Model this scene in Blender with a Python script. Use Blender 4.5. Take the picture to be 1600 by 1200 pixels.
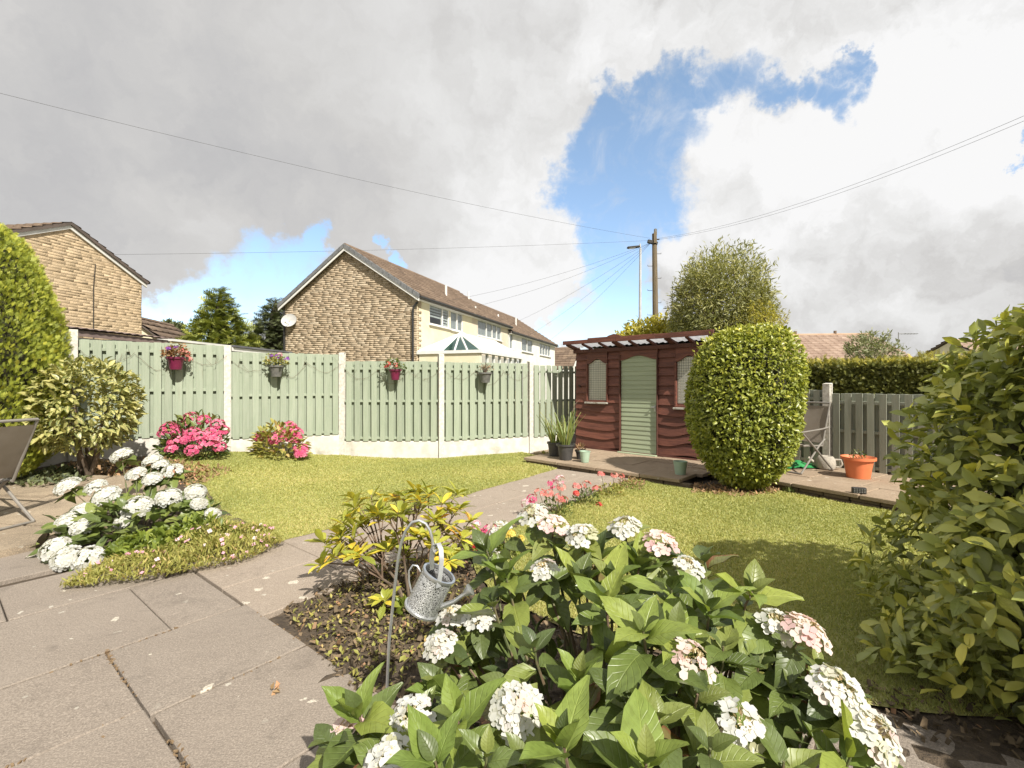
import bpy, math, random
import numpy as np
from mathutils import Vector, Matrix, geometry

for _o in list(bpy.data.objects):
    bpy.data.objects.remove(_o)
scene = bpy.context.scene
COL = scene.collection
random.seed(7)
RNG = np.random.default_rng(7)
rad = math.radians
CAM_H = 1.40
FPX = 730.0            # focal length in photograph pixels (1600 wide)

# ------------------------------------------------------------------ camera
cam_data = bpy.data.cameras.new('camera')
cam_data.sensor_width = 36.0
cam_data.lens = FPX / 1600.0 * 36.0
cam_data.clip_start = 0.05
cam_data.clip_end = 2000.0
cam = bpy.data.objects.new('camera', cam_data)
cam.location = (0, 0, CAM_H)
cam.rotation_euler = (rad(90.0), 0, 0)
COL.objects.link(cam)
scene.camera = cam

# ------------------------------------------------------------------ sun and exposure
SUN_H = Vector((0.515, -0.857))
SUN_EL = rad(44)
sun_vec = Vector((SUN_H.x * math.cos(SUN_EL), SUN_H.y * math.cos(SUN_EL), math.sin(SUN_EL))).normalized()
sun_data = bpy.data.lights.new('sun', 'SUN')
sun_data.energy = 2.8
sun_data.angle = rad(0.6)
sun_data.color = (1.0, 0.945, 0.85)
sun = bpy.data.objects.new('sun', sun_data)
sun.rotation_euler = (-sun_vec).to_track_quat('-Z', 'Y').to_euler()
sun.location = (5, -8, 12)
COL.objects.link(sun)
scene.view_settings.view_transform = 'Standard'
scene.view_settings.look = 'None'
scene.view_settings.gamma = 1.0
scene.view_settings.use_curve_mapping = False
scene.view_settings.exposure = 1.36

# ------------------------------------------------------------------ node helpers
class NT:
    def __init__(s, tree):
        s.t = tree
    def n(s, typ, **kw):
        nd = s.t.nodes.new(typ)
        for k, v in kw.items():
            if k.startswith('i_'):
                continue
            setattr(nd, k, v)
        return nd
    def link(s, a, b):
        s.t.links.new(a, b)
    def put(s, sock, v):
        if isinstance(v, bpy.types.NodeSocket):
            s.t.links.new(v, sock)
        else:
            sock.default_value = v
    def math(s, op, a, b=None, c=None, clamp=False):
        nd = s.n('ShaderNodeMath', operation=op, use_clamp=clamp)
        s.put(nd.inputs[0], a)
        if b is not None: s.put(nd.inputs[1], b)
        if c is not None: s.put(nd.inputs[2], c)
        return nd.outputs[0]
    def vmath(s, op, a, b=None, out=0):
        nd = s.n('ShaderNodeVectorMath', operation=op)
        s.put(nd.inputs[0], a)
        if b is not None:
            if op == 'SCALE': s.put(nd.inputs['Scale'], b)
            else: s.put(nd.inputs[1], b)
        return nd.outputs['Value'] if op in ('DOT_PRODUCT', 'LENGTH') else nd.outputs[0]
    def rng(s, v, a, b, c=0.0, d=1.0, smooth=True):
        nd = s.n('ShaderNodeMapRange', interpolation_type='SMOOTHSTEP' if smooth else 'LINEAR', clamp=True)
        s.put(nd.inputs['Value'], v)
        nd.inputs['From Min'].default_value = a; nd.inputs['From Max'].default_value = b
        nd.inputs['To Min'].default_value = c; nd.inputs['To Max'].default_value = d
        return nd.outputs[0]
    def noise(s, vec, scale, detail=4.0, rough=0.55, out='Fac', dist=0.0):
        nd = s.n('ShaderNodeTexNoise')
        if vec is not None: s.put(nd.inputs['Vector'], vec)
        nd.inputs['Scale'].default_value = scale
        nd.inputs['Detail'].default_value = detail
        nd.inputs['Roughness'].default_value = rough
        nd.inputs['Distortion'].default_value = dist
        return nd.outputs[out]
    def mix(s, f, a, b, blend='MIX'):
        nd = s.n('ShaderNodeMix', data_type='RGBA', blend_type=blend)
        s.put(nd.inputs[0], f); s.put(nd.inputs[6], a); s.put(nd.inputs[7], b)
        return nd.outputs[2]
    def ramp(s, f, stops):
        nd = s.n('ShaderNodeValToRGB')
        s.put(nd.inputs[0], f)
        e = nd.color_ramp.elements
        while len(e) < len(stops): e.new(0.5)
        for el, (p, c) in zip(e, stops):
            el.position = p; el.color = (*c, 1.0)
        return nd.outputs[0]

def rgb(c):
    return (c[0], c[1], c[2], 1.0)

# ------------------------------------------------------------------ sky
def pixdir(px, py):
    return Vector(((px - 800) / FPX, 1.0, -(py - 600) / FPX)).normalized()

def build_world():
    w = bpy.data.worlds.new('World'); scene.world = w; w.use_nodes = True
    t = w.node_tree; t.nodes.clear(); N = NT(t)
    sky = N.n('ShaderNodeTexSky', sky_type='NISHITA', sun_disc=False)
    sky.sun_elevation = SUN_EL
    sky.sun_rotation = math.atan2(sun_vec.x, sun_vec.y)
    sky.air_density = 0.9; sky.dust_density = 0.2; sky.ozone_density = 1.6
    d = N.n('ShaderNodeTexCoord').outputs['Generated']
    n1 = N.noise(d, 4.5, 3.0, 0.55, 'Color')
    n2 = N.noise(d, 15.0, 6.0, 0.62, 'Color')
    w1 = N.vmath('SCALE', N.vmath('SUBTRACT', n1, (0.5, 0.5, 0.5)), 0.07)
    w2 = N.vmath('SCALE', N.vmath('SUBTRACT', n2, (0.5, 0.5, 0.5)), 0.14)
    dd = N.vmath('NORMALIZE', N.vmath('ADD', N.vmath('ADD', d, w1), w2))
    def blob(px, py, r, soft=0.32, vec=dd):
        c = pixdir(px, py)
        q = 1.0 / (1 + ((px - 800) / FPX) ** 2 + ((py - 600) / FPX) ** 2)
        a = r / FPX * (q ** 0.75)
        dp = N.vmath('DOT_PRODUCT', vec, tuple(c))
        return N.rng(dp, math.cos(a * (1 + soft)), math.cos(a * (1 - soft)))
    def union(lst):
        o = lst[0]
        for b in lst[1:]: o = N.math('MAXIMUM', o, b)
        return o
    holes = [(1000, 235, 76), (940, 232, 52), (1020, 150, 44), (955, 195, 42), (960, 300, 66), (1030, 185, 58), (1075, 150, 42), (1010, 330, 60), (915, 300, 48),
             (1290, 163, 28, 0.7), (1312, 118, 18, 0.9), (1316, 90, 13, 0.95), (1252, 150, 22, 0.7), (1215, 140, 22, 0.8), (1170, 132, 28, 0.8), (1122, 135, 34, 0.6), (955, 425, 50), (965, 480, 56), (915, 500, 40), (990, 400, 44),
             (940, 365, 40), (860, 530, 26),
             (400, 440, 60), (320, 490, 58), (465, 415, 48), (500, 388, 30), (235, 505, 44), (1590, 236, 20), (610, 402, 20)]
    hole = union([blob(*h) for h in holes])
    hsoft = union([blob(h[0], h[1], h[2] * 2.1, 0.75) for h in [q[:3] for q in holes[:6] + holes[16:24]]])
    # broken cover that goes on around the whole sky
    hb = N.rng(N.noise(N.vmath('ADD', d, (3.7, 1.2, 8.4)), 2.1, 5.0, 0.55), 0.60, 0.70)
    front = N.rng(N.vmath('DOT_PRODUCT', d, (0, 1, 0)), 0.35, 0.62)
    hole = N.math('MAXIMUM', hole, N.math('MULTIPLY', hb, N.math('SUBTRACT', 1.0, front)))
    wisp = N.rng(N.noise(d, 9.0, 8.0, 0.65, dist=0.6), 0.48, 0.80, 0.0, 0.5)
    cover = N.math('SUBTRACT', 1.0, N.math('MULTIPLY', hole, N.math('SUBTRACT', 1.0, wisp)), clamp=True)
    # cloud brightness: thin rims bright, thick parts grey
    big = N.noise(d, 3.2, 5.0, 0.55)
    fine = N.noise(dd, 9.0, 7.0, 0.6)
    b = N.math('ADD', N.math('MULTIPLY', hsoft, 0.10), N.math('MULTIPLY', N.math('SUBTRACT', big, 0.5), 0.30))
    b = N.math('ADD', b, N.math('MULTIPLY', N.math('SUBTRACT', fine, 0.5), 0.40))
    for px, py, r, amt in [(300, 330, 270, -0.22), (120, 250, 200, -0.05), (640, 260, 240, -0.03), (1450, 450, 150, -0.16), (1570, 480, 120, -0.08), (1380, 460, 80, -0.06),
                           (1190, 215, 130, 0.17), (1140, 290, 100, 0.12), (1450, 260, 190, 0.14), (1310, 350, 140, 0.10), (850, 400, 110, 0.20), (760, 470, 90, 0.12),
                           (1350, 60, 200, 0.10), (1520, 130, 190, 0.18), (1500, 290, 160, 0.16), (1000, 60, 160, 0.08), (1250, 430, 110, 0.10), (720, 20, 260, 0.10), (830, 470, 90, 0.12), (1480, 545, 90, 0.22), (700, 440, 120, 0.12), (240, 400, 90, 0.08), (160, 60, 160, 0.04)]:
        b = N.math('ADD', b, N.math('MULTIPLY', blob(px, py, r, 0.85), amt))
    b = N.math('ADD', N.math('ADD', b, N.math('MULTIPLY', N.math('SUBTRACT', N.noise(dd, 24.0, 5.0, 0.6), 0.5), 0.09)), 0.62)
    em = N.math('SUBTRACT', N.noise(dd, 6.5, 6.0, 0.58), N.noise(N.vmath('ADD', dd, (0.030, -0.030, 0.050)), 6.5, 6.0, 0.58))
    lump = N.rng(N.vmath('DOT_PRODUCT', d, tuple(pixdir(1350, 330))), math.cos(0.95), math.cos(0.25), 0.12, 1.0)
    b = N.math('ADD', b, N.math('MULTIPLY', N.math('MULTIPLY', em, lump), 1.2))
    b = N.math('MULTIPLY_ADD', b, 0.74, 0.195)
    ccol = N.ramp(b, [(0.0, (0.33, 0.33, 0.355)), (0.35, (0.44, 0.435, 0.44)), (0.58, (0.59, 0.575, 0.555)), (0.80, (0.735, 0.725, 0.705)), (1.0, (0.86, 0.85, 0.835))])
    ccol = N.mix(1.0, ccol, (4.30, 4.34, 4.42, 1), 'MULTIPLY')
    skyc = N.mix(1.0, N.mix(1.0, sky.outputs[0], (0.80, 0.80, 0.82, 1), 'MULTIPLY'), (0.38, 0.50, 0.40, 1), 'ADD')
    out = N.mix(cover, skyc, ccol)
    bg = N.n('ShaderNodeBackground'); bg.inputs['Strength'].default_value = 0.1
    N.link(out, bg.inputs['Color'])
    o = N.n('ShaderNodeOutputWorld'); N.link(bg.outputs[0], o.inputs['Surface'])
build_world()

# ------------------------------------------------------------------ materials
MATS = {}
def base_mat(name):
    m = bpy.data.materials.new(name); m.use_nodes = True
    t = m.node_tree; t.nodes.clear(); N = NT(t)
    p = N.n('ShaderNodeBsdfPrincipled'); o = N.n('ShaderNodeOutputMaterial')
    N.link(p.outputs[0], o.inputs['Surface'])
    MATS[name] = m
    return m, N, p, o

def coords(N, world=False):
    if world:
        return N.n('ShaderNodeNewGeometry').outputs['Position']
    return N.n('ShaderNodeTexCoord').outputs['Object']

def simple(name, c1, c2=None, rough=0.7, scale=8.0, bump=0.0, bscale=60.0, metallic=0.0, world=False, stretch=None, spec=0.5, objrand=0.0, detail=6.0, contrast=(0.35, 0.65), bdist=0.01, dirt=None):
    """base colour c1..c2 by noise, fine relief, per-object value change"""
    m, N, p, o = base_mat(name)
    v = coords(N, world)
    oi = None
    if objrand or stretch:
        oi = N.n('ShaderNodeObjectInfo').outputs['Random']
    if stretch:
        v = N.vmath('MULTIPLY', v, stretch)
        v = N.vmath('ADD', v, N.vmath('SCALE', (31.0, 17.0, 43.0), oi))
    c = rgb(c1)
    if c2 is not None:
        c = N.mix(N.rng(N.noise(v, scale, detail, 0.6), *contrast), rgb(c1), rgb(c2))
    if dirt:
        dc, ds, lo, hi = dirt
        c = N.mix(N.rng(N.noise(v, ds, 6.0, 0.65), lo, hi), c, rgb(dc))
    if objrand:
        hs = N.n('ShaderNodeHueSaturation'); N.link(N.math('MULTIPLY_ADD', oi, objrand, 1 - objrand / 2), hs.inputs['Value'])
        N.put(hs.inputs['Color'], c); c = hs.outputs[0]
    N.put(p.inputs['Base Color'], c)
    p.inputs['Roughness'].default_value = rough
    p.inputs['Metallic'].default_value = metallic
    p.inputs['Specular IOR Level'].default_value = spec
    if bump:
        bn = N.n('ShaderNodeBump'); bn.inputs['Strength'].default_value = bump; bn.inputs['Distance'].default_value = bdist
        N.link(N.noise(v, bscale, 5.0, 0.6), bn.inputs['Height'])
        N.link(bn.outputs[0], p.inputs['Normal'])
    return m

def leafmat(name, stops, rough=0.42, transl=0.28, objrandom=False, vein=0.0, variegate=None, under=1.15, edge=None, spec=0.5):
    """leaf colour from a per-leaf random value through a ramp; veins from the leaf's own UV"""
    m, N, p, o = base_mat(name)
    if objrandom:
        f = N.n('ShaderNodeObjectInfo').outputs['Random']
    else:
        at = N.n('ShaderNodeAttribute', attribute_name='tint'); f = at.outputs['Fac']
    c = N.ramp(f, stops)
    if vein or variegate or edge:
        uv = N.n('ShaderNodeTexCoord').outputs['UV']
        sx = N.n('ShaderNodeSeparateXYZ'); N.link(uv, sx.inputs[0])
        u, v = sx.outputs[0], sx.outputs[1]
        au = N.math('ABSOLUTE', N.math('SUBTRACT', u, 0.5))
    if variegate:
        vc, th = variegate
        oc = N.n('ShaderNodeTexCoord').outputs['UV']
        of = N.vmath('ADD', oc, N.vmath('SCALE', (13.0, 7.0, 3.0), f))
        nz = N.noise(of, 4.0, 3.0, 0.5)
        k = N.math('ADD', nz, N.math('MULTIPLY', N.math('SUBTRACT', 0.28, au), 0.5))
        c = N.mix(N.rng(k, th, th + 0.07), c, rgb(vc))
    if edge:
        oc = N.vmath('ADD', uv, N.vmath('SCALE', (19.0, 5.0, 3.0), f))
        k = N.math('ADD', N.math('MULTIPLY', au, 1.2), N.noise(oc, 3.0, 3.0, 0.5))
        c = N.mix(N.rng(k, edge[1], edge[1] + 0.15), c, rgb(edge[0]))
    if vein:
        mid = N.rng(au, 0.0, 0.035, 1.0, 0.0)
        s = N.math('FRACT', N.math('MULTIPLY', N.math('SUBTRACT', v, N.math('MULTIPLY', au, 0.55)), 8.0))
        side = N.rng(N.math('ABSOLUTE', N.math('SUBTRACT', s, 0.5)), 0.0, 0.12, 0.6, 0.0)
        vv = N.math('MAXIMUM', mid, side)
        c2 = N.mix(1.0, c, (1.5, 1.4, 1.3, 1), 'MULTIPLY')
        c = N.mix(N.math('MULTIPLY', vv, vein), c, c2)
        sp = N.vmath('ADD', N.vmath('MULTIPLY', uv, (1.0, 1.6, 1.0)), N.vmath('SCALE', (11.0, 23.0, 5.0), f))
        c = N.mix(N.rng(N.noise(sp, 5.0, 4.0, 0.6), 0.40, 0.72, 0.0, 0.55), c, N.mix(1.0, c, (0.62, 0.60, 0.55, 1), 'MULTIPLY'))
        c = N.mix(N.rng(N.noise(sp, 16.0, 2.0, 0.5), 0.70, 0.78, 0.0, 0.6), c, (0.14, 0.10, 0.05, 1))
        bn = N.n('ShaderNodeBump'); bn.inputs['Strength'].default_value = 0.5; bn.inputs['Distance'].default_value = 0.004
        bn.invert = True
        N.link(vv, bn.inputs['Height']); N.link(bn.outputs[0], p.inputs['Normal'])
    N.put(p.inputs['Base Color'], c)
    p.inputs['Roughness'].default_value = rough
    p.inputs['Specular IOR Level'].default_value = spec
    if transl > 0:
        tr = N.n('ShaderNodeBsdfTranslucent')
        N.put(tr.inputs['Color'], N.mix(1.0, c, (1.3, 1.35, 0.7, 1), 'MULTIPLY'))
        mx = N.n('ShaderNodeMixShader'); mx.inputs[0].default_value = transl
        N.link(p.outputs[0], mx.inputs[1]); N.link(tr.outputs[0], mx.inputs[2]); N.link(mx.outputs[0], o.inputs['Surface'])
    return m

# ------------------------------------------------------------------ object helpers
def tag(o, label=None, cat=None, group=None, kind=None):
    if label: o['label'] = label
    if cat: o['category'] = cat
    if group: o['group'] = group
    if kind: o['kind'] = kind
    return o

def empty(name, loc=(0, 0, 0), rotz=0.0, mat=None):
    o = bpy.data.objects.new(name, None); COL.objects.link(o)
    o.empty_display_size = 0.1
    if mat is not None: o.matrix_world = mat
    else:
        o.location = loc; o.rotation_euler = (0, 0, rotz)
    return o

def frame(origin, ex, ey):
    ex = Vector((ex[0], ex[1], 0)).normalized(); ey = Vector((ey[0], ey[1], 0)).normalized(); ez = Vector((0, 0, 1))
    m = Matrix.Identity(4)
    for i in range(3):
        m[i][0] = ex[i]; m[i][1] = ey[i]; m[i][2] = ez[i]; m[i][3] = origin[i]
    return m

def link_mesh(name, me, parent=None, m=None):
    if m is not None:
        me.materials.clear(); me.materials.append(m if not isinstance(m, str) else MATS[m])
    o = bpy.data.objects.new(name, me); COL.objects.link(o)
    if parent is not None: o.parent = parent
    return o

def put(name, me, parent, mtx=None, loc=None):
    o = bpy.data.objects.new(name, me); COL.objects.link(o); o.parent = parent
    if mtx is not None: o.matrix_basis = mtx
    elif loc is not None: o.location = loc
    return o

def np_mesh(name, V, F, tint=None, uv=None, smooth=False, m=None):
    """V (n,3), F (k,3 or 4) -> mesh, quickly"""
    V = np.ascontiguousarray(V, dtype=np.float32); F = np.ascontiguousarray(F, dtype=np.int32)
    me = bpy.data.meshes.new(name)
    k, c = F.shape
    me.vertices.add(len(V)); me.vertices.foreach_set('co', V.ravel())
    me.loops.add(k * c); me.loops.foreach_set('vertex_index', F.ravel())
    me.polygons.add(k); me.polygons.foreach_set('loop_start', np.arange(0, k * c, c, dtype=np.int32))
    me.update(calc_edges=True)
    if tint is not None:
        a = me.attributes.new('tint', 'FLOAT', 'POINT'); a.data.foreach_set('value', np.ascontiguousarray(tint, dtype=np.float32))
    if uv is not None:
        l = me.uv_layers.new(name='UVMap'); l.data.foreach_set('uv', np.ascontiguousarray(uv[F.ravel()], dtype=np.float32).ravel())
    if smooth: me.polygons.foreach_set('use_smooth', np.ones(k, dtype=bool))
    if m is not None: me.materials.append(MATS[m] if isinstance(m, str) else m)
    return me

class MB:
    """collects simple shapes, built as ONE mesh object"""
    def __init__(s): s.v = []; s.f = []; s.sm = []
    def add(s, vs, fs, smooth=False):
        b = len(s.v); s.v += [tuple(v) for v in vs]
        s.f += [tuple(i + b for i in f) for f in fs]; s.sm += [smooth] * len(fs)
        return s
    def box(s, c, d, rot=None, taper=1.0):
        hx, hy, hz = d[0] / 2, d[1] / 2, d[2] / 2
        vs = []
        for z, k in ((-hz, 1.0), (hz, taper)):
            for x, y in ((-hx, -hy), (hx, -hy), (hx, hy), (-hx, hy)):
                p = Vector((x * k, y * k, z))
                if rot is not None: p = rot @ p
                vs.append((p.x + c[0], p.y + c[1], p.z + c[2]))
        return s.add(vs, [(0, 3, 2, 1), (4, 5, 6, 7), (0, 1, 5, 4), (1, 2, 6, 5), (2, 3, 7, 6), (3, 0, 4, 7)])
    def cbox(s, c, d, ch=0.004, rot=None):
        """box with chamfered edges all round"""
        hx, hy, hz = d[0] / 2, d[1] / 2, d[2] / 2
        rings = [(-hz, ch), (-hz + ch, 0), (hz - ch, 0), (hz, ch)]
        vs = []; fs = []
        for z, i in rings:
            x, y, q = hx - i, hy - i, ch
            for px, py in ((-x + q, -y), (x - q, -y), (x, -y + q), (x, y - q), (x - q, y), (-x + q, y), (-x, y - q), (-x, -y + q)):
                p = Vector((px, py, z))
                if rot is not None: p = rot @ p
                vs.append((p.x + c[0], p.y + c[1], p.z + c[2]))
        for r in range(3):
            for k in range(8):
                a = r * 8 + k; b = r * 8 + (k + 1) % 8
                fs.append((a, b, b + 8, a + 8))
        fs.append(tuple(reversed(range(8)))); fs.append(tuple(range(24, 32)))
        return s.add(vs, fs)
    def prism(s, poly, z0, z1):
        n = len(poly)
        z0s = z0 if hasattr(z0, '__len__') else [z0] * n
        z1s = z1 if hasattr(z1, '__len__') else [z1] * n
        vs = [(p[0], p[1], z) for p, z in zip(poly, z0s)] + [(p[0], p[1], z) for p, z in zip(poly, z1s)]
        fs = [tuple(reversed(range(n))), tuple(range(n, 2 * n))] + [(i, (i + 1) % n, n + (i + 1) % n, n + i) for i in range(n)]
        return s.add(vs, fs)
    def prism_y(s, poly, y0, y1):
        """polygon in x,z pushed along y"""
        n = len(poly)
        vs = [(p[0], y0, p[1]) for p in poly] + [(p[0], y1, p[1]) for p in poly]
        fs = [tuple(range(n)), tuple(reversed(range(n, 2 * n)))] + [((i + 1) % n, i, n + i, n + (i + 1) % n) for i in range(n)]
        return s.add(vs, fs)
    def tube(s, pts, r, n=8, cap=True, flat=1.0):
        pts = [Vector(p) for p in pts]; k = len(pts)
        rs = r if hasattr(r, '__len__') else [r] * k
        up = None; vs = []; fs = []
        for i, p in enumerate(pts):
            t = (pts[min(i + 1, k - 1)] - pts[max(i - 1, 0)]).normalized()
            if up is None:
                up = Vector((0, 0, 1)) if abs(t.z) < 0.9 else Vector((1, 0, 0))
            a = t.cross(up).normalized(); bb = a.cross(t).normalized(); up = bb
            for j in range(n):
                an = 2 * math.pi * j / n
                q = p + (a * math.cos(an) + bb * math.sin(an) * flat) * rs[i]
                vs.append(tuple(q))
        for i in range(k - 1):
            for j in range(n):
                a = i * n + j; b = i * n + (j + 1) % n
                fs.append((a, b, b + n, a + n))
        if cap:
            fs.append(tuple(reversed(range(n)))); fs.append(tuple(range((k - 1) * n, k * n)))
        return s.add(vs, fs, True)
    def lathe(s, prof, n=24, c=(0, 0, 0), rot=None, sx=1.0, sy=1.0, cap=True, ripple=0.0, rn=8):
        vs = []; fs = []; k = len(prof)
        for r, z in prof:
            for j in range(n):
                an = 2 * math.pi * j / n
                rr = r * (1 + ripple * math.cos(rn * an))
                p = Vector((rr * math.cos(an) * sx, rr * math.sin(an) * sy, z))
                if rot is not None: p = rot @ p
                vs.append((p.x + c[0], p.y + c[1], p.z + c[2]))
        for i in range(k - 1):
            for j in range(n):
                a = i * n + j; b = i * n + (j + 1) % n
                fs.append((a, b, b + n, a + n))
        if cap:
            fs.append(tuple(reversed(range(n)))); fs.append(tuple(range((k - 1) * n, k * n)))
        return s.add(vs, fs, True)
    def mesh(s, name, m=None):
        me = bpy.data.meshes.new(name); me.from_pydata(s.v, [], s.f); me.update()
        me.polygons.foreach_set('use_smooth', np.array(s.sm, dtype=bool))
        if any(s.sm):
            try: me.set_sharp_from_angle(angle=rad(40))
            except Exception: pass
        if m is not None: me.materials.append(MATS[m] if isinstance(m, str) else m)
        return me
    def build(s, name, m, parent=None, **kw):
        o = link_mesh(name, s.mesh(name, m), parent)
        tag(o, **kw)
        return o

def at(px, py, Y):
    """a point of the place from where the photograph shows it and its distance"""
    return Vector(((px - 800) * Y / FPX, Y, CAM_H - (py - 600) * Y / FPX))

def on(px, py, z=0.0):
    Y = FPX * (CAM_H - z) / (py - 600)
    return Vector(((px - 800) * Y / FPX, Y, z))

def ss(a, b, x):
    t = np.clip((np.asarray(x, dtype=float) - a) / (b - a), 0, 1)
    return t * t * (3 - 2 * t)

def gz(x, y):
    """height of the garden's ground: rises towards the far left corner"""
    return 0.27 * ss(4.0, 7.2, y) * ss(2.2, 5.5, -np.asarray(x, dtype=float))

# ------------------------------------------------------------------ foliage helpers
def leaf_tpl(nl=5, nw=2, width=0.45, fold=0.25, curl=0.25, peak=0.45, tip=1.0, wave=0.0, serr=0.0):
    """a leaf along +Y, one unit long: nl segments along, nw columns each side of the midrib"""
    vs = []; uv = []; fs = []
    cols = 2 * nw + 1
    for i in range(nl + 1):
        v = i / nl
        a = v ** (math.log(0.5) / math.log(peak))
        hw = width * 0.5 * (math.sin(math.pi * min(max(a, 0.0), 1.0)) ** (0.75 if v < peak else tip))
        hw = max(hw, 0.012)
        for j in range(cols):
            u = (j - nw) / nw
            x = u * hw * (1 + serr * (1 if i % 2 else -1) * (abs(u) > 0.9))
            z = abs(u) * hw * fold * 2 - curl * v * v + wave * math.sin(v * 9 + u) * abs(u)
            vs.append((x, v, z)); uv.append((0.5 + u * 0.5, v))
    for i in range(nl):
        for j in range(cols - 1):
            a = i * cols + j
            fs.append((a, a + 1, a + cols + 1, a + cols))
    return np.array(vs), np.array(fs), np.array(uv)

def norm(a):
    return a / np.maximum(np.linalg.norm(a, axis=-1, keepdims=True), 1e-9)

def basis(axis, nrm):
    y = norm(axis); x = norm(np.cross(y, nrm)); z = np.cross(x, y)
    return np.stack([x, y, z], axis=-1)          # columns

def scatter(tpl, pos, axis, nrm, size, tint, wscale=None):
    V, F, UV = tpl
    n = len(pos); k = len(V)
    B = basis(axis, nrm)
    T = np.repeat(V[None], n, 0) * np.asarray(size).reshape(-1, 1, 1)
    if wscale is not None: T[:, :, 0] *= np.asarray(wscale).reshape(-1, 1)
    W = np.einsum('nij,nkj->nki', B, T) + pos[:, None, :]
    FF = (F[None] + (np.arange(n) * k)[:, None, None]).reshape(-1, F.shape[1])
    return W.reshape(-1, 3), FF, np.repeat(np.asarray(tint), k), np.tile(UV, (n, 1))

def rdir(n):
    return norm(RNG.normal(size=(n, 3)))

def merge(parts):
    V = []; F = []; T = []; U = []; b = 0
    for v, f, t, u in parts:
        V.append(v); F.append(f + b); T.append(t); U.append(u); b += len(v)
    return np.concatenate(V), np.concatenate(F), np.concatenate(T), np.concatenate(U)

def foliage(name, data, m, parent=None, smooth=True, kind=None):
    V, F, T, U = data
    o = link_mesh(name, np_mesh(name, V, F, T, U, smooth, m), parent)
    if kind: o['kind'] = kind
    return o

def leaf_objects(parent, name, meshes, pos, axis, nrm, size, mats=None):
    """one object per leaf, sharing a few meshes"""
    B = basis(axis, nrm)
    for i in range(len(pos)):
        me = meshes[i % len(meshes)] if mats is None else meshes[mats[i]]
        M = Matrix.Identity(4)
        for r in range(3):
            for c in range(3): M[r][c] = float(B[i, r, c]) * float(size[i])
            M[r][3] = float(pos[i, r])
        put(name, me, parent, M)

def lumps(dirs, n=14, amp=0.12, seed=0, sharp=6.0):
    r = np.random.default_rng(seed)
    out = np.zeros(len(dirs))
    c = norm(r.normal(size=(n, 3))); a = r.uniform(-1, 1, n)
    for k in range(n):
        out += a[k] * np.exp(sharp * (dirs @ c[k] - 1))
    return 1 + amp * out

# leaf shapes
T_OVATE = leaf_tpl(6, 2, 0.62, 0.18, 0.28, 0.42, 0.9, 0.01)
T_SMALL = leaf_tpl(2, 1, 0.55, 0.25, 0.15, 0.48)
T_MED = leaf_tpl(3, 1, 0.48, 0.25, 0.2, 0.48)
T_NARROW = leaf_tpl(2, 1, 0.24, 0.2, 0.25, 0.45)
T_TINY = (np.array([(-0.28, 0.0, 0), (0.28, 0.0, 0.02), (0.2, 0.9, -0.1), (-0.2, 1.0, -0.05)]), np.array([(0, 1, 2, 3)]), np.array([(0, 0), (1, 0), (1, 1), (0, 1.0)]))
def petal4_tpl(open_=0.25):
    vs = []; fs = []; uv = []
    for k in range(4):
        a = k * math.pi / 2 + 0.3
        ca, sa = math.cos(a), math.sin(a)
        pts = [(0.05, 0, 0), (0.45, -0.46, open_ * 0.6), (0.88, -0.40, open_), (1.05, 0.0, open_ * 0.6), (0.88, 0.40, open_), (0.45, 0.46, open_ * 0.6), (0.55, 0.0, open_ * 0.25)]
        b = len(vs)
        for x, y, z in pts:
            vs.append((x * ca - y * sa, x * sa + y * ca, z + 0.06 * (k % 2))); uv.append((0.5, x))
        fs += [(b, b + 1, b + 6, b + 5), (b + 1, b + 2, b + 3, b + 6), (b + 6, b + 3, b + 4, b + 5)]
    return np.array(vs), np.array(fs), np.array(uv)
T_FLORET = petal4_tpl()

def spray_tpl():
    """flat scaly conifer spray"""
    vs = []; fs = []; uv = []
    def blade(p, d, l, w):
        d = Vector(d).normalized(); s = Vector((-d.y, d.x, 0)) * w
        b = len(vs); p = Vector(p); q = p + d * l
        for x in (p - s * 0.6, p + s * 0.6, q + s * 0.25, q - s * 0.25):
            vs.append((x.x, x.y, x.z - 0.25 * (x.y ** 2))); uv.append((0.5, max(0, min(1, x.y))))
        fs.append((b, b + 1, b + 2, b + 3))
    blade((0, 0, 0), (0, 1, 0), 1.0, 0.07)
    for k in range(4):
        y = 0.18 + k * 0.2; l = 0.5 - 0.09 * k
        blade((0, y, 0.02), (0.75, 0.7, 0), l, 0.085); blade((0, y + 0.06, 0.02), (-0.75, 0.7, 0), l, 0.085)
    return np.array(vs), np.array(fs), np.array(uv)
T_SPRAY = spray_tpl()

# ------------------------------------------------------------------ materials used
simple('soil', (0.060, 0.044, 0.030), (0.125, 0.092, 0.060), 0.95, 9.0, 0.9, 45.0, world=True, bdist=0.03)
simple('far_ground', (0.10, 0.115, 0.045), (0.16, 0.15, 0.08), 0.95, 0.6, 0.4, 8.0, world=True)
simple('lawn_ground', (0.27, 0.265, 0.085), (0.34, 0.32, 0.12), 0.95, 2.2, 0.6, 60.0, world=True)
simple('bark', (0.085, 0.062, 0.042), (0.16, 0.12, 0.085), 0.9, 14.0, 0.8, 40.0, stretch=(1, 1, 0.25))
simple('twig', (0.13, 0.085, 0.055), (0.20, 0.14, 0.10), 0.85, 30.0)
simple('green_stem', (0.09, 0.12, 0.04), (0.15, 0.10, 0.06), 0.7, 12.0)
simple('fence_green', (0.29, 0.335, 0.245), (0.335, 0.375, 0.285), 0.72, 5.0, 0.25, 60.0, stretch=(6, 6, 0.5), objrand=0.14, dirt=((0.205, 0.205, 0.135), 2.5, 0.60, 0.80))
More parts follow.
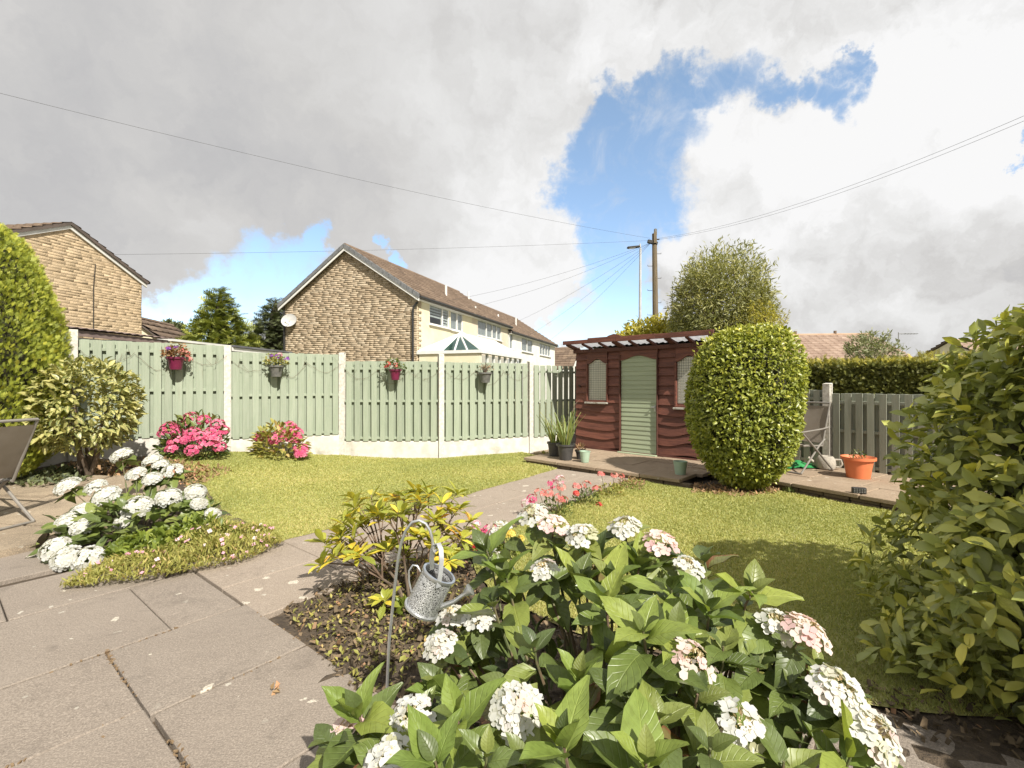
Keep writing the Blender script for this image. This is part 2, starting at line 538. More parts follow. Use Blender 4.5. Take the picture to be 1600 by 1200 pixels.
simple('fence_grey', (0.27, 0.285, 0.225), (0.32, 0.33, 0.265), 0.75, 5.0, 0.25, 60.0, stretch=(6, 6, 0.5), objrand=0.14, dirt=((0.18, 0.20, 0.14), 2.5, 0.6, 0.78))
simple('post_concrete', (0.52, 0.49, 0.43), (0.70, 0.67, 0.60), 0.9, 18.0, 0.8, 70.0, dirt=((0.34, 0.33, 0.26), 4.0, 0.58, 0.75))
simple('kick_board', (0.56, 0.53, 0.47), (0.70, 0.67, 0.60), 0.9, 6.0, 0.5, 60.0, world=True, dirt=((0.36, 0.34, 0.25), 2.4, 0.56, 0.78))
simple('cedar_red', (0.185, 0.066, 0.042), (0.115, 0.040, 0.028), 0.62, 5.0, 0.45, 40.0, stretch=(0.7, 5, 6), objrand=0.35)
simple('cedar_dark', (0.075, 0.026, 0.018), (0.115, 0.04, 0.026), 0.7, 5.0, 0.4, 40.0, stretch=(0.7, 5, 5), objrand=0.2)
simple('door_green', (0.36, 0.41, 0.275), (0.315, 0.365, 0.24), 0.6, 4.0, 0.25, 40.0, stretch=(0.6, 5, 5), objrand=0.08)
simple('mortar_buff', (0.40, 0.30, 0.185), (0.45, 0.34, 0.215), 0.95, 8.0)
simple('felt', (0.05, 0.05, 0.048), (0.085, 0.08, 0.07), 0.95, 12.0, 0.5, 120.0)
simple('white_trim', (0.76, 0.75, 0.72), (0.70, 0.69, 0.65), 0.45, 6.0)
simple('grey_verge', (0.13, 0.135, 0.14), (0.19, 0.19, 0.19), 0.7, 9.0)
simple('black_plastic', (0.018, 0.018, 0.018), (0.03, 0.029, 0.028), 0.45, 14.0)
simple('mortar', (0.27, 0.215, 0.15), (0.33, 0.265, 0.19), 0.95, 8.0)
simple('render_cream', (0.68, 0.61, 0.42), (0.73, 0.67, 0.50), 0.9, 1.4, 0.4, 60.0, dirt=((0.50, 0.43, 0.28), 1.2, 0.62, 0.8))
simple('render_pink', (0.63, 0.54, 0.42), (0.69, 0.61, 0.49), 0.9, 1.4, 0.4, 60.0)
simple('render_white', (0.76, 0.74, 0.70), (0.68, 0.66, 0.61), 0.9, 1.4, 0.4, 60.0)
simple('rubber_dark', (0.035, 0.033, 0.03), (0.05, 0.048, 0.045), 0.8, 10.0)
simple('galvanised', (0.50, 0.51, 0.52), (0.62, 0.63, 0.63), 0.38, 20.0, metallic=0.85)
simple('lamp_grey', (0.52, 0.53, 0.54), (0.45, 0.46, 0.47), 0.5, 6.0, metallic=0.3)
simple('pole_wood', (0.20, 0.155, 0.095), (0.13, 0.10, 0.065), 0.9, 3.0, 0.6, 20.0, stretch=(6, 6, 0.4))
simple('wire_black', (0.06, 0.06, 0.065), None, 0.6)
simple('terracotta', (0.72, 0.205, 0.085), (0.66, 0.18, 0.07), 0.5, 6.0)
simple('magenta_plastic', (0.17, 0.016, 0.055), (0.13, 0.014, 0.045), 0.4, 8.0)
simple('grey_plastic', (0.11, 0.11, 0.10), (0.16, 0.155, 0.14), 0.6, 16.0)
simple('mint_plastic', (0.38, 0.50, 0.38), (0.34, 0.45, 0.34), 0.5, 8.0, dirt=((0.24, 0.30, 0.20), 8.0, 0.6, 0.78))
simple('chair_metal', (0.23, 0.21, 0.185), (0.27, 0.25, 0.22), 0.45, 10.0, metallic=0.2)
simple('chair_fabric', (0.245, 0.205, 0.16), (0.28, 0.24, 0.195), 0.85, 4.0, 0.4, 260.0)
simple('stone_grey', (0.34, 0.31, 0.26), (0.45, 0.41, 0.34), 0.9, 20.0, 0.8, 60.0)
simple('green_sheet', (0.02, 0.20, 0.055), (0.035, 0.27, 0.08), 0.6, 9.0, 0.4, 30.0)
simple('tile_brown', (0.165, 0.115, 0.08), (0.23, 0.165, 0.115), 0.88, 1.6, 0.5, 30.0, world=True, dirt=((0.12, 0.10, 0.075), 0.8, 0.52, 0.75))
simple('tile_pink', (0.40, 0.27, 0.18), (0.46, 0.33, 0.23), 0.88, 1.1, 0.5, 30.0, world=True)
simple('tile_dark', (0.09, 0.072, 0.06), (0.13, 0.10, 0.085), 0.88, 1.6, 0.5, 30.0, world=True)
simple('corrugated_old', (0.17, 0.125, 0.115), (0.23, 0.17, 0.15), 0.8, 3.0)
simple('flat_roof', (0.10, 0.10, 0.11), (0.15, 0.15, 0.155), 0.8, 3.0)
simple('cream_paint', (0.68, 0.55, 0.28), (0.72, 0.61, 0.36), 0.6, 3.0)
simple('white_paint', (0.72, 0.71, 0.67), (0.62, 0.61, 0.57), 0.6, 3.0, dirt=((0.5, 0.48, 0.42), 3.0, 0.6, 0.8))
simple('blind_white', (0.80, 0.80, 0.78), (0.74, 0.74, 0.72), 0.8, 4.0)
simple('curtain_grey', (0.48, 0.49, 0.49), (0.58, 0.58, 0.57), 0.9, 4.0)
simple('dish_grey', (0.55, 0.54, 0.52), (0.48, 0.47, 0.45), 0.5, 8.0)
simple('leaf_litter_brown', (0.14, 0.088, 0.045), (0.26, 0.18, 0.10), 0.9, 30.0, world=True)
simple('moss', (0.10, 0.095, 0.03), (0.16, 0.14, 0.05), 0.95, 20.0, world=True)

def stone_mat(name, stops, rough=0.92):
    """walling stone: a colour for each stone from its tint, mottled and rough"""
    m, N, p, o = base_mat(name)
    at_ = N.n('ShaderNodeAttribute', attribute_name='tint').outputs['Fac']
    v = coords(N, True)
    c = N.ramp(at_, stops)
    c = N.mix(N.rng(N.noise(v, 9.0, 6.0, 0.6), 0.3, 0.75, 0.0, 0.5), c, rgb(stops[0][1]))
    N.put(p.inputs['Base Color'], c); p.inputs['Roughness'].default_value = rough
    bn = N.n('ShaderNodeBump'); bn.inputs['Strength'].default_value = 0.8; bn.inputs['Distance'].default_value = 0.03
    N.link(N.noise(v, 24.0, 5.0, 0.65), bn.inputs['Height']); N.link(bn.outputs[0], p.inputs['Normal'])
    return m
stone_mat('stone_gable', [(0.0, (0.33, 0.25, 0.165)), (0.3, (0.46, 0.36, 0.245)), (0.7, (0.53, 0.43, 0.305)), (1.0, (0.60, 0.505, 0.375))])
stone_mat('stone_buff', [(0.0, (0.48, 0.36, 0.225)), (0.4, (0.52, 0.40, 0.255)), (0.7, (0.54, 0.42, 0.27)), (1.0, (0.58, 0.455, 0.305))])
stone_mat('tile_brown_each', [(0.0, (0.12, 0.085, 0.06)), (0.5, (0.185, 0.13, 0.092)), (1.0, (0.255, 0.185, 0.13))])
stone_mat('tile_pink_each', [(0.0, (0.24, 0.165, 0.125)), (0.5, (0.32, 0.23, 0.175)), (1.0, (0.40, 0.30, 0.235))])

def slab_mat(name, c1, c2, warm, lichen=0.5, seed=0.0, spot_r=0.16):
    """weathered concrete paving: fine aggregate, worn stains, pale lichen spots"""
    m, N, p, o = base_mat(name)
    v = coords(N, True)
    vs = N.vmath('ADD', v, (seed, seed * 2, 0))
    oi = N.n('ShaderNodeObjectInfo').outputs['Random']
    c = N.mix(N.rng(N.noise(vs, 1.7, 6.0, 0.65), 0.32, 0.68), rgb(c1), rgb(c2))
    c = N.mix(N.rng(oi, 0.0, 1.0, 0.0, 0.55, False), c, rgb(warm))
    agg = N.noise(vs, 130.0, 3.0, 0.75)
    c = N.mix(N.rng(agg, 0.42, 0.66, 0.0, 0.55), c, rgb([x * 1.75 for x in c2]))
    c = N.mix(N.rng(N.noise(vs, 95.0, 3.0, 0.7), 0.56, 0.72, 0.0, 0.45), c, rgb([x * 0.45 for x in c1]))
    c = N.mix(N.rng(N.noise(vs, 5.5, 7.0, 0.7), 0.56, 0.74, 0.0, 0.5), c, rgb([x * 0.62 for x in c1]))
    wv = N.vmath('ADD', vs, N.vmath('SCALE', N.noise(vs, 14.0, 4.0, 0.6, 'Color'), 0.10))
    vo = N.n('ShaderNodeTexVoronoi', feature='F1'); vo.inputs['Scale'].default_value = 5.2; vo.inputs['Randomness'].default_value = 1.0
    N.link(wv, vo.inputs['Vector'])
    sc = N.n('ShaderNodeSeparateColor'); N.link(vo.outputs['Color'], sc.inputs[0])
    rr = N.math('MULTIPLY', N.rng(sc.outputs[0], 1.0 - lichen, 1.0, 0.0, 1.0, False), spot_r)
    spot = N.rng(N.math('SUBTRACT', rr, vo.outputs['Distance']), -0.004, 0.014)
    spot = N.math('MULTIPLY', spot, N.rng(N.noise(vs, 60.0, 4.0, 0.7), 0.30, 0.55))
    c = N.mix(N.math('MULTIPLY', spot, 0.85), c, (0.62, 0.57, 0.47, 1))
    # small crusts of lichen, and older damp stains
    v2 = N.n('ShaderNodeTexVoronoi', feature='F1'); v2.inputs['Scale'].default_value = 13.0
    N.link(wv, v2.inputs['Vector']); s2 = N.n('ShaderNodeSeparateColor'); N.link(v2.outputs['Color'], s2.inputs[0])
    sm = N.rng(N.math('SUBTRACT', N.math('MULTIPLY', N.rng(s2.outputs[1], 1.0 - lichen * 0.45, 1.0, 0.0, 1.0, False), 0.22), v2.outputs['Distance']), -0.01, 0.02)
    sm = N.math('MULTIPLY', sm, N.rng(N.noise(vs, 2.3, 3.0, 0.6), 0.42, 0.60))
    c = N.mix(N.math('MULTIPLY', sm, 0.75), c, (0.55, 0.52, 0.44, 1))
    st = N.rng(N.noise(N.vmath('ADD', vs, (5.0, 9.0, 0.0)), 2.6, 8.0, 0.72, dist=0.8), 0.53, 0.70, 0.0, 0.32)
    c = N.mix(st, c, rgb([x * 0.55 for x in c1]))
    N.put(p.inputs['Base Color'], c); p.inputs['Roughness'].default_value = 0.92
    p.inputs['Specular IOR Level'].default_value = 0.25
    bn = N.n('ShaderNodeBump'); bn.inputs['Strength'].default_value = 0.75; bn.inputs['Distance'].default_value = 0.006
    N.link(N.math('ADD', agg, N.math('MULTIPLY', N.noise(vs, 22.0, 5.0, 0.65), 1.6)), bn.inputs['Height']); N.link(bn.outputs[0], p.inputs['Normal'])
    return m
slab_mat('slab', (0.207, 0.175, 0.145), (0.250, 0.213, 0.177), (0.236, 0.194, 0.156), 0.80)
slab_mat('path_slab', (0.25, 0.206, 0.165), (0.30, 0.25, 0.203), (0.285, 0.232, 0.183), 1.0, 3.0, 0.24)
slab_mat('flagstone', (0.175, 0.142, 0.105), (0.33, 0.265, 0.19), (0.27, 0.21, 0.145), 0.5, 7.0)
slab_mat('terrace_slab', (0.25, 0.19, 0.13), (0.32, 0.25, 0.18), (0.29, 0.21, 0.145), 0.45, 11.0)
slab_mat('kerb_stone', (0.12, 0.092, 0.060), (0.165, 0.125, 0.082), (0.13, 0.10, 0.065), 0.25, 17.0)

def glass_mat(name, tint=(0.85, 0.9, 0.9), refl=0.10):
    m, N, p, o = base_mat(name)
    tr = N.n('ShaderNodeBsdfTransparent'); tr.inputs[0].default_value = rgb(tint)
    gl = N.n('ShaderNodeBsdfGlossy'); gl.inputs['Roughness'].default_value = 0.03
    fr = N.n('ShaderNodeLayerWeight'); fr.inputs['Blend'].default_value = 0.5
    f = N.math('MULTIPLY_ADD', N.math('POWER', fr.outputs['Facing'], 4.0), 0.6, refl * 0.6, clamp=True)
    mx = N.n('ShaderNodeMixShader'); N.link(f, mx.inputs[0]); N.link(tr.outputs[0], mx.inputs[1]); N.link(gl.outputs[0], mx.inputs[2])
    N.link(mx.outputs[0], o.inputs['Surface'])
glass_mat('window_glass', (0.85, 0.88, 0.88), 0.14)
glass_mat('roof_glass', (0.55, 0.78, 0.80), 0.12)
def plastic_sheet(name, c, tr_amt):
    m, N, p, o = base_mat(name)
    p.inputs['Base Color'].default_value = rgb(c); p.inputs['Roughness'].default_value = 0.35
    tr = N.n('ShaderNodeBsdfTranslucent'); tr.inputs[0].default_value = rgb(c)
    mx = N.n('ShaderNodeMixShader'); mx.inputs[0].default_value = tr_amt
    N.link(p.outputs[0], mx.inputs[1]); N.link(tr.outputs[0], mx.inputs[2]); N.link(mx.outputs[0], o.inputs['Surface'])
plastic_sheet('clear_sheet', (0.62, 0.63, 0.66), 0.45)
plastic_sheet('white_polycarb', (0.78, 0.79, 0.78), 0.35)

def can_mat():
    """bright metal pressed with a lace of scrolls"""
    m, N, p, o = base_mat('lace_metal')
    v = coords(N)
    wv = N.vmath('ADD', v, N.vmath('SCALE', N.noise(v, 60.0, 2.0, 0.5, 'Color'), 0.018))
    vo = N.n('ShaderNodeTexVoronoi', feature='DISTANCE_TO_EDGE'); vo.inputs['Scale'].default_value = 120.0
    N.link(wv, vo.inputs['Vector'])
    ln = N.rng(vo.outputs['Distance'], 0.06, 0.14)
    nz = N.rng(N.math('SINE', N.math('MULTIPLY', N.noise(v, 80.0, 1.0, 0.5), 40.0)), -0.3, 0.3)
    k = N.math('MULTIPLY', ln, nz)
    c = N.mix(k, (0.66, 0.67, 0.67, 1), (0.06, 0.06, 0.06, 1))
    N.put(p.inputs['Base Color'], c); p.inputs['Metallic'].default_value = 0.6; p.inputs['Roughness'].default_value = 0.38
    bn = N.n('ShaderNodeBump'); bn.invert = True; bn.inputs['Strength'].default_value = 0.7; bn.inputs['Distance'].default_value = 0.003
    N.link(k, bn.inputs['Height']); N.link(bn.outputs[0], p.inputs['Normal'])
can_mat()

# foliage colours
leafmat('hydrangea_leaf', [(0.0, (0.098, 0.132, 0.04)), (0.5, (0.151, 0.201, 0.051)), (1.0, (0.231, 0.273, 0.065))], 0.36, 0.20, True, 0.55)
leafmat('hydrangea_leaf_young', [(0.0, (0.164, 0.236, 0.053)), (0.6, (0.24, 0.314, 0.07)), (1.0, (0.316, 0.365, 0.074))], 0.40, 0.30, True, 0.45)
leafmat('hydrangea_leaf_old', [(0.0, (0.101, 0.138, 0.044)), (0.6, (0.152, 0.162, 0.055)), (1.0, (0.19, 0.146, 0.055))], 0.45, 0.20, True, 0.5, edge=((0.19, 0.085, 0.04), 0.86))
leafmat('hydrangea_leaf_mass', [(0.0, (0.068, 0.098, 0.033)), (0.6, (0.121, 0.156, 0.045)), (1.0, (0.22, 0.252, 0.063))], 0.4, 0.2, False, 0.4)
leafmat('garden_leaf', [(0.0, (0.068, 0.103, 0.026)), (0.6, (0.128, 0.172, 0.043)), (1.0, (0.24, 0.262, 0.065))], 0.42, 0.25)
leafmat('lime_leaf', [(0.0, (0.109, 0.149, 0.024)), (0.6, (0.207, 0.264, 0.042)), (1.0, (0.31, 0.341, 0.06))], 0.45, 0.3)
leafmat('cover_leaf', [(0.0, (0.227, 0.215, 0.052)), (0.5, (0.323, 0.323, 0.077)), (0.85, (0.419, 0.377, 0.103)), (1.0, (0.524, 0.359, 0.154))], 0.6, 0.25)
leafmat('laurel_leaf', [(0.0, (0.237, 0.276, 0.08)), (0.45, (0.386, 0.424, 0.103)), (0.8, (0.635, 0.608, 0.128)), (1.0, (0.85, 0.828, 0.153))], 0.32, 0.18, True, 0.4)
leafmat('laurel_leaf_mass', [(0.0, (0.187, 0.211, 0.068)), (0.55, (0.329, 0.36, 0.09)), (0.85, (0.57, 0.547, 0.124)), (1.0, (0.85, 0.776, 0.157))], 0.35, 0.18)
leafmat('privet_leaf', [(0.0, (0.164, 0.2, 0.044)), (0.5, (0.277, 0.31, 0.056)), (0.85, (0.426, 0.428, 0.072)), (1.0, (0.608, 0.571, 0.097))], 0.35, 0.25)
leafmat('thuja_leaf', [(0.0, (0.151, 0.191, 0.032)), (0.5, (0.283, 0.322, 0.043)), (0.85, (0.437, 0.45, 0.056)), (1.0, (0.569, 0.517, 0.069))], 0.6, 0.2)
leafmat('aucuba_leaf', [(0.0, (0.158, 0.194, 0.064)), (0.5, (0.256, 0.281, 0.084)), (1.0, (0.373, 0.367, 0.123))], 0.35, 0.2, True, 0.2, variegate=((0.50, 0.46, 0.18), 0.50))
leafmat('aucuba_leaf_mass', [(0.0, (0.122, 0.152, 0.053)), (0.5, (0.213, 0.229, 0.071)), (1.0, (0.608, 0.55, 0.221))], 0.4, 0.2, False, 0.0, variegate=((0.50, 0.46, 0.18), 0.50))
leafmat('rhodo_leaf', [(0.0, (0.263, 0.301, 0.048)), (0.58, (0.439, 0.432, 0.064)), (0.82, (0.691, 0.573, 0.074)), (0.95, (0.85, 0.621, 0.074)), (1.0, (0.85, 0.402, 0.086))], 0.28, 0.25, True, 0.25)
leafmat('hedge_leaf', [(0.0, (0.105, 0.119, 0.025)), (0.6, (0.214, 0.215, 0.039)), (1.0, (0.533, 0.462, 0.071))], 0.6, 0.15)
leafmat('tree_leaf', [(0.0, (0.168, 0.182, 0.076)), (0.5, (0.285, 0.286, 0.106)), (1.0, (0.471, 0.431, 0.168))], 0.5, 0.28)
leafmat('gold_leaf', [(0.0, (0.275, 0.248, 0.04)), (0.6, (0.437, 0.387, 0.06)), (1.0, (0.583, 0.513, 0.092))], 0.5, 0.28)
leafmat('grey_leaf', [(0.0, (0.156, 0.172, 0.086)), (0.6, (0.25, 0.265, 0.133)), (1.0, (0.343, 0.343, 0.187))], 0.55, 0.25)
leafmat('conifer_leaf', [(0.0, (0.115, 0.143, 0.039)), (0.6, (0.235, 0.268, 0.055)), (1.0, (0.432, 0.432, 0.085))], 0.6, 0.15)
leafmat('dark_conifer_leaf', [(0.0, (0.068, 0.083, 0.041)), (0.6, (0.111, 0.13, 0.055)), (1.0, (0.169, 0.189, 0.074))], 0.6, 0.12)
leafmat('iris_leaf', [(0.0, (0.144, 0.207, 0.058)), (0.6, (0.245, 0.297, 0.086)), (1.0, (0.403, 0.386, 0.13))], 0.4, 0.3, True)
leafmat('grass_blade', [(0.0, (0.253, 0.286, 0.092)), (0.45, (0.372, 0.388, 0.117)), (0.8, (0.494, 0.454, 0.157)), (1.0, (0.621, 0.527, 0.249))], 0.55, 0.28)
leafmat('white_petal', [(0.0, (0.522, 0.5, 0.438)), (0.5, (0.593, 0.585, 0.555)), (1.0, (0.621, 0.621, 0.614))], 0.6, 0.25)
leafmat('white_petal_each', [(0.0, (0.46, 0.45, 0.27)), (0.10, (0.564, 0.542, 0.49)), (0.5, (0.599, 0.592, 0.563)), (0.9, (0.613, 0.613, 0.599)), (1.0, (0.578, 0.442, 0.418))], 0.6, 0.25, True)
leafmat('blush_petal_each', [(0.0, (0.697, 0.623, 0.574)), (0.5, (0.697, 0.541, 0.508)), (1.0, (0.629, 0.369, 0.377))], 0.6, 0.25, True)
leafmat('bud_cream', [(0.0, (0.50, 0.37, 0.20)), (0.6, (0.66, 0.56, 0.36)), (1.0, (0.76, 0.70, 0.54))], 0.7, 0.15)
leafmat('pink_petal', [(0.0, (0.495, 0.047, 0.145)), (0.6, (0.648, 0.102, 0.23)), (1.0, (0.738, 0.255, 0.357))], 0.6, 0.25)
leafmat('salmon_petal', [(0.0, (0.52, 0.10, 0.10)), (0.6, (0.66, 0.22, 0.20)), (1.0, (0.74, 0.40, 0.34))], 0.6, 0.25)
leafmat('pale_pink_petal', [(0.0, (0.66, 0.28, 0.40)), (0.6, (0.76, 0.45, 0.54)), (1.0, (0.84, 0.70, 0.72))], 0.6, 0.25)
leafmat('red_petal', [(0.0, (0.42, 0.025, 0.03)), (0.6, (0.60, 0.05, 0.05)), (1.0, (0.70, 0.14, 0.10))], 0.6, 0.2)
leafmat('purple_petal', [(0.0, (0.14, 0.03, 0.24)), (1.0, (0.30, 0.10, 0.42))], 0.6, 0.2)
leafmat('yellow_petal', [(0.0, (0.62, 0.42, 0.06)), (1.0, (0.75, 0.62, 0.16))], 0.6, 0.25)
leafmat('dry_leaf', [(0.0, (0.20, 0.13, 0.06)), (0.6, (0.33, 0.22, 0.11)), (1.0, (0.48, 0.26, 0.14))], 0.8, 0.15)
leafmat('rust_leaf', [(0.0, (0.22, 0.17, 0.06)), (0.5, (0.36, 0.20, 0.10)), (1.0, (0.50, 0.26, 0.17))], 0.6, 0.2)

# ================================================================== THE SETTING
# ground: one sheet to the horizon
def build_ground():
    xs = np.concatenate([[-900, -300, -120, -60, -30, -18, -12], np.arange(-9, 9.01, 0.3), [12, 18, 30, 60, 120, 300, 900]])
    ys = np.concatenate([[-600, -200, -60, -20, -8, -3], np.arange(-0.5, 12.01, 0.3), [16, 24, 40, 80, 160, 400, 1200]])
    X, Y = np.meshgrid(xs, ys); Z = gz(X, Y) - 0.035
    V = np.stack([X, Y, Z], -1).reshape(-1, 3)
    nx = len(xs); I = np.arange((len(ys) - 1) * nx).reshape(-1, nx)[:, :-1].ravel()
    F = np.stack([I, I + 1, I + nx + 1, I + nx], -1)
    me = np_mesh('ground', V, F, smooth=True)
    me.materials.append(MATS['far_ground']); me.materials.append(MATS['soil'])
    c = V[F].mean(1)
    mi = ((np.abs(c[:, 0]) < 8) & (c[:, 1] > -1) & (c[:, 1] < 11)).astype(np.int32)
    me.polygons.foreach_set('material_index', mi)
    return tag(link_mesh('ground', me), 'earth of the garden and the land beyond', None, kind='structure')
build_ground()

def inside(poly, P):
    x, y = P[:, 0], P[:, 1]; r = np.zeros(len(P), bool); n = len(poly)
    for i in range(n):
        x1, y1 = poly[i]; x2, y2 = poly[(i + 1) % n]
        c = ((y1 > y) != (y2 > y)) & (x < (x2 - x1) * (y - y1) / (y2 - y1 + 1e-12) + x1)
        r ^= c
    return r

def smooth_poly(poly, step=0.12, wob=0.02, seed=1):
    r = random.Random(seed); out = []
    n = len(poly)
    for i in range(n):
        a = Vector(poly[i]); b = Vector(poly[(i + 1) % n]); k = max(1, int((b - a).length / step))
        nrm = Vector((-(b - a).y, (b - a).x)).normalized()
        for j in range(k):
            q = a.lerp(b, j / k) + nrm * r.uniform(-wob, wob)
            out.append((q.x, q.y))
    return out

def sheet(name, poly, m, lift=0.0, grid=0.25, rough=0.0, kind='structure', label=None):
    P = [Vector(p) for p in poly]; n = len(P)
    lo = np.min(np.array(poly), 0); hi = np.max(np.array(poly), 0)
    gx, gy = np.meshgrid(np.arange(lo[0], hi[0], grid), np.arange(lo[1], hi[1], grid))
    G = np.stack([gx.ravel(), gy.ravel()], -1) + RNG.uniform(-0.3, 0.3, (gx.size, 2)) * grid
    G = G[inside(poly, G)]
    r = geometry.delaunay_2d_cdt(P + [Vector(g) for g in G], [(i, (i + 1) % n) for i in range(n)], [], 1, 1e-5)
    vs = [(v.x, v.y, float(gz(v.x, v.y)) + lift + (random.uniform(-rough, rough) if rough else 0)) for v in r[0]]
    me = bpy.data.meshes.new(name); me.from_pydata(vs, [], [f for f in r[2]]); me.update()
    if me.polygons[0].normal.z < 0: me.flip_normals()
    me.materials.append(MATS[m])
    for p in me.polygons: p.use_smooth = True
    o = link_mesh(name, me); tag(o, label, None, kind=kind)
    return o

def grass(name, poly, dens_near, label, height=(0.008, 0.020), seed=3):
    r = np.random.default_rng(seed)
    lo = np.min(np.array(poly), 0); hi = np.max(np.array(poly), 0)
    n = int((hi[0] - lo[0]) * (hi[1] - lo[1]) * dens_near)
    P = r.uniform(lo, hi, (n, 2)); P = P[inside(poly, P)]
    dist = P[:, 1]
    keep = r.uniform(0, 1, len(P)) < np.clip((3.2 / np.maximum(dist, 0.5)) ** 1.3, 0.22, 1.0)
    P = P[keep]; dist = dist[keep]; n = len(P)
    h = r.uniform(*height, n) * (1 + 0.25 * np.sin(P[:, 0] * 3.1) * np.sin(P[:, 1] * 2.7)); w = 0.0022 * np.clip(dist / 2.2, 1.0, 3.2)
    a = r.uniform(0, 2 * np.pi, n); lean = r.normal(0, 0.5, (n, 2)) * h[:, None]
    z = gz(P[:, 0], P[:, 1]) + 0.004
    dx = np.cos(a) * w; dy = np.sin(a) * w
    V = np.zeros((n, 4, 3))
    V[:, 0] = np.stack([P[:, 0] - dx, P[:, 1] - dy, z], -1); V[:, 1] = np.stack([P[:, 0] + dx, P[:, 1] + dy, z], -1)
    V[:, 2] = np.stack([P[:, 0] + dx * 0.35 + lean[:, 0], P[:, 1] + dy * 0.35 + lean[:, 1], z + h], -1)
    V[:, 3] = np.stack([P[:, 0] - dx * 0.35 + lean[:, 0], P[:, 1] - dy * 0.35 + lean[:, 1], z + h], -1)
    F = np.arange(n * 4).reshape(n, 4)
    patch = 0.5 + 0.22 * np.sin(P[:, 0] * 1.9 + 1.3 * np.sin(P[:, 1] * 1.1)) + 0.16 * np.sin(P[:, 1] * 2.7 - P[:, 0] * 0.8) + 0.10 * np.sin(P[:, 0] * 6.1 + 2 * np.sin(P[:, 1] * 4.3))
    t = np.clip(0.40 * patch + r.uniform(0, 0.62, n), 0, 1)
    o = link_mesh(name, np_mesh(name, V.reshape(-1, 3), F, np.repeat(t, 4), None, False, 'grass_blade'))
    return tag(o, label, None, kind='stuff')

LAWN_L = smooth_poly([(0.76, 7.69), (-0.62, 5.83), (-2.08, 4.11), (-2.35, 4.2), (-3.1, 4.75), (-3.75, 5.5), (-4.5, 6.3), (-5.5, 6.95), (-5.45, 7.4), (-4.75, 8.0), (-3.15, 8.78), (-1.35, 8.80), (0.22, 9.55), (0.55, 9.0), (0.35, 8.3)], 0.14, 0.018, 4)
LAWN_R = smooth_poly([(1.74, 6.88), (0.56, 5.25), (-0.40, 3.98), (-0.15, 3.1), (0.35, 2.62), (0.95, 2.35), (1.25, 2.12), (1.75, 2.0), (2.6, 1.9), (3.6, 2.4), (4.4, 3.6), (4.55, 4.5), (4.02, 5.32), (3.45, 6.12), (2.9, 5.95), (2.5, 6.05)], 0.14, 0.02, 5)
sheet('lawn', LAWN_L, 'lawn_ground', 0.005, 0.3)
sheet('lawn', LAWN_R, 'lawn_ground', 0.005, 0.3)
grass('grass', LAWN_L, 19000, 'short mown lawn in front of the green fence')
grass('grass', LAWN_R, 19000, 'short mown lawn right of the path, partly shaded', seed=8)

# soil bed between the patio and the lawn, where the big white hydrangea stands
BED = smooth_poly([(-1.45, 2.80), (-0.74, 1.95), (-0.45, 1.5), (-0.4, 0.4), (1.5, 0.4), (1.55, 1.9), (1.3, 2.2), (0.95, 2.45), (0.35, 2.72), (-0.15, 3.15), (-0.35, 4.0), (0.55, 5.15), (1.72, 6.75), (1.45, 6.95), (-1.08, 3.52)], 0.1, 0.01, 6)
sheet('soil_bed', BED, 'soil', -0.010, 0.06, 0.013, 'structure')

sheet('soil_bed', smooth_poly([(1.2, 1.5), (3.8, 1.3), (3.8, 2.6), (1.2, 2.4)], 0.12, 0.01, 9), 'soil', -0.008, 0.09, 0.012, 'structure')
sheet('soil_bed', smooth_poly([(-2.95, 3.55), (-2.25, 3.85), (-2.1, 4.25), (-3.0, 4.95), (-3.7, 5.7), (-4.4, 6.5), (-5.5, 7.3), (-6.5, 6.9), (-6.5, 5.85), (-4.2, 5.75), (-3.85, 4.8), (-4.1, 4.15), (-3.5, 3.8)], 0.12, 0.01, 10), 'soil', 0.012, 0.09, 0.012, 'structure')
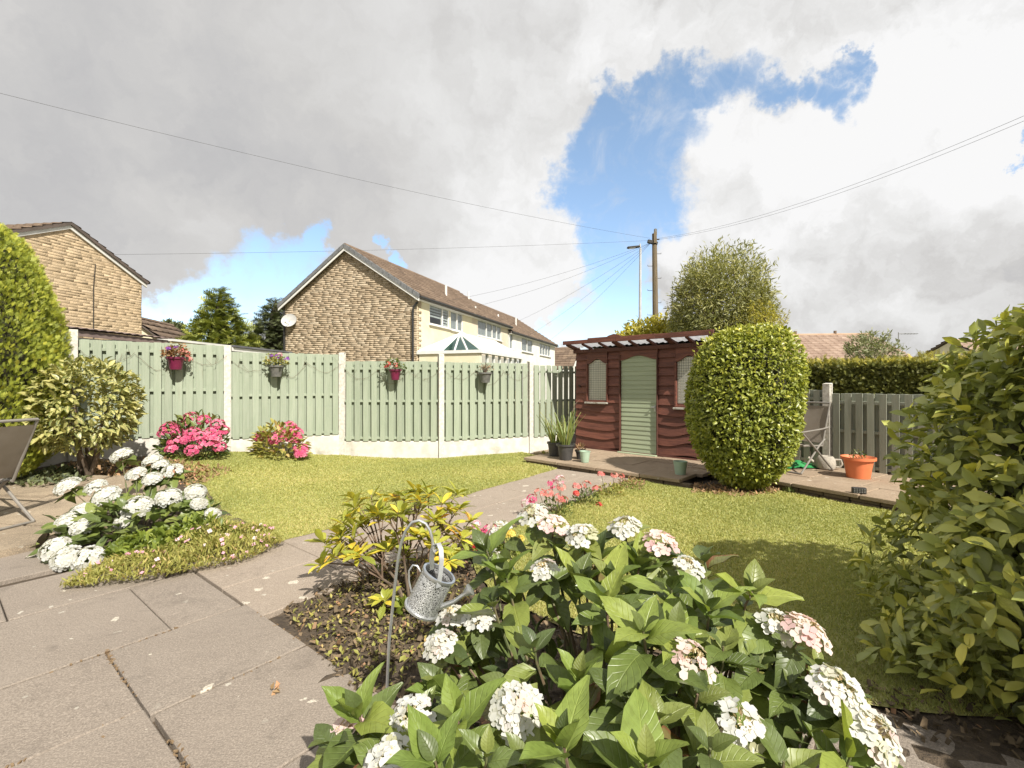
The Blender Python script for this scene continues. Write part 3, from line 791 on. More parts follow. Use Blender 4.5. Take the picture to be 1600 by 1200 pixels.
# patio and path paving: u runs along the path, v across it
UX, VX = Vector((0.62, 0.785)), Vector((0.785, -0.62))
def uv2(u, v): return UX * u + VX * v
PAV_ROT = math.atan2(UX.y, UX.x)
def slab(parent, u0, u1, v0, v1, m, top=0.0, gap=0.0035, th=0.05, seed=None, name='slab', ch=0.005):
    c = uv2((u0 + u1) / 2, (v0 + v1) / 2)
    mb = MB().cbox((0, 0, 0), (u1 - u0 - gap * 2, v1 - v0 - gap * 2, th), ch)
    o = mb.build(name, m, parent)
    o.location = (c.x, c.y, top - th / 2 + random.uniform(-0.003, 0.003))
    o.rotation_euler = (random.uniform(-0.004, 0.004), random.uniform(-0.004, 0.004), PAV_ROT + random.uniform(-0.003, 0.003))
    return o
patio = tag(empty('patio_paving'), 'worn concrete slab patio', None, kind='structure')
for (u0, u1, v0, v1) in [
        (0.61, 1.29, -2.42, -1.72), (0.60, 1.29, -3.17, -2.42), (1.28, 1.32, -2.80, -1.75),
        (-0.28, 0.60, -2.50, -1.88), (-0.28, 0.61, -1.88, -1.2), (0.61, 1.29, -1.72, -1.0), (0.1, 0.60, -3.17, -2.50), (-0.6, 0.1, -3.17, -2.50),
        (-0.28, 0.61, -1.2, -0.5), (0.61, 1.2, -1.0, -0.45), (-1.1, -0.28, -2.5, -1.88), (-1.1, -0.28, -1.88, -1.2), (-1.1, -0.28, -1.2, -0.4),
        (0.0, 0.89, -4.05, -3.18), (0.89, 1.265, -4.05, -3.18), (-0.9, 0.0, -4.05, -3.18), (-0.6, 0.32, -4.9, -4.06), (0.32, 1.10, -4.75, -4.06),
        (-0.6, 0.25, -5.7, -4.91), (0.25, 0.92, -5.6, -4.91), (-0.6, 0.35, -6.4, -5.71), (-1.4, -0.6, -5.3, -4.4), (-1.5, -0.6, -6.2, -5.3)]:
    if u1 - u0 > 0.1: slab(patio, u0, u1, v0, v1, 'slab')
for (u0, u1, v0, v1) in [(1.9, 2.5, -0.9, -0.2), (1.9, 2.55, -0.2, 0.5), (1.2, 1.9, 0.2, 1.0), (1.9, 2.62, 0.5, 1.15), (1.9, 2.6, 1.15, 1.8)]:
    slab(patio, u0, u1, v0, v1, 'slab', -0.004)
path = tag(empty('garden_path'), 'concrete slab path', None, kind='structure')
for row, (v0, v1, off) in enumerate([(-4.22, -3.53, 0.0), (-3.53, -2.93, 0.34)]):
    u = 1.275
    first = True
    while u < 6.45:
        l = (0.72 if first and row == 0 else 0.68) if first else random.choice((0.62, 0.88, 0.9, 0.72))
        u2 = min(u + l, 6.5)
        if u2 - u > 0.15: slab(path, u, u2, v0, v1, 'path_slab', 0.002)
        u = u2; first = False
# moss and crumbs caught in the joints of the nearer slabs
mb = MB()
for _ in range(420):
    u = random.choice((0.61, 1.28, 0.6)) + random.uniform(-0.012, 0.012); v = random.uniform(-3.2, -1.75)
    if random.random() < 0.55: v = random.choice((-3.175, -2.42, -2.5)) + random.uniform(-0.012, 0.012); u = random.uniform(-0.3, 1.3)
    c = uv2(u, v); s = random.uniform(0.003, 0.008)
    if math.sin(u * 7 + v * 5) + random.uniform(-1, 1) < 0.2: continue
    mb.box((c.x, c.y, -0.004), (s * 2.2, s, s * 1.4), Matrix.Rotation(random.uniform(0, 6.3), 3, 'Z'))
mb.build('joint_debris', 'leaf_litter_brown', patio, kind='stuff')

# sandstone flags of the upper sitting place, far left
flags = tag(empty('stone_terrace'), 'uneven sandstone flags', None, kind='structure')
FL = [[(-6.3, 3.55), (-4.12, 3.72), (-4.0, 3.95), (-4.35, 4.38), (-5.3, 4.5), (-6.4, 4.3)],
      [(-6.4, 4.32), (-5.32, 4.52), (-5.2, 5.2), (-6.6, 5.3)],
      [(-5.3, 4.52), (-4.36, 4.40), (-3.98, 4.78), (-4.05, 5.3), (-5.18, 5.24)],
      [(-6.7, 5.33), (-5.2, 5.23), (-5.1, 5.95), (-6.7, 6.05)],
      [(-5.17, 5.27), (-4.06, 5.33), (-4.3, 5.95), (-5.08, 6.0)],
      [(-8.4, 3.4), (-6.33, 3.56), (-6.42, 4.3), (-8.4, 4.4)], [(-8.4, 4.43), (-6.43, 4.33), (-6.63, 5.32), (-8.4, 5.5)]]
for poly in FL:
    cx = sum(p[0] for p in poly) / len(poly); cy = sum(p[1] for p in poly) / len(poly)
    pl = [(cx + (p[0] - cx) * 0.985, cy + (p[1] - cy) * 0.985) for p in smooth_poly(poly, 0.16, 0.012, int(abs(cx) * 100))]
    mb = MB(); t = 0.055 + random.uniform(-0.006, 0.006)
    zt = [float(gz(p[0], p[1])) + t + random.uniform(-0.003, 0.003) for p in pl]
    mb.prism(pl, [z - 0.09 for z in zt], zt)
    mb.build('flagstone', 'flagstone', flags)

# ------------------------------------------------------------------ raised paving before the shed
SF = Vector((1.33, 9.68)); SX = Vector((0.729, -0.684)); SY = Vector((0.684, 0.729))
SHED_M = frame((SF.x, SF.y, 0.10), SX, SY)
deck = tag(empty('shed_terrace', mat=SHED_M), 'raised slab paving before the shed', None, kind='structure')
for r, (y0, y1) in enumerate([(-1.78, -1.18), (-1.17, -0.58), (-0.57, 0.03)]):
    x = 0.12 - 0.3 * (r == 1)
    while x < 2.9:
        l = random.choice((0.6, 0.9, 0.75)); x2 = min(x + l, 3.05)
        mb = MB().cbox((0, 0, 0), (x2 - x - 0.012, y1 - y0 - 0.01, 0.05), 0.005)
        o = mb.build('slab', 'terrace_slab', deck); o.location = ((x + x2) / 2, (y0 + y1) / 2, -0.026 + random.uniform(-0.004, 0.003))
        x = x2
mb = MB()
x = 0.15
while x < 2.95:
    l = random.uniform(0.22, 0.4); mb = MB().cbox((0, 0, 0), (l - 0.012, 0.10, 0.07), 0.008)
    o = mb.build('edge_stone', 'kerb_stone', deck); o.location = (x + l / 2, -1.70, -0.088); x += l
# ------------------------------------------------------------------ raised terrace on the far side
TD = Vector((0.54, -0.84)).normalized(); TN = Vector((0.84, 0.54)).normalized()
TO = Vector((3.46, 6.30))
TERR_M = frame((TO.x, TO.y, 0.12), TD, TN)
terr = tag(empty('side_terrace', mat=TERR_M), 'raised stone terrace by the low fence', None, kind='structure')
for r, (y0, y1) in enumerate([(-0.02, 0.58), (0.59, 1.2), (1.21, 1.85)]):
    x = -1.2 - 0.35 * (r == 1)
    while x < 3.3:
        l = random.choice((0.45, 0.6, 0.75)); x2 = x + l
        mb = MB().cbox((0, 0, 0), (l - 0.012, y1 - y0 - 0.01, 0.05), 0.006)
        o = mb.build('slab', 'terrace_slab', terr); o.location = ((x + x2) / 2, (y0 + y1) / 2, -0.026 + random.uniform(-0.004, 0.004))
        x = x2
for c in range(2):
    x = -1.2 + 0.1 * c
    while x < 3.3:
        l = random.uniform(0.22, 0.42); mb = MB().cbox((0, 0, 0), (l - 0.01, 0.12, 0.042), 0.007)
        o = mb.build('edge_stone', 'kerb_stone', terr); o.location = (x + l / 2, 0.07 + random.uniform(-0.008, 0.008), -0.075 - c * 0.046); x += l
simple('shed_pane', (0.58, 0.57, 0.48), (0.64, 0.63, 0.54), 0.25, 3.0)
simple('sill_paint', (0.40, 0.38, 0.33), (0.22, 0.16, 0.12), 0.8, 12.0, contrast=(0.5, 0.62))
leafmat('dead_leaf', [(0.0, (0.07, 0.05, 0.03)), (0.6, (0.15, 0.11, 0.065)), (0.92, (0.24, 0.17, 0.10)), (1.0, (0.40, 0.21, 0.11))], 0.85, 0.1)
leafmat('rhodo_leaf_mass', [(0.0, (0.263, 0.301, 0.048)), (0.58, (0.439, 0.432, 0.064)), (0.82, (0.691, 0.573, 0.074)), (0.95, (0.85, 0.621, 0.074)), (1.0, (0.85, 0.402, 0.086))], 0.3, 0.25)

# ================================================================== FENCES
def slat_mesh(w, h, t, m, name='slat', k=0):
    mb = MB(); r = random.Random(k)
    mb.cbox((0, 0, h / 2), (w, t, h), 0.003)
    return mb.mesh(name, m)

def fence_panel(parent, a, b, zb, h, nsl, m, cover=0.66, th=0.014, lift=0.0):
    """hit and miss panel: boards on both faces of three rails"""
    a = Vector(a); b = Vector(b); d = (b - a); L = d.length; d.normalize()
    n = Vector((-d.y, d.x))
    pan = empty('fence_panel', mat=frame((a.x, a.y, zb), d, n)); pan.parent = parent
    pitch = (L - 0.02) / nsl; w = pitch * cover
    ms = [slat_mesh(w * f, h - e, th, m, k=i) for i, (f, e) in enumerate(((1.0, 0.0), (0.985, 0.004), (1.01, 0.002)))]
    for i in range(nsl):
        x = 0.01 + pitch * (i + 0.5)
        o = put('slat', random.choice(ms), pan, loc=(x + random.uniform(-0.003, 0.003), -0.033, random.uniform(-0.004, 0.004)))
        o.rotation_euler = (random.uniform(-0.004, 0.004), random.uniform(-0.003, 0.003), random.uniform(-0.03, 0.03))
    for i in range(nsl + 1):
        x = 0.01 + pitch * i
        if i in (0, nsl): x += 0.03 if i == 0 else -0.03
        put('slat', random.choice(ms), pan, loc=(x, 0.033, random.uniform(-0.004, 0.004)))
    for z in (0.055, h * 0.5, h - 0.14):
        mb = MB().cbox((L / 2, 0, z), (L - 0.02, 0.048, 0.045), 0.003); mb.build('rail', m, pan)
    return pan

def post_mesh(h, w=0.10, m='post_concrete'):
    mb = MB(); s = w / 2; c = 0.012
    # slotted section: two shallow grooves on the sides
    prof = [(-s, -s), (s, -s), (s, -0.025), (s - 0.018, -0.02), (s - 0.018, 0.02), (s, 0.025), (s, s), (-s, s), (-s, 0.025), (-s + 0.018, 0.02), (-s + 0.018, -0.02), (-s, -0.025)]
    mb.prism(prof, 0, h)
    mb.prism([(p[0] * 0.98, p[1] * 0.98) for p in ((-s, -s), (s, -s), (s, s), (-s, s))], h, [h + 0.004, h + 0.004, h + 0.016, h + 0.016])
    return mb.mesh('post', m)

fence = tag(empty('garden_fence', (-3.2, 8.9, 0)), 'sage green slatted fence between white concrete posts, hung with flower pots', 'fence')
FO = Matrix.Translation((3.2, -8.9, 0))
P = [(-6.43, 6.85), (-4.93, 8.10), (-3.24, 8.92), (-1.36, 8.93), (0.38, 9.78), (1.95, 10.95)]
PB = [0.54, 0.44, 0.315, 0.305, 0.28]       # bottom of each panel
GB = [0.20, 0.12, 0.0, 0.0, -0.02]
NS = [13, 12, 11, 11, 11]
def fp(o):                      # parent under the fence, keeping world place
    o.parent = fence; o.matrix_parent_inverse = Matrix.Translation((3.2, -8.9, 0)); return o
for i in range(5):
    pan = fence_panel(None, P[i], P[i + 1], PB[i], 1.52, NS[i], 'fence_green', 0.70 if i < 2 else 0.64)
    a = Vector(P[i]); b = Vector(P[i + 1]); d = (b - a).normalized(); n = Vector((-d.y, d.x))
    # keep clear of the posts
    pan.matrix_world = frame((a.x + d.x * 0.045, a.y + d.y * 0.045, PB[i]), d, n) @ Matrix.Diagonal((((b - a).length - 0.09) / (b - a).length, 1, 1, 1))
    fp(pan)
    mb = MB(); L = (b - a).length; h = PB[i] - GB[i]
    mb.cbox((L / 2, 0, h / 2 - 0.04), (L - 0.07, 0.05, h + 0.07), 0.006)
    o = mb.build('gravel_board', 'kick_board', None); o.matrix_world = frame((a.x, a.y, GB[i]), d, n); fp(o)
# board running on behind the shrubs
a = Vector((-7.93, 5.6)); b = Vector(P[0]); d = (b - a).normalized(); n = Vector((-d.y, d.x))
pan = fence_panel(None, a, b, 0.62, 1.52, 13, 'fence_green', 0.7); fp(pan)
mb = MB().cbox(((b - a).length / 2, 0, 0.15), ((b - a).length - 0.07, 0.05, 0.38), 0.006)
o = mb.build('gravel_board', 'kick_board', None); o.matrix_world = frame((a.x, a.y, 0.26), d, n); fp(o)
for i, (p, top) in enumerate(zip(P[:5], (2.19, 2.06, 1.99, 1.965, 1.86))):
    zb = GB[min(i, 4)] - 0.1
    o = link_mesh('post', post_mesh(top - zb)); d = (Vector(P[i + 1]) - Vector(p)).normalized()
    o.matrix_world = frame((p[0], p[1], zb), d, Vector((-d.y, d.x))); fp(o)

low = tag(empty('low_fence', (4.9, 7.3, 0.1)), 'shaded grey-green slatted fence with a white post behind the terracotta pot', 'fence')
def lp(o):
    o.parent = low; o.matrix_parent_inverse = Matrix.Translation((-4.9, -7.3, -0.1)); return o
q0 = Vector((4.93, 7.30))
for s0, s1, zb, hh, nn in [(-0.95, -0.06, 0.13, 1.18, 6), (0.06, 1.84, 0.12, 1.14, 12), (1.95, 3.75, 0.12, 1.14, 12)]:
    a = q0 + TD * s0; b = q0 + TD * s1
    lp(fence_panel(None, a, b, zb, hh, nn, 'fence_grey', 0.62))
for s0, t in ((0.0, 1.40), (1.895, 1.38)):
    p = q0 + TD * s0
    o = link_mesh('post', post_mesh(t + 0.1)); o.matrix_world = frame((p.x, p.y, -0.1), TD, TN); lp(o)

# ================================================================== HOUSES
def wall_cells(mb, axis, f0, f1, u0, u1, z0, z1, holes):
    """a wall from u0..u1, z0..z1 with rectangular openings; axis says which local axis runs along it"""
    us = sorted({u0, u1, *[h[0] for h in holes], *[h[1] for h in holes]}); zs = sorted({z0, z1, *[h[2] for h in holes], *[h[3] for h in holes]})
    for i in range(len(us) - 1):
        for j in range(len(zs) - 1):
            cu = (us[i] + us[i + 1]) / 2; cz = (zs[j] + zs[j + 1]) / 2
            if any(h[0] < cu < h[1] and h[2] < cz < h[3] for h in holes): continue
            c = ((f0 + f1) / 2, cu, cz) if axis == 'y' else (cu, (f0 + f1) / 2, cz)
            s = (f1 - f0, us[i + 1] - us[i], zs[j + 1] - zs[j]) if axis == 'y' else (us[i + 1] - us[i], f1 - f0, zs[j + 1] - zs[j])
            mb.box(c, s)

def stones(inside_fn, u0, u1, z0, z1, course, lmin, lmax, depth, m, name, place, seed=1):
    """coursed walling: every stone its own block, uneven in depth"""
    r = random.Random(seed); V = []; F = []; T = []
    z = z0
    while z < z1:
        h = course * r.uniform(0.85, 1.15); u = u0 + r.uniform(-lmax, 0)
        while u < u1:
            l = r.uniform(lmin, lmax); a = max(u, u0); b = min(u + l, u1)
            lo, hi = inside_fn(z + h)
            a = max(a, lo); b = min(b, hi)
            if b - a > 0.03:
                dp = depth * r.uniform(0.4, 1.5); j = 0.006; t = min(1, max(0, r.gauss(0.55, 0.24)))
                bz = len(V)
                for q in (0.0, 1.0):
                    e = 0.004 * q
                    for uu, zz in ((a + j + e, z + j + e), (b - j - e, z + j + e), (b - j - e, z + h - j - e), (a + j + e, z + h - j - e)):
                        V.append(place(uu + q * r.uniform(-0.004, 0.004), zz + q * r.uniform(-0.004, 0.004), dp * q * r.uniform(0.8, 1.15))); T.append(t)
                F += [(bz + 4, bz + 5, bz + 6, bz + 7), (bz, bz + 1, bz + 5, bz + 4), (bz + 1, bz + 2, bz + 6, bz + 5), (bz + 2, bz + 3, bz + 7, bz + 6), (bz + 3, bz, bz + 4, bz + 7)]
            u += l
        z += h
    return np_mesh(name, np.array(V), np.array(F), np.array(T), None, False, m)

def roof_tiles(e0, e1, top0, m, tw, row, name, parent, prof=0.0):
    """tiles on one slope: e0,e1 eave ends (start, finish), top0 = vector up the slope from e0"""
    e0 = Vector(e0); e1 = Vector(e1); up = Vector(top0); ax = (e1 - e0); L = ax.length; ax.normalize(); S = up.length; up.normalize()
    nrm = ax.cross(up).normalized()
    if nrm.z < 0: nrm = -nrm
    V = []; F = []; T = []
    nr = int(S / row); nc = int(L / tw); r = random.Random(5)
    tw = L / nc; row = S / nr
    for i in range(nr):
        for j in range(nc):
            t = min(1, max(0, r.gauss(0.5, 0.22))); o = e0 + ax * (j * tw) + up * (i * row)
            k = r.uniform(0.0, 0.006)
            pts = [(0.0, 0.0, 0.050 + prof * 0.8 + k), (0.5, 0.0, 0.030 + k), (1.0, 0.0, 0.056 + prof * 0.8 + k), (0.0, 1.06, 0.010), (0.5, 1.06, 0.004), (1.0, 1.06, 0.012)]
            b = len(V)
            for x, y, z in pts: V.append(tuple(o + ax * (x * tw * 0.985) + up * (y * row) + nrm * (z + 0.02))); T.append(t)
            for x, y, z in pts[:3]: V.append(tuple(o + ax * (x * tw * 0.985) + nrm * 0.002)); T.append(t)
            F += [(b, b + 1, b + 4, b + 3), (b + 1, b + 2, b + 5, b + 4), (b + 6, b + 7, b + 1, b), (b + 7, b + 8, b + 2, b + 1)]
    o = link_mesh(name, np_mesh(name, np.array(V), np.array(F), np.array(T), None, False, m), parent)
    o['kind'] = 'stuff'
    return o

def window_y(house, x, y0, y1, z0, z1, lights, blind=None, name='window', open_=None):
    """window in a wall that faces +x: frame, mullions, panes, sill"""
    w = empty(name, (0, 0, 0)); w.parent = house
    mb = MB(); f = 0.06
    mb.box((x - 0.04, (y0 + y1) / 2, z1 - f / 2), (0.08, y1 - y0, f)); mb.box((x - 0.04, (y0 + y1) / 2, z0 + f / 2), (0.08, y1 - y0, f))
    ed = [y0] + [y0 + (y1 - y0) * k for k in lights] + [y1]
    for k, e in enumerate(ed):
        c = e + (f / 2 if k == 0 else -f / 2 if k == len(ed) - 1 else 0)
        mb.box((x - 0.042, c, (z0 + z1) / 2), (0.08, f * (1.0 if k in (0, len(ed) - 1) else 1.5), z1 - z0 - 2 * f))
    mb.build('frame', 'white_trim', w)
    for k in range(len(ed) - 1):
        g = MB().box((x - 0.035, (ed[k] + ed[k + 1]) / 2, (z0 + z1) / 2), (0.012, ed[k + 1] - ed[k] - 0.06, z1 - z0 - 0.1)); g.build('pane', 'window_glass', w)
    MB().box((x + 0.03, (y0 + y1) / 2, z0 - 0.03), (0.16, y1 - y0 + 0.12, 0.05)).build('sill', 'white_trim', w)
    if blind:
        for k in range(len(ed) - 1):
            if blind[k] == 's':
                b = MB(); z = z1 - 0.08
                while z > z0 + (0.30 if k == 0 else 0.1):
                    b.box((x - 0.075, (ed[k] + ed[k + 1]) / 2, z - 0.035), (0.01, ed[k + 1] - ed[k] - 0.04, 0.07)); z -= 0.125
                b.build('blind', 'blind_white', w)
            elif blind[k] == 'c':
                b = MB(); yy = ed[k] + 0.04
                while yy < ed[k + 1] - 0.05:
                    b.box((x - 0.075 - 0.02 * (int(yy * 20) % 2), yy + 0.03, (z0 + z1) / 2), (0.012, 0.062, z1 - z0 - 0.06)); yy += 0.06
                b.build('curtain', 'curtain_grey', w)
    return w

HG = Vector((0.94, -0.34)); HR = Vector((0.34, 0.94)); HC = Vector((-3.83, 18.9)); HW = 6.9
HL = HC - HG * HW
RISE, EAVE, OV = 2.24, 5.06, 0.20

def terrace_house(label, y0, y1, dz, wallm, wins, gable_stone=False, cat='house', end=False, vents=(), ground_wins=()):
    o3 = HL + HR * y0
    h = tag(empty('terraced_house', mat=frame((o3.x, o3.y, dz), HG, HR)), label, cat, 'terrace of houses beyond the fence')
    L = y1 - y0; W = HW
    mb = MB(); wall_cells(mb, 'y', W - 0.25, W, 0.0, L, -0.5 - dz, EAVE, [(a, b, c, d) for a, b, c, d, *_ in list(wins) + list(ground_wins)])
    mb.build('wall', wallm, h)
    mb = MB(); mb.box((0.125, L / 2, 2.2), (0.25, L, 5.6)); mb.build('wall', wallm, h)
    for yy, mm in ((0.0, 'mortar' if gable_stone else wallm), (L - 0.2, wallm)):
        mb = MB(); mb.prism_y([(0.252, -0.5 - dz), (W - 0.252, -0.5 - dz), (W - 0.252, EAVE), (W / 2, EAVE + RISE - 0.17), (0.252, EAVE)], yy + 0.003, yy + 0.2); mb.build('gable_wall', mm, h)
    MB().box((W / 2, L / 2, 2.6), (W - 0.52, L - 0.42, 0.2)).build('floor', 'curtain_grey', h)
    if gable_stone:
        lim = lambda z: (0.0, W) if z < EAVE else ((z - EAVE) / RISE * W / 2, W - (z - EAVE) / RISE * W / 2)
        me = stones(lim, 0, W, -0.5, EAVE + RISE - 0.1, 0.085, 0.18, 0.62, 0.018, 'stone_gable', 'stone_facing', lambda u, z, d: (u, -d, z), 3)
        o = link_mesh('stone_facing', me, h); o['kind'] = 'stuff'
        # stone quoin return on the long wall
        me = stones(lambda z: (0.0, 0.12 + 0.16 * (int(z / 0.11) % 2)), 0, 0.4, -0.5, EAVE - 0.25, 0.11, 0.3, 0.4, 0.02, 'stone_gable', 'corner_stones', lambda u, z, d: (W + d, u, z), 9)
        o = link_mesh('corner_stones', me, h); o['kind'] = 'stuff'
    # roof: two slopes, tiles on each
    k = RISE / (W / 2); th = 0.12
    ya, yb = (-0.18 if gable_stone else 0.0), L + (0.16 if end else 0.0)
    rf = MB()
    for s in (0, 1):
        xe = -OV if s == 0 else W + OV; ze = EAVE - k * OV
        a = Vector((xe, 0, ze)); b = Vector((W / 2, 0, EAVE + RISE))
        rf.prism_y([(a.x, a.z - 0.02), (b.x, b.z - 0.02), (b.x, b.z - th), (a.x, a.z - th)] if s == 0 else [(a.x, a.z - th), (b.x, b.z - th), (b.x, b.z - 0.021), (a.x, a.z - 0.021)], ya, yb)
    ro = rf.build('roof', 'tile_dark', h)
    up = Vector((W / 2 - (W + OV), 0, RISE + k * OV))
    roof_tiles((W + OV + 0.02, ya, EAVE - k * OV), (W + OV + 0.02, yb, EAVE - k * OV), up, 'tile_brown_each', 0.30, 0.34, 'roof_tiles', ro)
    up2 = Vector((W / 2 + OV, 0, RISE + k * OV))
    roof_tiles((-OV - 0.02, ya, EAVE - k * OV), (-OV - 0.02, yb, EAVE - k * OV), up2, 'tile_brown_each', 0.30, 0.34, 'roof_tiles', ro)
    MB().tube([(W / 2, ya, EAVE + RISE + 0.015), (W / 2, yb, EAVE + RISE + 0.015)], 0.10, 8).build('ridge_tiles', 'tile_brown', ro)
    # eaves: fascia, gutter
    MB().box((W + OV - 0.03, (ya + yb) / 2, EAVE - k * OV - 0.075), (0.03, yb - ya, 0.15)).build('fascia', 'white_trim', h)
    MB().box((W + OV / 2 - 0.02, (ya + yb) / 2, EAVE - k * OV - 0.135), (OV - 0.05, yb - ya - 0.01, 0.03)).build('soffit', 'white_trim', h)
    MB().tube([(W + OV + 0.045, ya, EAVE - k * OV - 0.05), (W + OV + 0.045, yb, EAVE - k * OV - 0.05)], 0.058, 8).build('gutter', 'black_plastic', h)
    for vy, vx, vh in vents:
        z = EAVE + (W - vx) * k
        MB().tube([(vx, vy, z), (vx, vy, z + vh)], 0.06, 8).build('vent_pipe', 'white_trim', ro)
    for a, b, c, d, li, bl in wins: window_y(h, W - 0.02, a, b, c, d, li, bl)
    for a, b, c, d, li, bl in ground_wins: window_y(h, W - 0.06, a, b, c, d, li, bl)
    return h

h1 = terrace_house('stone gable end house with cream wall and conservatory beside it', 0.0, 5.25, 0.0, 'render_cream',
                   [(0.97, 2.78, 3.95, 4.82, (0.66,), 'ss'), (2.90, 4.20, 3.92, 4.82, (0.55,), 'cc')], True, vents=((4.9, 5.6, 0.55),))
h2 = terrace_house('pale pinkish rendered house between the cream house and the white ones', 5.26, 10.5, 0.0, 'render_pink',
                   [(0.72, 4.15, 3.95, 4.82, (0.36, 0.60, 0.80), 'cccc')], False, end=True, vents=((2.6, 5.9, 0.12), (4.9, 4.4, 0.5)))
h3 = terrace_house('white rendered terraced house with satellite dishes, third from the stone gable', 10.68, 16.2, -0.27, 'render_white',
                   [(0.2, 0.75, 3.85, 4.82, (), 'c'), (2.5, 5.0, 3.88, 4.82, (0.5,), 'cc')], False, vents=((3.0, 5.0, 0.2), (5.0, 5.6, 0.6)))
h4 = terrace_house('farthest white rendered house at the end of the terrace', 16.21, 21.9, -0.27, 'render_white',
                   [(1.2, 4.3, 3.88, 4.82, (0.25, 0.5, 0.75), 'cccc')], False, end=True)
# verge, bargeboard, pipes and dish of the gable end house
k = RISE / (HW / 2)
for s in (-1, 1):
    e = Vector((HW / 2 + s * (HW / 2 + OV), EAVE - k * OV)); t = Vector((HW / 2, EAVE + RISE))
    pl = lambda d0, d1: [(e.x, e.y + d0), (t.x, t.y + d0), (t.x, t.y + d1), (e.x, e.y + d1)]
    A = pl(-0.22, -0.06); B = pl(-0.07, 0.075)
    if s > 0: A = A[::-1]; B = B[::-1]
    MB().prism_y(A, -0.215, -0.182).build('bargeboard', 'white_trim', h1)
    mb = MB(); n = 13
    for i in range(n):
        f0, f1 = i / n, (i + 0.94) / n
        p0 = e.lerp(t, f0); p1 = e.lerp(t, f1)
        q = [(p0.x, p0.y - 0.10), (p1.x, p1.y - 0.10), (p1.x, p1.y + 0.075), (p0.x, p0.y + 0.085)]
        if s > 0: q = q[::-1]
        mb = MB(); mb.prism_y(q, -0.25, -0.10); mb.build('verge_cap', 'grey_verge', h1)
MB().tube([(HW + 0.05, -0.05, EAVE - 0.35), (HW - 0.12, -0.10, EAVE - 0.55), (HW - 0.15, -0.10, EAVE - 0.8), (HW - 0.15, -0.10, 0.0)], 0.045, 8).build('downpipe', 'black_plastic', h1)
MB().tube([(0.02, -0.08, EAVE - 0.35), (0.04, -0.09, EAVE - 0.6), (0.04, -0.09, 0.0)], 0.045, 8).build('downpipe', 'black_plastic', h1)
def sat_dish(parent, loc, rx, rz, s=0.32, y=0.0):
    d = empty('satellite_dish', loc); d.parent = parent; d.rotation_euler = (0, 0, rz)
    R = Matrix.Rotation(rx, 3, 'X')
    MB().lathe([(0.001, -0.05), (s * 0.4, -0.04), (s * 0.75, -0.015), (s, 0.02), (s, 0.03), (s * 0.75, -0.003), (s * 0.4, -0.028), (0.001, -0.04)], 20, (0, -0.12, 0), R, 1, 0.85, False).build('reflector', 'dish_grey', d)
    MB().tube([(0, 0.02, -0.05), (0, -0.1, -0.05), (0.0, -0.12, 0)], 0.018, 6).build('arm', 'dish_grey', d)
    MB().tube([(0, -0.12, -0.2), (0, -0.42, -0.12)], 0.012, 6).tube([(0, -0.40, -0.15), (0, -0.45, -0.09)], 0.03, 8).build('feed', 'dish_grey', d)
    return d
sat_dish(h1, (0.38, -0.06, 4.25), rad(75), rad(15), 0.36)
sat_dish(h3, (HW + 0.06, 1.1, 3.3), rad(75), rad(95), 0.4)

# conservatory against the cream wall
cv_o = HL + HG * HW
cons = tag(empty('conservatory', mat=frame((cv_o.x + HG.x * 0.04, cv_o.y + HG.y * 0.04, 0), HG, HR)), 'white framed conservatory with hipped glazed roof against the cream wall', 'conservatory')
ce, cr = 2.68, 3.50
MB().box((1.36, 0.12, 1.1), (2.66, 0.2, 3.1)).build('end_wall', 'render_cream', cons)
mb = MB(); mb.box((1.36, 0.1, ce - 0.02), (2.82, 0.30, 0.12)); mb.box((2.64, 2.72, ce - 0.021), (0.3, 4.92, 0.12)); mb.build('eaves_beam', 'white_trim', cons)
mb = MB(); mb.box((2.60, 2.7, 0.3), (0.16, 5.1, 1.5)); mb.build('dwarf_wall', 'render_cream', cons)
for i in range(8):
    y = 0.25 + i * 0.69
    MB().box((2.62, y, 1.85), (0.10, 0.09, 1.6)).build('mullion', 'white_trim', cons)
    if i < 7:
        MB().box((2.62, y + 0.345, 1.55), (0.02, 0.60, 1.0)).build('pane', 'window_glass', cons)
        MB().box((2.625, y + 0.345, 2.33), (0.02, 0.60, 0.42)).build('pane', 'window_glass', cons)
        MB().box((2.62, y + 0.345, 2.09), (0.08, 0.60, 0.07)).build('transom', 'white_trim', cons)
ra, rb = Vector((1.30, 1.15, cr)), Vector((1.30, 5.2, cr))
E = [Vector((-0.02, 0.0, ce + 0.04)), Vector((2.74, 0.0, ce + 0.04)), Vector((2.74, 5.2, ce + 0.04)), Vector((-0.02, 5.2, ce + 0.04))]
def strip(a0, a1, b0, b1, m, name, n):
    for i in range(n):
        f0, f1 = (i + 0.04) / n, (i + 0.96) / n
        q = [a0.lerp(a1, f0), a0.lerp(a1, f1), b0.lerp(b1, f1), b0.lerp(b1, f0)]
        mb = MB(); mb.add([tuple(v) for v in q] + [(v.x, v.y, v.z - 0.025) for v in q], [(0, 1, 2, 3), (7, 6, 5, 4), (0, 4, 5, 1), (1, 5, 6, 2), (2, 6, 7, 3), (3, 7, 4, 0)]); mb.build(name, m, cons)
strip(E[0], E[1], ra, ra + Vector((0.01, 0, 0)), 'roof_glass', 'roof_pane', 5)
for i_, o_ in enumerate([c for c in cons.children if c.name.startswith('roof_pane')]):
    if i_ in (0, 1): o_.data.materials[0] = MATS['white_polycarb']
strip(E[1], E[2], ra, rb, 'white_polycarb', 'roof_panel', 8)
strip(E[3], E[0], rb, ra, 'white_polycarb', 'roof_panel', 8)
def bar(a, b, r=0.045): MB().tube([a, b], r, 6).build('glazing_bar', 'white_trim', cons)
bar(ra, rb, 0.06)
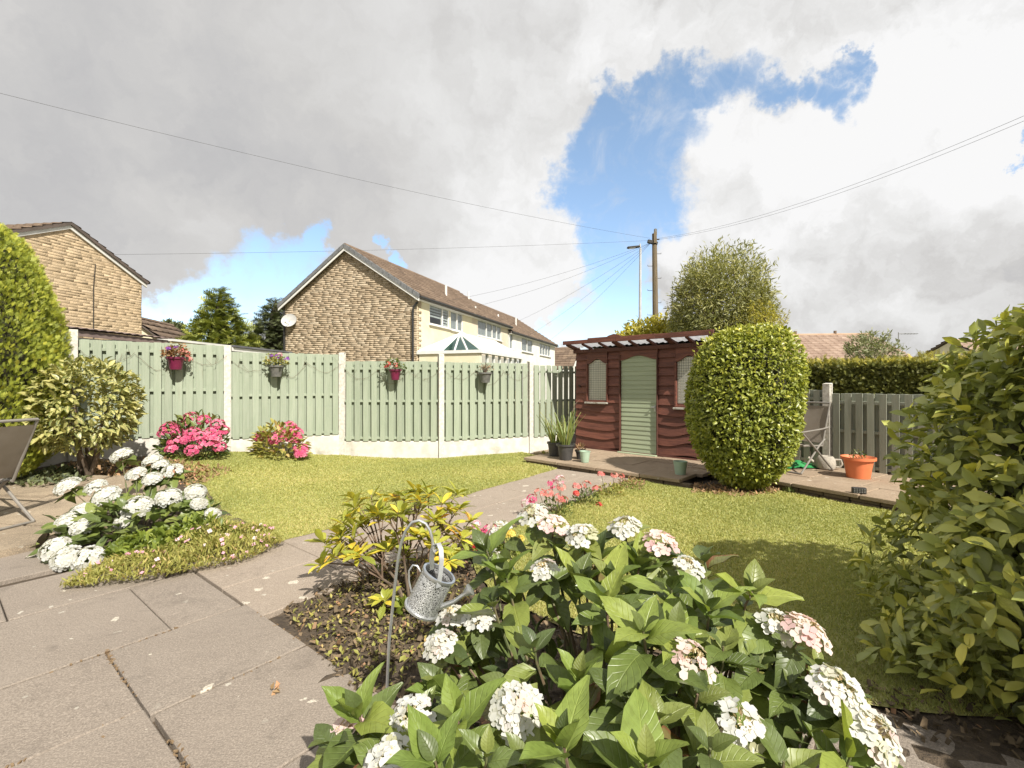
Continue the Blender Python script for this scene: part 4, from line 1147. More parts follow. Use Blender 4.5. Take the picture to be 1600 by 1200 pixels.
for i in range(6): bar(E[0].lerp(E[1], i / 5), ra, 0.04)
for i in range(1, 9): bar(E[1].lerp(E[2], i / 8), ra.lerp(rb, i / 8), 0.03)
for i in range(1, 9): bar(E[0].lerp(E[3], i / 8), ra.lerp(rb, i / 8), 0.03)

# ------------------------------------------------------------------ buff stone house on the far left
LR = Vector((-13.0, 16.4)); LD = Vector((0.13, 0.99)).normalized(); LNX = Vector((-LD.y, LD.x))
lh = tag(empty('stone_house', mat=frame((LR.x - LD.x * 4.78, LR.y - LD.y * 4.78, 0), LD, LNX)), 'buff stone house gable behind the tall golden conifer', 'house')
LW, LE, LRISE = 4.78, 5.0, 1.17
mb = MB(); mb.prism_y([(0, -0.5), (LW, -0.5), (LW, LE), (LW / 2, LE + LRISE), (0, LE)], 0.002, 6.0); mb.build('wall', 'mortar_buff', lh)
lim = lambda z: (0.0, LW) if z < LE else ((z - LE) / LRISE * LW / 2, LW - (z - LE) / LRISE * LW / 2)
o = link_mesh('stone_facing', stones(lim, 0, LW, -0.5, LE + LRISE - 0.05, 0.088, 0.26, 0.46, 0.004, 'stone_buff', 'stone_facing', lambda u, z, d: (u, -d, z), 12), lh); o['kind'] = 'stuff'
o = link_mesh('stone_facing', stones(lambda z: (0, 6.0), 0, 6.0, -0.5, LE - 0.05, 0.088, 0.26, 0.46, 0.008, 'stone_buff', 'stone_facing', lambda u, z, d: (LW + d, u, z), 13), lh); o['kind'] = 'stuff'
k2 = LRISE / (LW / 2)
for s in (-1, 1):
    e = Vector((LW / 2 + s * (LW / 2 + 0.16), LE - k2 * 0.16 + 0.06)); t = Vector((LW / 2, LE + LRISE + 0.06))
    A = [(e.x, e.y - 0.06), (t.x, t.y - 0.06), (t.x, t.y + 0.04), (e.x, e.y + 0.04)]
    B = [(e.x, e.y - 0.17), (t.x, t.y - 0.17), (t.x, t.y - 0.06), (e.x, e.y - 0.06)]
    if s > 0: A = A[::-1]; B = B[::-1]
    ro = MB().prism_y(A, -0.10, 6.1).build('roof', 'tile_dark', lh)
    MB().prism_y(B, -0.055, -0.012).build('verge_mortar', 'white_paint', lh)
    up = Vector((t.x - e.x, 0, t.y - e.y))
    roof_tiles((e.x, -0.11, e.y), (e.x, 6.1, e.y), up, 'tile_brown_each', 0.30, 0.27, 'roof_tiles', ro)
MB().tube([(LW + 0.22, -0.08, LE + 0.0), (LW + 0.22, 6.0, LE + 0.0)], 0.055, 8).build('gutter', 'black_plastic', lh)
MB().tube([(LW * 0.645, -0.04, 0), (LW * 0.645, -0.04, 4.45), (LW * 0.66, -0.03, LE + 0.2)], 0.011, 6).build('cable', 'black_plastic', lh)
MB().tube([(0.2, -0.04, 3.10), (LW, -0.04, 3.06)], 0.02, 6).build('pipe', 'rubber_dark', lh)

# garages behind the fence
def garage(label, h0, h1, zt, wallm, fasciam, roofm, corrugated=False, depth=3.2, slope=0.10, fh=0.10):
    o0 = Vector((-7.97, 8.5)) + Vector((0.13, 0.99)).normalized() * h0
    g = tag(empty('garage', mat=frame((o0.x, o0.y, 0), (0.13, 0.99), (-0.99, 0.13))), label, 'garage', 'garages behind the fence')
    L = h1 - h0
    MB().box((L / 2, depth / 2 + 0.08, (zt - 0.16) / 2), (L - 0.06, depth, zt - 0.16)).build('wall', wallm, g)
    MB().box((L / 2, 0.02, zt - 0.09), (L, 0.03, fh)).build('fascia', fasciam, g)
    if corrugated:
        n = 60; V = []; F = []
        for j in range(2):
            for i in range(n + 1):
                V.append((L * i / n, -0.05 + j * (depth + 0.2), zt + 0.012 * math.sin(i * math.pi / 1.5) + j * slope * depth + 0.01))
        F = [(i, i + 1, n + 2 + i, n + 1 + i) for i in range(n)]
        o = link_mesh('roof', np_mesh('roof', np.array(V), np.array(F), None, None, True, roofm), g)
        md = o.modifiers.new('thickness', 'SOLIDIFY'); md.thickness = 0.012
    else:
        mb = MB(); mb.prism_y([(0, zt - 0.03), (L, zt - 0.03), (L, zt + 0.02), (0, zt + 0.02)], -0.04, depth + 0.1); mb.build('roof', roofm, g)
    return g
garage('garage with rusty corrugated roof behind the fence panel by the conifer', -1.4, 2.0, 2.42, 'white_paint', 'corrugated_old', 'corrugated_old', True)
garage('garage with cream painted roof edge behind the fence', 2.06, 3.9, 2.40, 'white_paint', 'cream_paint', 'white_paint', False)
garage('garage with dark grey flat roof left of the stone gable end', 4.0, 6.6, 2.42, 'white_paint', 'white_paint', 'flat_roof', False)

def far_house(label, cx, cy, L, D, rotz, eave, ridge, tilem, wallm, vents=0, tw=0.42):
    g = tag(empty('bungalow', (cx, cy, 0), rotz), label, 'house')
    MB().prism_y([(-D / 2, -0.5), (D / 2, -0.5), (D / 2, eave), (0, ridge - 0.08), (-D / 2, eave)], -L / 2, L / 2).build('wall', wallm, g)
    ro = MB()
    kk = (ridge - eave) / (D / 2)
    for s in (-1, 1):
        q = [(s * (D / 2 + 0.3), eave - 0.3 * kk), (0, ridge), (0, ridge + 0.06), (s * (D / 2 + 0.3), eave - 0.3 * kk + 0.06)]
        if s > 0: q = q[::-1]
        ro.prism_y(q, -L / 2 - 0.15, L / 2 + 0.15)
    ro = ro.build('roof', 'tile_dark', g)
    for s in (-1, 1):
        e = Vector((s * (D / 2 + 0.32), 0, eave - 0.3 * kk + 0.05))
        roof_tiles((e.x, -L / 2 - 0.15, e.z), (e.x, L / 2 + 0.15, e.z), (-e.x, 0, ridge + 0.06 - e.z), tilem, tw, 0.42, 'roof_tiles', ro, 0.05)
    MB().tube([(0, -L / 2 - 0.15, ridge + 0.08), (0, L / 2 + 0.15, ridge + 0.08)], 0.10, 8).build('ridge_tiles', 'tile_pink' if tilem == 'tile_pink_each' else 'tile_brown', ro)
    MB().box((D / 2 + 0.30, 0, eave - 0.3 * kk - 0.1), (0.03, L + 0.3, 0.2)).build('fascia', 'white_trim', g)
    MB().box((-D / 2 - 0.30, 0, eave - 0.3 * kk - 0.1), (0.03, L + 0.3, 0.2)).build('fascia', 'white_trim', g)
    for i in range(vents):
        y = -L / 2 + L * (i + 0.8) / (vents + 0.6)
        MB().tube([(0, y, ridge + 0.05), (0, y, ridge + 0.34)], 0.09, 8).build('ridge_vent', 'tile_brown', ro)
    return g
far_house('bungalow with pinkish tiled roof behind the clipped hedge', 18.2, 30.0, 8.6, 7.0, rad(84), 2.85, 4.45, 'tile_pink_each', 'render_cream', 3)
far_house('bungalow roof just visible above the hedge by the big laurel', 34.9, 33.5, 7.0, 7.0, rad(88), 2.9, 4.45, 'tile_pink_each', 'render_cream')
far_house('small house with brown tiled roof at the far end past the white terrace', 4.2, 47.0, 5.0, 6.0, rad(70), 2.9, 4.9, 'tile_brown_each', 'render_white')
far_house('low brown tiled roof between the stone house and the round tree', -16.6, 21.6, 3.0, 4.2, rad(10), 2.5, 4.2, 'tile_brown_each', 'render_cream')
far_house('distant brown tiled roof behind the bushy conifer', -24.0, 34.5, 6.0, 6.0, rad(20), 2.6, 4.75, 'tile_brown_each', 'render_cream')

# ================================================================== SHED
shed = tag(empty('garden_shed', mat=SHED_M), 'dark red cedar board shed with sage green arched door', 'shed')
WS, HS, DS = 2.75, 1.97, 1.3
MB().box((WS / 2, 0.045, HS / 2), (WS - 0.02, 0.03, HS)).build('backing_board', 'cedar_dark', shed)
MB().box((0.02, DS / 2 + 0.03, HS / 2), (0.04, DS, HS)).build('side_wall', 'cedar_red', shed)
MB().box((WS - 0.02, DS / 2 + 0.03, HS / 2), (0.04, DS, HS)).build('side_wall', 'cedar_red', shed)
MB().box((WS / 2, DS + 0.03, HS / 2), (WS, 0.04, HS)).build('back_wall', 'cedar_dark', shed)
WINS = [(0.30, 0.75, 0.97, 1.77), (2.15, 2.60, 0.92, 1.76)]
DOOR = (1.05, 1.79)
def wavy_board(x0, x1, z0, z1, amp, ph, thick=0.022, name='board', m='cedar_red'):
    n = 14; mb = MB(); vs = []; fs = []
    for i in range(n + 1):
        x = x0 + (x1 - x0) * i / n; f = i / n
        zb = z0 + amp * (math.sin(f * 2 * math.pi * 0.85 + ph) + 0.35 * math.sin(f * 9 + ph * 2))
        for (y, z) in ((-thick, zb), (0.0, z1), (0.028, z1), (0.01, zb + 0.004)):
            vs.append((x, y, z))
    for i in range(n):
        a = i * 4
        for j in range(4): fs.append((a + j, a + 4 + j, a + 4 + (j + 1) % 4, a + (j + 1) % 4))
    fs.append((0, 1, 2, 3)); fs.append((n * 4 + 3, n * 4 + 2, n * 4 + 1, n * 4))
    mb.add(vs, fs); return mb.build(name, m, shed)
cols_hi = [(0.0, 0.285), (0.765, 1.03), (1.81, 2.135), (2.615, 2.75)]
for ci, (x0, x1) in enumerate(cols_hi):
    zs = [0.93, 1.10, 1.27, 1.45, 1.61, 1.78, 1.94]
    for j in range(6):
        mb = MB(); z0 = zs[j] + random.uniform(-0.01, 0.01); z1 = zs[j + 1]
        mb.add([(x0 + 0.004, -0.030, z0), (x1 - 0.004, -0.030, z0), (x1 - 0.004, 0.004, z1 + 0.012), (x0 + 0.004, 0.004, z1 + 0.012),
                (x0 + 0.004, 0.028, z0), (x1 - 0.004, 0.028, z0), (x1 - 0.004, 0.028, z1 + 0.012), (x0 + 0.004, 0.028, z1 + 0.012)],
               [(0, 1, 2, 3), (7, 6, 5, 4), (0, 4, 5, 1), (1, 5, 6, 2), (2, 6, 7, 3), (3, 7, 4, 0)])
        mb.build('board', 'cedar_red', shed)
def arch_board(x0, x1, z0, z1, cx, hw, rise, name='header_board'):
    """board over a window or the door with an ogee arch cut out of its lower edge"""
    n = 20; vs = []; fs = []
    for i in range(n + 1):
        x = x0 + (x1 - x0) * i / n
        q = abs(x - cx) / hw
        zb = z0 + (rise * (0.5 + 0.5 * math.cos(math.pi * min(q, 1.0))) if q < 1 else 0)
        for (y, z) in ((-0.040, zb), (-0.036, z1), (0.028, z1), (0.028, zb)): vs.append((x, y, z))
    for i in range(n):
        a = i * 4
        for j in range(4): fs.append((a + j, a + 4 + j, a + 4 + (j + 1) % 4, a + (j + 1) % 4))
    fs.append((0, 1, 2, 3)); fs.append((n * 4 + 3, n * 4 + 2, n * 4 + 1, n * 4))
    return MB().add(vs, fs).build(name, 'cedar_red', shed)
arch_board(0.29, 0.76, 1.70, 1.935, 0.525, 0.22, 0.10)
arch_board(2.14, 2.61, 1.69, 1.935, 2.375, 0.22, 0.10)
arch_board(1.035, 1.805, 1.745, 1.95, 1.42, 0.40, 0.085)
for x0, x1, s in ((0.0, 1.03, 0), (1.81, 2.75, 1)):
    z = 0.93
    zt = [0.94, 0.76, 0.59, 0.41, 0.235, 0.06]
    for j in range(len(zt) - 1):
        wavy_board(x0 + 0.004, x1 - 0.004, zt[j + 1] + (0 if j < 4 else -0.02), zt[j] + 0.02, 0.036 if j < 4 else 0.016, 1.1 + s * 2.2 + j * 0.33, 0.03)
    if s == 0: wavy_board(0.29, 0.76, 0.80, 0.955, 0.004, 1.0, 0.012)
for x in (1.04, 1.80):
    MB().cbox((x, -0.022, 0.93), (0.022, 0.07, 1.86), 0.003).build('door_post', 'cedar_dark', shed)
for x0, x1, z0, z1 in WINS:
    w = empty('window', (0, 0, 0)); w.parent = shed
    MB().box(((x0 + x1) / 2, 0.006, (z0 + z1) / 2 + 0.01), (x1 - x0 - 0.02, 0.008, z1 - z0)).build('pane', 'shed_pane', w)
    mb = MB()
    for i in range(1, 11): mb.tube([(x0 + (x1 - x0) * i / 11, -0.004, z0), (x0 + (x1 - x0) * i / 11, -0.004, z1)], 0.0019, 4)
    for i in range(1, 18): mb.tube([(x0, -0.006, z0 + (z1 - z0) * i / 18), (x1, -0.006, z0 + (z1 - z0) * i / 18)], 0.0019, 4)
    o = mb.build('wire_mesh', 'rubber_dark', w)
    mb = MB()
    for x in (x0 - 0.008, x1 + 0.008): mb.cbox((x, -0.018, (z0 + z1) / 2 - 0.05), (0.028, 0.07, z1 - z0 - 0.06), 0.003)
    mb.cbox(((x0 + x1) / 2, -0.018, z0 - 0.012), (x1 - x0 - 0.012, 0.05, 0.03), 0.003); mb.build('frame', 'cedar_red', w)
    MB().cbox(((x0 + x1) / 2 - 0.01, -0.05, z0 - 0.047), (x1 - x0 + 0.06, 0.085, 0.035), 0.006).build('sill', 'sill_paint', w)
door = empty('door', (0, 0, 0)); door.parent = shed
z = 0.02; k = 0
while z < 1.80:
    zz = min(z + 0.0845, 1.845)
    mb = MB(); x0, x1 = DOOR; x0 += 0.012; x1 -= 0.004
    mb.add([(x0, -0.022, z), (x1, -0.022, z), (x1, -0.012, zz), (x0, -0.012, zz), (x0, 0.02, z), (x1, 0.02, z), (x1, 0.02, zz), (x0, 0.02, zz)],
           [(0, 1, 2, 3), (7, 6, 5, 4), (0, 4, 5, 1), (1, 5, 6, 2), (2, 6, 7, 3), (3, 7, 4, 0)])
    mb.build('plank', 'door_green', door); z = zz; k += 1
MB().tube([(1.70, -0.03, 0.88), (1.70, -0.06, 0.88), (1.755, -0.06, 0.88)], 0.008, 6).cbox((1.755, -0.03, 0.86), (0.03, 0.012, 0.12), 0.003).build('handle', 'galvanised', door)
MB().cbox((1.42, -0.06, -0.0), (0.78, 0.14, 0.035), 0.006).build('doorstep', 'door_green', shed)
MB().box((WS / 2, -0.03, 0.0), (WS, 0.05, 0.05)).build('base_rail', 'cedar_dark', shed)
# roof with clear sheeting along the front overhang
zf, zw, yo = 2.085, 1.995, -0.30
MB().cbox((WS / 2, -0.02, 1.965), (WS + 0.06, 0.09, 0.07), 0.004).build('wall_plate', 'cedar_dark', shed)
x = -0.06
rb_ = [(-0.10, 0.5), (0.5, 1.12), (1.12, 1.9), (1.9, 2.9)]
for (x0, x1), dz, hh in zip(rb_, (0.0, 0.012, 0.004, 0.0), (0.075, 0.10, 0.09, 0.085)):
    MB().cbox(((x0 + x1) / 2, yo - 0.02, zf + 0.045 + dz), (x1 - x0 - 0.004, 0.03, hh), 0.004).build('fascia_board', 'cedar_red', shed)
n = 74; V = []; 
for j, (y, zc) in enumerate(((yo, zf + 0.028), (0.03, zw + 0.055), (0.16, zw + 0.10))):
    for i in range(n + 1): V.append((-0.08 + 2.96 * i / n, y, zc + 0.012 * math.sin(i * math.pi / 1.5)))
F = [(j * (n + 1) + i, j * (n + 1) + i + 1, (j + 1) * (n + 1) + i + 1, (j + 1) * (n + 1) + i) for j in range(2) for i in range(n)]
link_mesh('clear_roof_sheet', np_mesh('clear_roof_sheet', np.array(V), np.array(F), None, None, True, 'clear_sheet'), shed)
for i, x in enumerate((-0.04, 0.34, 0.72, 1.02, 1.36, 1.72, 2.05, 2.42, 2.80)):
    w = 0.05 if i % 3 else 0.11
    mb = MB(); mb.add([(x, yo, zf - 0.015), (x + w, yo, zf - 0.015), (x + w, 0.02, zw - 0.01), (x, 0.02, zw - 0.01), (x, yo, zf + 0.012), (x + w, yo, zf + 0.012), (x + w, 0.02, zw + 0.036), (x, 0.02, zw + 0.036)],
                      [(3, 2, 1, 0), (4, 5, 6, 7), (0, 1, 5, 4), (1, 2, 6, 5), (2, 3, 7, 6), (3, 0, 4, 7)]); mb.build('rafter', 'cedar_dark', shed)
mb = MB(); mb.add([(-0.1, 0.10, 2.13), (2.86, 0.10, 2.13), (2.86, 1.5, 2.03), (-0.1, 1.5, 2.03), (-0.1, 0.10, 2.17), (2.86, 0.10, 2.17), (2.86, 1.5, 2.06), (-0.1, 1.5, 2.06)],
                  [(3, 2, 1, 0), (4, 5, 6, 7), (0, 1, 5, 4), (1, 2, 6, 5), (2, 3, 7, 6), (3, 0, 4, 7)]); mb.build('roof', 'felt', shed)
MB().cbox((0.10, -0.035, 1.27), (0.05, 0.02, 0.012), 0.003).cbox((0.12, -0.035, 1.245), (0.012, 0.02, 0.045), 0.003).build('latch', 'black_plastic', shed)
MB().prism_y([(0.9, 2.17), (1.25, 2.17), (1.18, 2.215), (1.08, 2.235), (0.97, 2.21)], yo - 0.034, yo - 0.008).build('fascia_patch', 'cedar_red', shed)

# ================================================================== POLES AND WIRES
pole = tag(empty('telegraph_pole', (6.40, 21.0, 0)), 'wooden telegraph pole with step irons behind the shed', 'pole')
MB().tube([(0.10, 0, -0.2), (0.05, 0, 4.2), (0.0, 0, 8.15)], [0.15, 0.13, 0.105], 12).build('post', 'pole_wood', pole)
mb = MB()
for i, z in enumerate(np.arange(3.4, 7.4, 0.55)):
    s = 1 if i % 2 else -1; MB().tube([(s * 0.1, 0, z), (s * 0.30, 0, z), (s * 0.30, 0, z + 0.05)], 0.012, 5).build('step_iron', 'rubber_dark', pole)
MB().cbox((-0.10, -0.05, 7.75), (0.46, 0.12, 0.16), 0.02, Matrix.Rotation(0.25, 3, 'Y')).build('junction_box', 'rubber_dark', pole)
MB().box((0.0, -0.13, 7.95), (0.12, 0.06, 0.5)).build('bracket', 'pole_wood', pole)
for a, z in ((0.0, 7.9), (1.2, 7.75), (2.6, 7.85), (4.0, 7.7)):
    MB().tube([(0.1 * math.cos(a), 0.1 * math.sin(a), z), (0.22 * math.cos(a), 0.22 * math.sin(a), z)], 0.03, 6).build('insulator', 'rubber_dark', pole)
MB().cbox((0.02, -0.09, 8.2), (0.12, 0.1, 0.3), 0.02).build('cap', 'grey_plastic', pole)
lamp = tag(empty('street_lamp', (6.60, 24.0, 0)), 'slim grey street lamp column beside the telegraph pole', 'street lamp')
MB().tube([(-0.05, 0, -0.2), (-0.03, 0, 3.0), (0.0, 0, 8.35)], [0.11, 0.085, 0.06], 12).build('column', 'lamp_grey', lamp)
MB().tube([(0, 0, 8.3), (0, 0, 8.45), (-0.2, 0, 8.47)], 0.04, 8).build('bracket', 'lamp_grey', lamp)
MB().cbox((-0.36, 0, 8.43), (0.66, 0.20, 0.10), 0.03, Matrix.Rotation(-0.10, 3, 'Y')).build('lantern', 'rubber_dark', lamp)
MB().cbox((-0.44, 0, 8.37), (0.34, 0.15, 0.02), 0.006, Matrix.Rotation(-0.10, 3, 'Y')).build('diffuser', 'dish_grey', lamp)
MB().tube([(-0.02, 0, 8.47), (-0.02, 0, 8.6)], 0.035, 8).build('photocell', 'dish_grey', lamp)

def wire(a, b, sag, r, label):
    a = Vector(a); b = Vector(b); n = 24
    pts = [a.lerp(b, i / n) - Vector((0, 0, sag * 4 * (i / n) * (1 - i / n))) for i in range(n + 1)]
    o = MB().tube([p - a for p in pts], r, 5).build('overhead_wire', 'wire_black', None)
    o.location = a
    return tag(o, label, 'wire', 'wires from the telegraph pole')
PT = Vector((6.40, 21.0, 7.95))
wire(PT + Vector((-.2, 0, 0)), at(-250, 82, 9), 0.25, 0.0042, 'long telephone wire crossing the big grey cloud to the upper left edge')
wire(PT + Vector((.2, 0, 0.0)), at(1760, 110, 9), 0.5, 0.0042, 'upper of the twin wires rising to the right edge of the sky')
wire(PT + Vector((.2, 0, -0.05)), at(1760, 119, 9.1), 0.52, 0.0042, 'lower of the twin wires rising to the right edge of the sky')
wire(PT + Vector((-.2, 0, -0.1)), at(150, 398, 16.0), 0.1, 0.0045, 'nearly level wire running from the pole to the buff stone house')
def eave_pt(y, dz=0.0, x=HW + 0.2, z=4.7):
    p = HL + HG * x + HR * y; return Vector((p.x, p.y, z + dz))
for y, x, z, s, l in [(2.9, 6.6, 5.25, 0.25, 'wire from the pole to the roof above the cream wall'), (4.4, 6.8, 5.1, 0.3, 'wire from the pole to the roof between cream and pink walls'),
                (9.3, 7.15, 4.75, 0.25, 'wire from the pole to the eaves of the pinkish house'), (13.0, 7.15, 4.45, 0.25, 'wire from the pole to the eaves of the nearer white house'), (18.0, 7.15, 4.45, 0.25, 'wire from the pole to the eaves of the farther white house')]:
    wire(PT + Vector((-0.15, 0, -0.2)), eave_pt(y, 0, x, z), s, 0.0048, l)
ant = tag(empty('roof_aerial', at(1412, 524, 31.0)), 'thin television aerial beside the pinkish bungalow roof', 'aerial')
MB().tube([(-0.35, 0, 0.1), (0.9, 0, 0.1)], 0.02, 5).build('boom', 'grey_plastic', ant)
for i in range(5): MB().tube([(0.0 + 0.2 * i, -0.2, 0.1), (0.0 + 0.2 * i, 0.2, 0.1)], 0.012, 4).build('element', 'grey_plastic', ant)
MB().tube([(-0.35, 0, -1.6), (-0.35, 0, 0.2)], 0.022, 5).build('mast', 'grey_plastic', ant)

# ================================================================== PLANTS
UP = np.array([0.0, 0.0, 1.0])
def leaves_on(pos, out, tpl, size, seed, ax=(0.6, 0.35, 0.7), nr=(0.5, 0.6, 0.6), tint=None, wscale=None):
    r = np.random.default_rng(seed); n = len(pos)
    A = norm(out * ax[0] + UP * ax[1] + norm(r.normal(size=(n, 3))) * ax[2])
    Nn = norm(out * nr[0] + UP * nr[1] + norm(r.normal(size=(n, 3))) * nr[2])
    s = r.uniform(size[0], size[1], n)
    t = r.uniform(0, 1, n) if tint is None else np.clip(tint + r.normal(0, 0.16, n), 0, 1)
    return scatter(tpl, pos, A, Nn, s, t, None if wscale is None else r.uniform(*wscale, n))

def ellipsoid_points(n, radii, seed, shell=(0.78, 1.0), amp=0.10, zmin=-1.0, power=2.0, nl=22, sharp=9.0):
    """points through the outer part of a lumpy, slightly squared ellipsoid"""
    r = np.random.default_rng(seed)
    d = norm(r.normal(size=(int(n * 1.6), 3))); d = d[d[:, 2] > zmin][:n]
    k = (np.abs(d[:, 0]) ** power + np.abs(d[:, 1]) ** power + np.abs(d[:, 2]) ** power) ** (-1 / power)
    R = k * lumps(d, nl, amp, seed + 5, sharp)
    f = r.uniform(shell[0] ** 3, shell[1] ** 3, len(d)) ** (1 / 3)
    p = d * (R * f)[:, None] * np.array(radii)
    return p, norm(d / np.array(radii)), f

def core_mesh(radii, seed, m, name, parent, amp=0.1, power=2.0, k=0.8, c=(0, 0, 0), nl=22, sharp=9.0, n=(28, 18)):
    """solid dark core behind the leaves: twig colour with inner shade painted in"""
    nu, nv = n; V = []
    for j in range(nv + 1):
        th = math.pi * j / nv
        for i in range(nu):
            ph = 2 * math.pi * i / nu
            V.append((math.sin(th) * math.cos(ph), math.sin(th) * math.sin(ph), math.cos(th)))
    d = np.array(V)
    q = (np.abs(d[:, 0]) ** power + np.abs(d[:, 1]) ** power + np.abs(d[:, 2]) ** power) ** (-1 / power)
    R = q * lumps(d, nl, amp, seed + 5, sharp) * k * RNG.uniform(0.93, 1.03, len(d))
    P_ = d * R[:, None] * np.array(radii) + np.array(c)
    F = [(j * nu + i, j * nu + (i + 1) % nu, (j + 1) * nu + (i + 1) % nu, (j + 1) * nu + i) for j in range(nv) for i in range(nu)]
    return link_mesh(name, np_mesh(name, P_, np.array(F), None, None, True, m), parent)
simple('twig_shade', (0.022, 0.024, 0.010), (0.045, 0.040, 0.018), 0.95, 30.0)  # twig brown taken very dark: shade inside the bush put into the colour

def branchy(parent, tips, base, m, r0=0.02, r1=0.004, name='branch', bend=0.25, seed=1):
    """stems from a base point to tips, one mesh for each stem"""
    r = random.Random(seed)
    for t in tips:
        b = Vector(base) + Vector((r.uniform(-0.05, 0.05), r.uniform(-0.05, 0.05), 0)); t = Vector(t)
        mid = b.lerp(t, 0.5) + Vector((0, 0, (t - b).length * bend * 0.4)) + Vector((r.uniform(-1, 1), r.uniform(-1, 1), 0)) * 0.08 * (t - b).length
        pts = [b.lerp(mid, 0.0), b.lerp(mid, 0.5) + Vector((0, 0, 0.01)), mid, mid.lerp(t, 0.55), t]
        MB().tube(pts, [r0, r0 * 0.85, r0 * 0.65, (r0 * 0.4 + r1) / 1.5, r1], 6).build(name, m, parent)

# ---- tall golden conifer at the left edge
def conifer(name, label, loc, prof, n, size, m, seed, core=True, stemm='bark', spread=0.0, tiers=0, wob=0.10):
    """prof: list of (z, radius)"""
    r = np.random.default_rng(seed)
    t = tag(empty(name, loc), label, 'tree')
    zs = np.array([p[0] for p in prof]); rs = np.array([p[1] for p in prof])
    H = zs[-1]
    z = r.uniform(zs[0], H, n * 4); R = np.interp(z, zs, rs)
    keep = r.uniform(0, rs.max(), len(z)) < R + 0.06 * rs.max(); z = z[keep][:n]; R = R[keep][:n]; n = len(z)
    a = r.uniform(0, 2 * np.pi, n)
    w = 1 + wob * np.sin(a * 3 + z * 2.1) * np.sin(z * 3.7 + a) + wob * 0.8 * np.sin(a * 7 + z * 5.0)
    if tiers:
        ph = (z / H * tiers) % 1.0
        w = w * (1.12 - 0.42 * ph) * (1 + 0.16 * np.sin(a * 5 + np.floor(z / H * tiers) * 2.3))
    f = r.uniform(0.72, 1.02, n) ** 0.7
    rr = R * w * f
    pos = np.stack([np.cos(a) * rr, np.sin(a) * rr, z], -1)
    out = np.stack([np.cos(a), np.sin(a), np.full(n, 0.25)], -1); out = norm(out)
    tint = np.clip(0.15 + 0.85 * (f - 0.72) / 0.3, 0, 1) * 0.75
    ax = (0.55, 0.75, 0.45) if not spread else (1.0, -0.05 + 0.15 * spread, 0.5)
    tp = norm(np.stack([-np.sin(a), np.cos(a), np.zeros(n)], -1) * r.choice([-1, 1], n)[:, None] + r.normal(0, 0.7, (n, 3)))
    A = norm(out * ax[0] + UP * ax[1] + norm(r.normal(size=(n, 3))) * ax[2])
    Nn = tp if not spread else norm(UP * 0.9 + out * 0.4 + r.normal(0, 0.35, (n, 3)))
    s = r.uniform(size[0], size[1], n)
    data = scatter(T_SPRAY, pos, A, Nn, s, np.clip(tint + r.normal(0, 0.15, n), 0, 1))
    foliage('crown', data, m, t, False)
    if core:
        mb = MB(); mb.lathe([(max(0.02, R_ * (0.74 if not tiers else 0.5)), z_) for z_, R_ in prof], 20, (0, 0, 0)); mb.build('shade_core', 'twig_shade', t)  # solid core closing the gaps, painted dark as the shaded inside
    MB().tube([(0, 0, -0.3), (0.02, 0, H * 0.5), (0, 0, H * 0.96)], [0.10 + 0.01 * H, 0.06 + 0.005 * H, 0.01], 8).build('trunk', stemm, t)
    return t
conifer('golden_conifer', 'tall rounded golden green conifer at the left edge', (-6.50, 5.55, 0.15),
        [(0.1, 0.52), (0.4, 0.78), (1.0, 0.88), (1.7, 0.88), (2.3, 0.79), (2.75, 0.64), (3.0, 0.50), (3.18, 0.28), (3.26, 0.05)], 30000, (0.035, 0.075), 'thuja_leaf', 21, wob=0.05)
conifer('bushy_conifer', 'broad bushy green conifer behind the garages', (-12.5, 20.0, 0.0),
        [(0.4, 1.6), (1.2, 1.78), (2.2, 1.46), (3.2, 1.02), (4.2, 0.52), (4.9, 0.22), (5.45, 0.02)], 4200, (0.28, 0.55), 'conifer_leaf', 31, True, 'bark', 1.0, 9, 0.12)
conifer('dark_conifer', 'dark narrow conifer beside the stone gable', (-12.9, 25.5, 0.0),
        [(0.4, 1.1), (1.8, 1.35), (3.2, 1.2), (4.4, 0.85), (5.3, 0.45), (6.0, 0.04)], 3200, (0.3, 0.55), 'dark_conifer_leaf', 41, True, 'bark', 0.6, 8, 0.12)

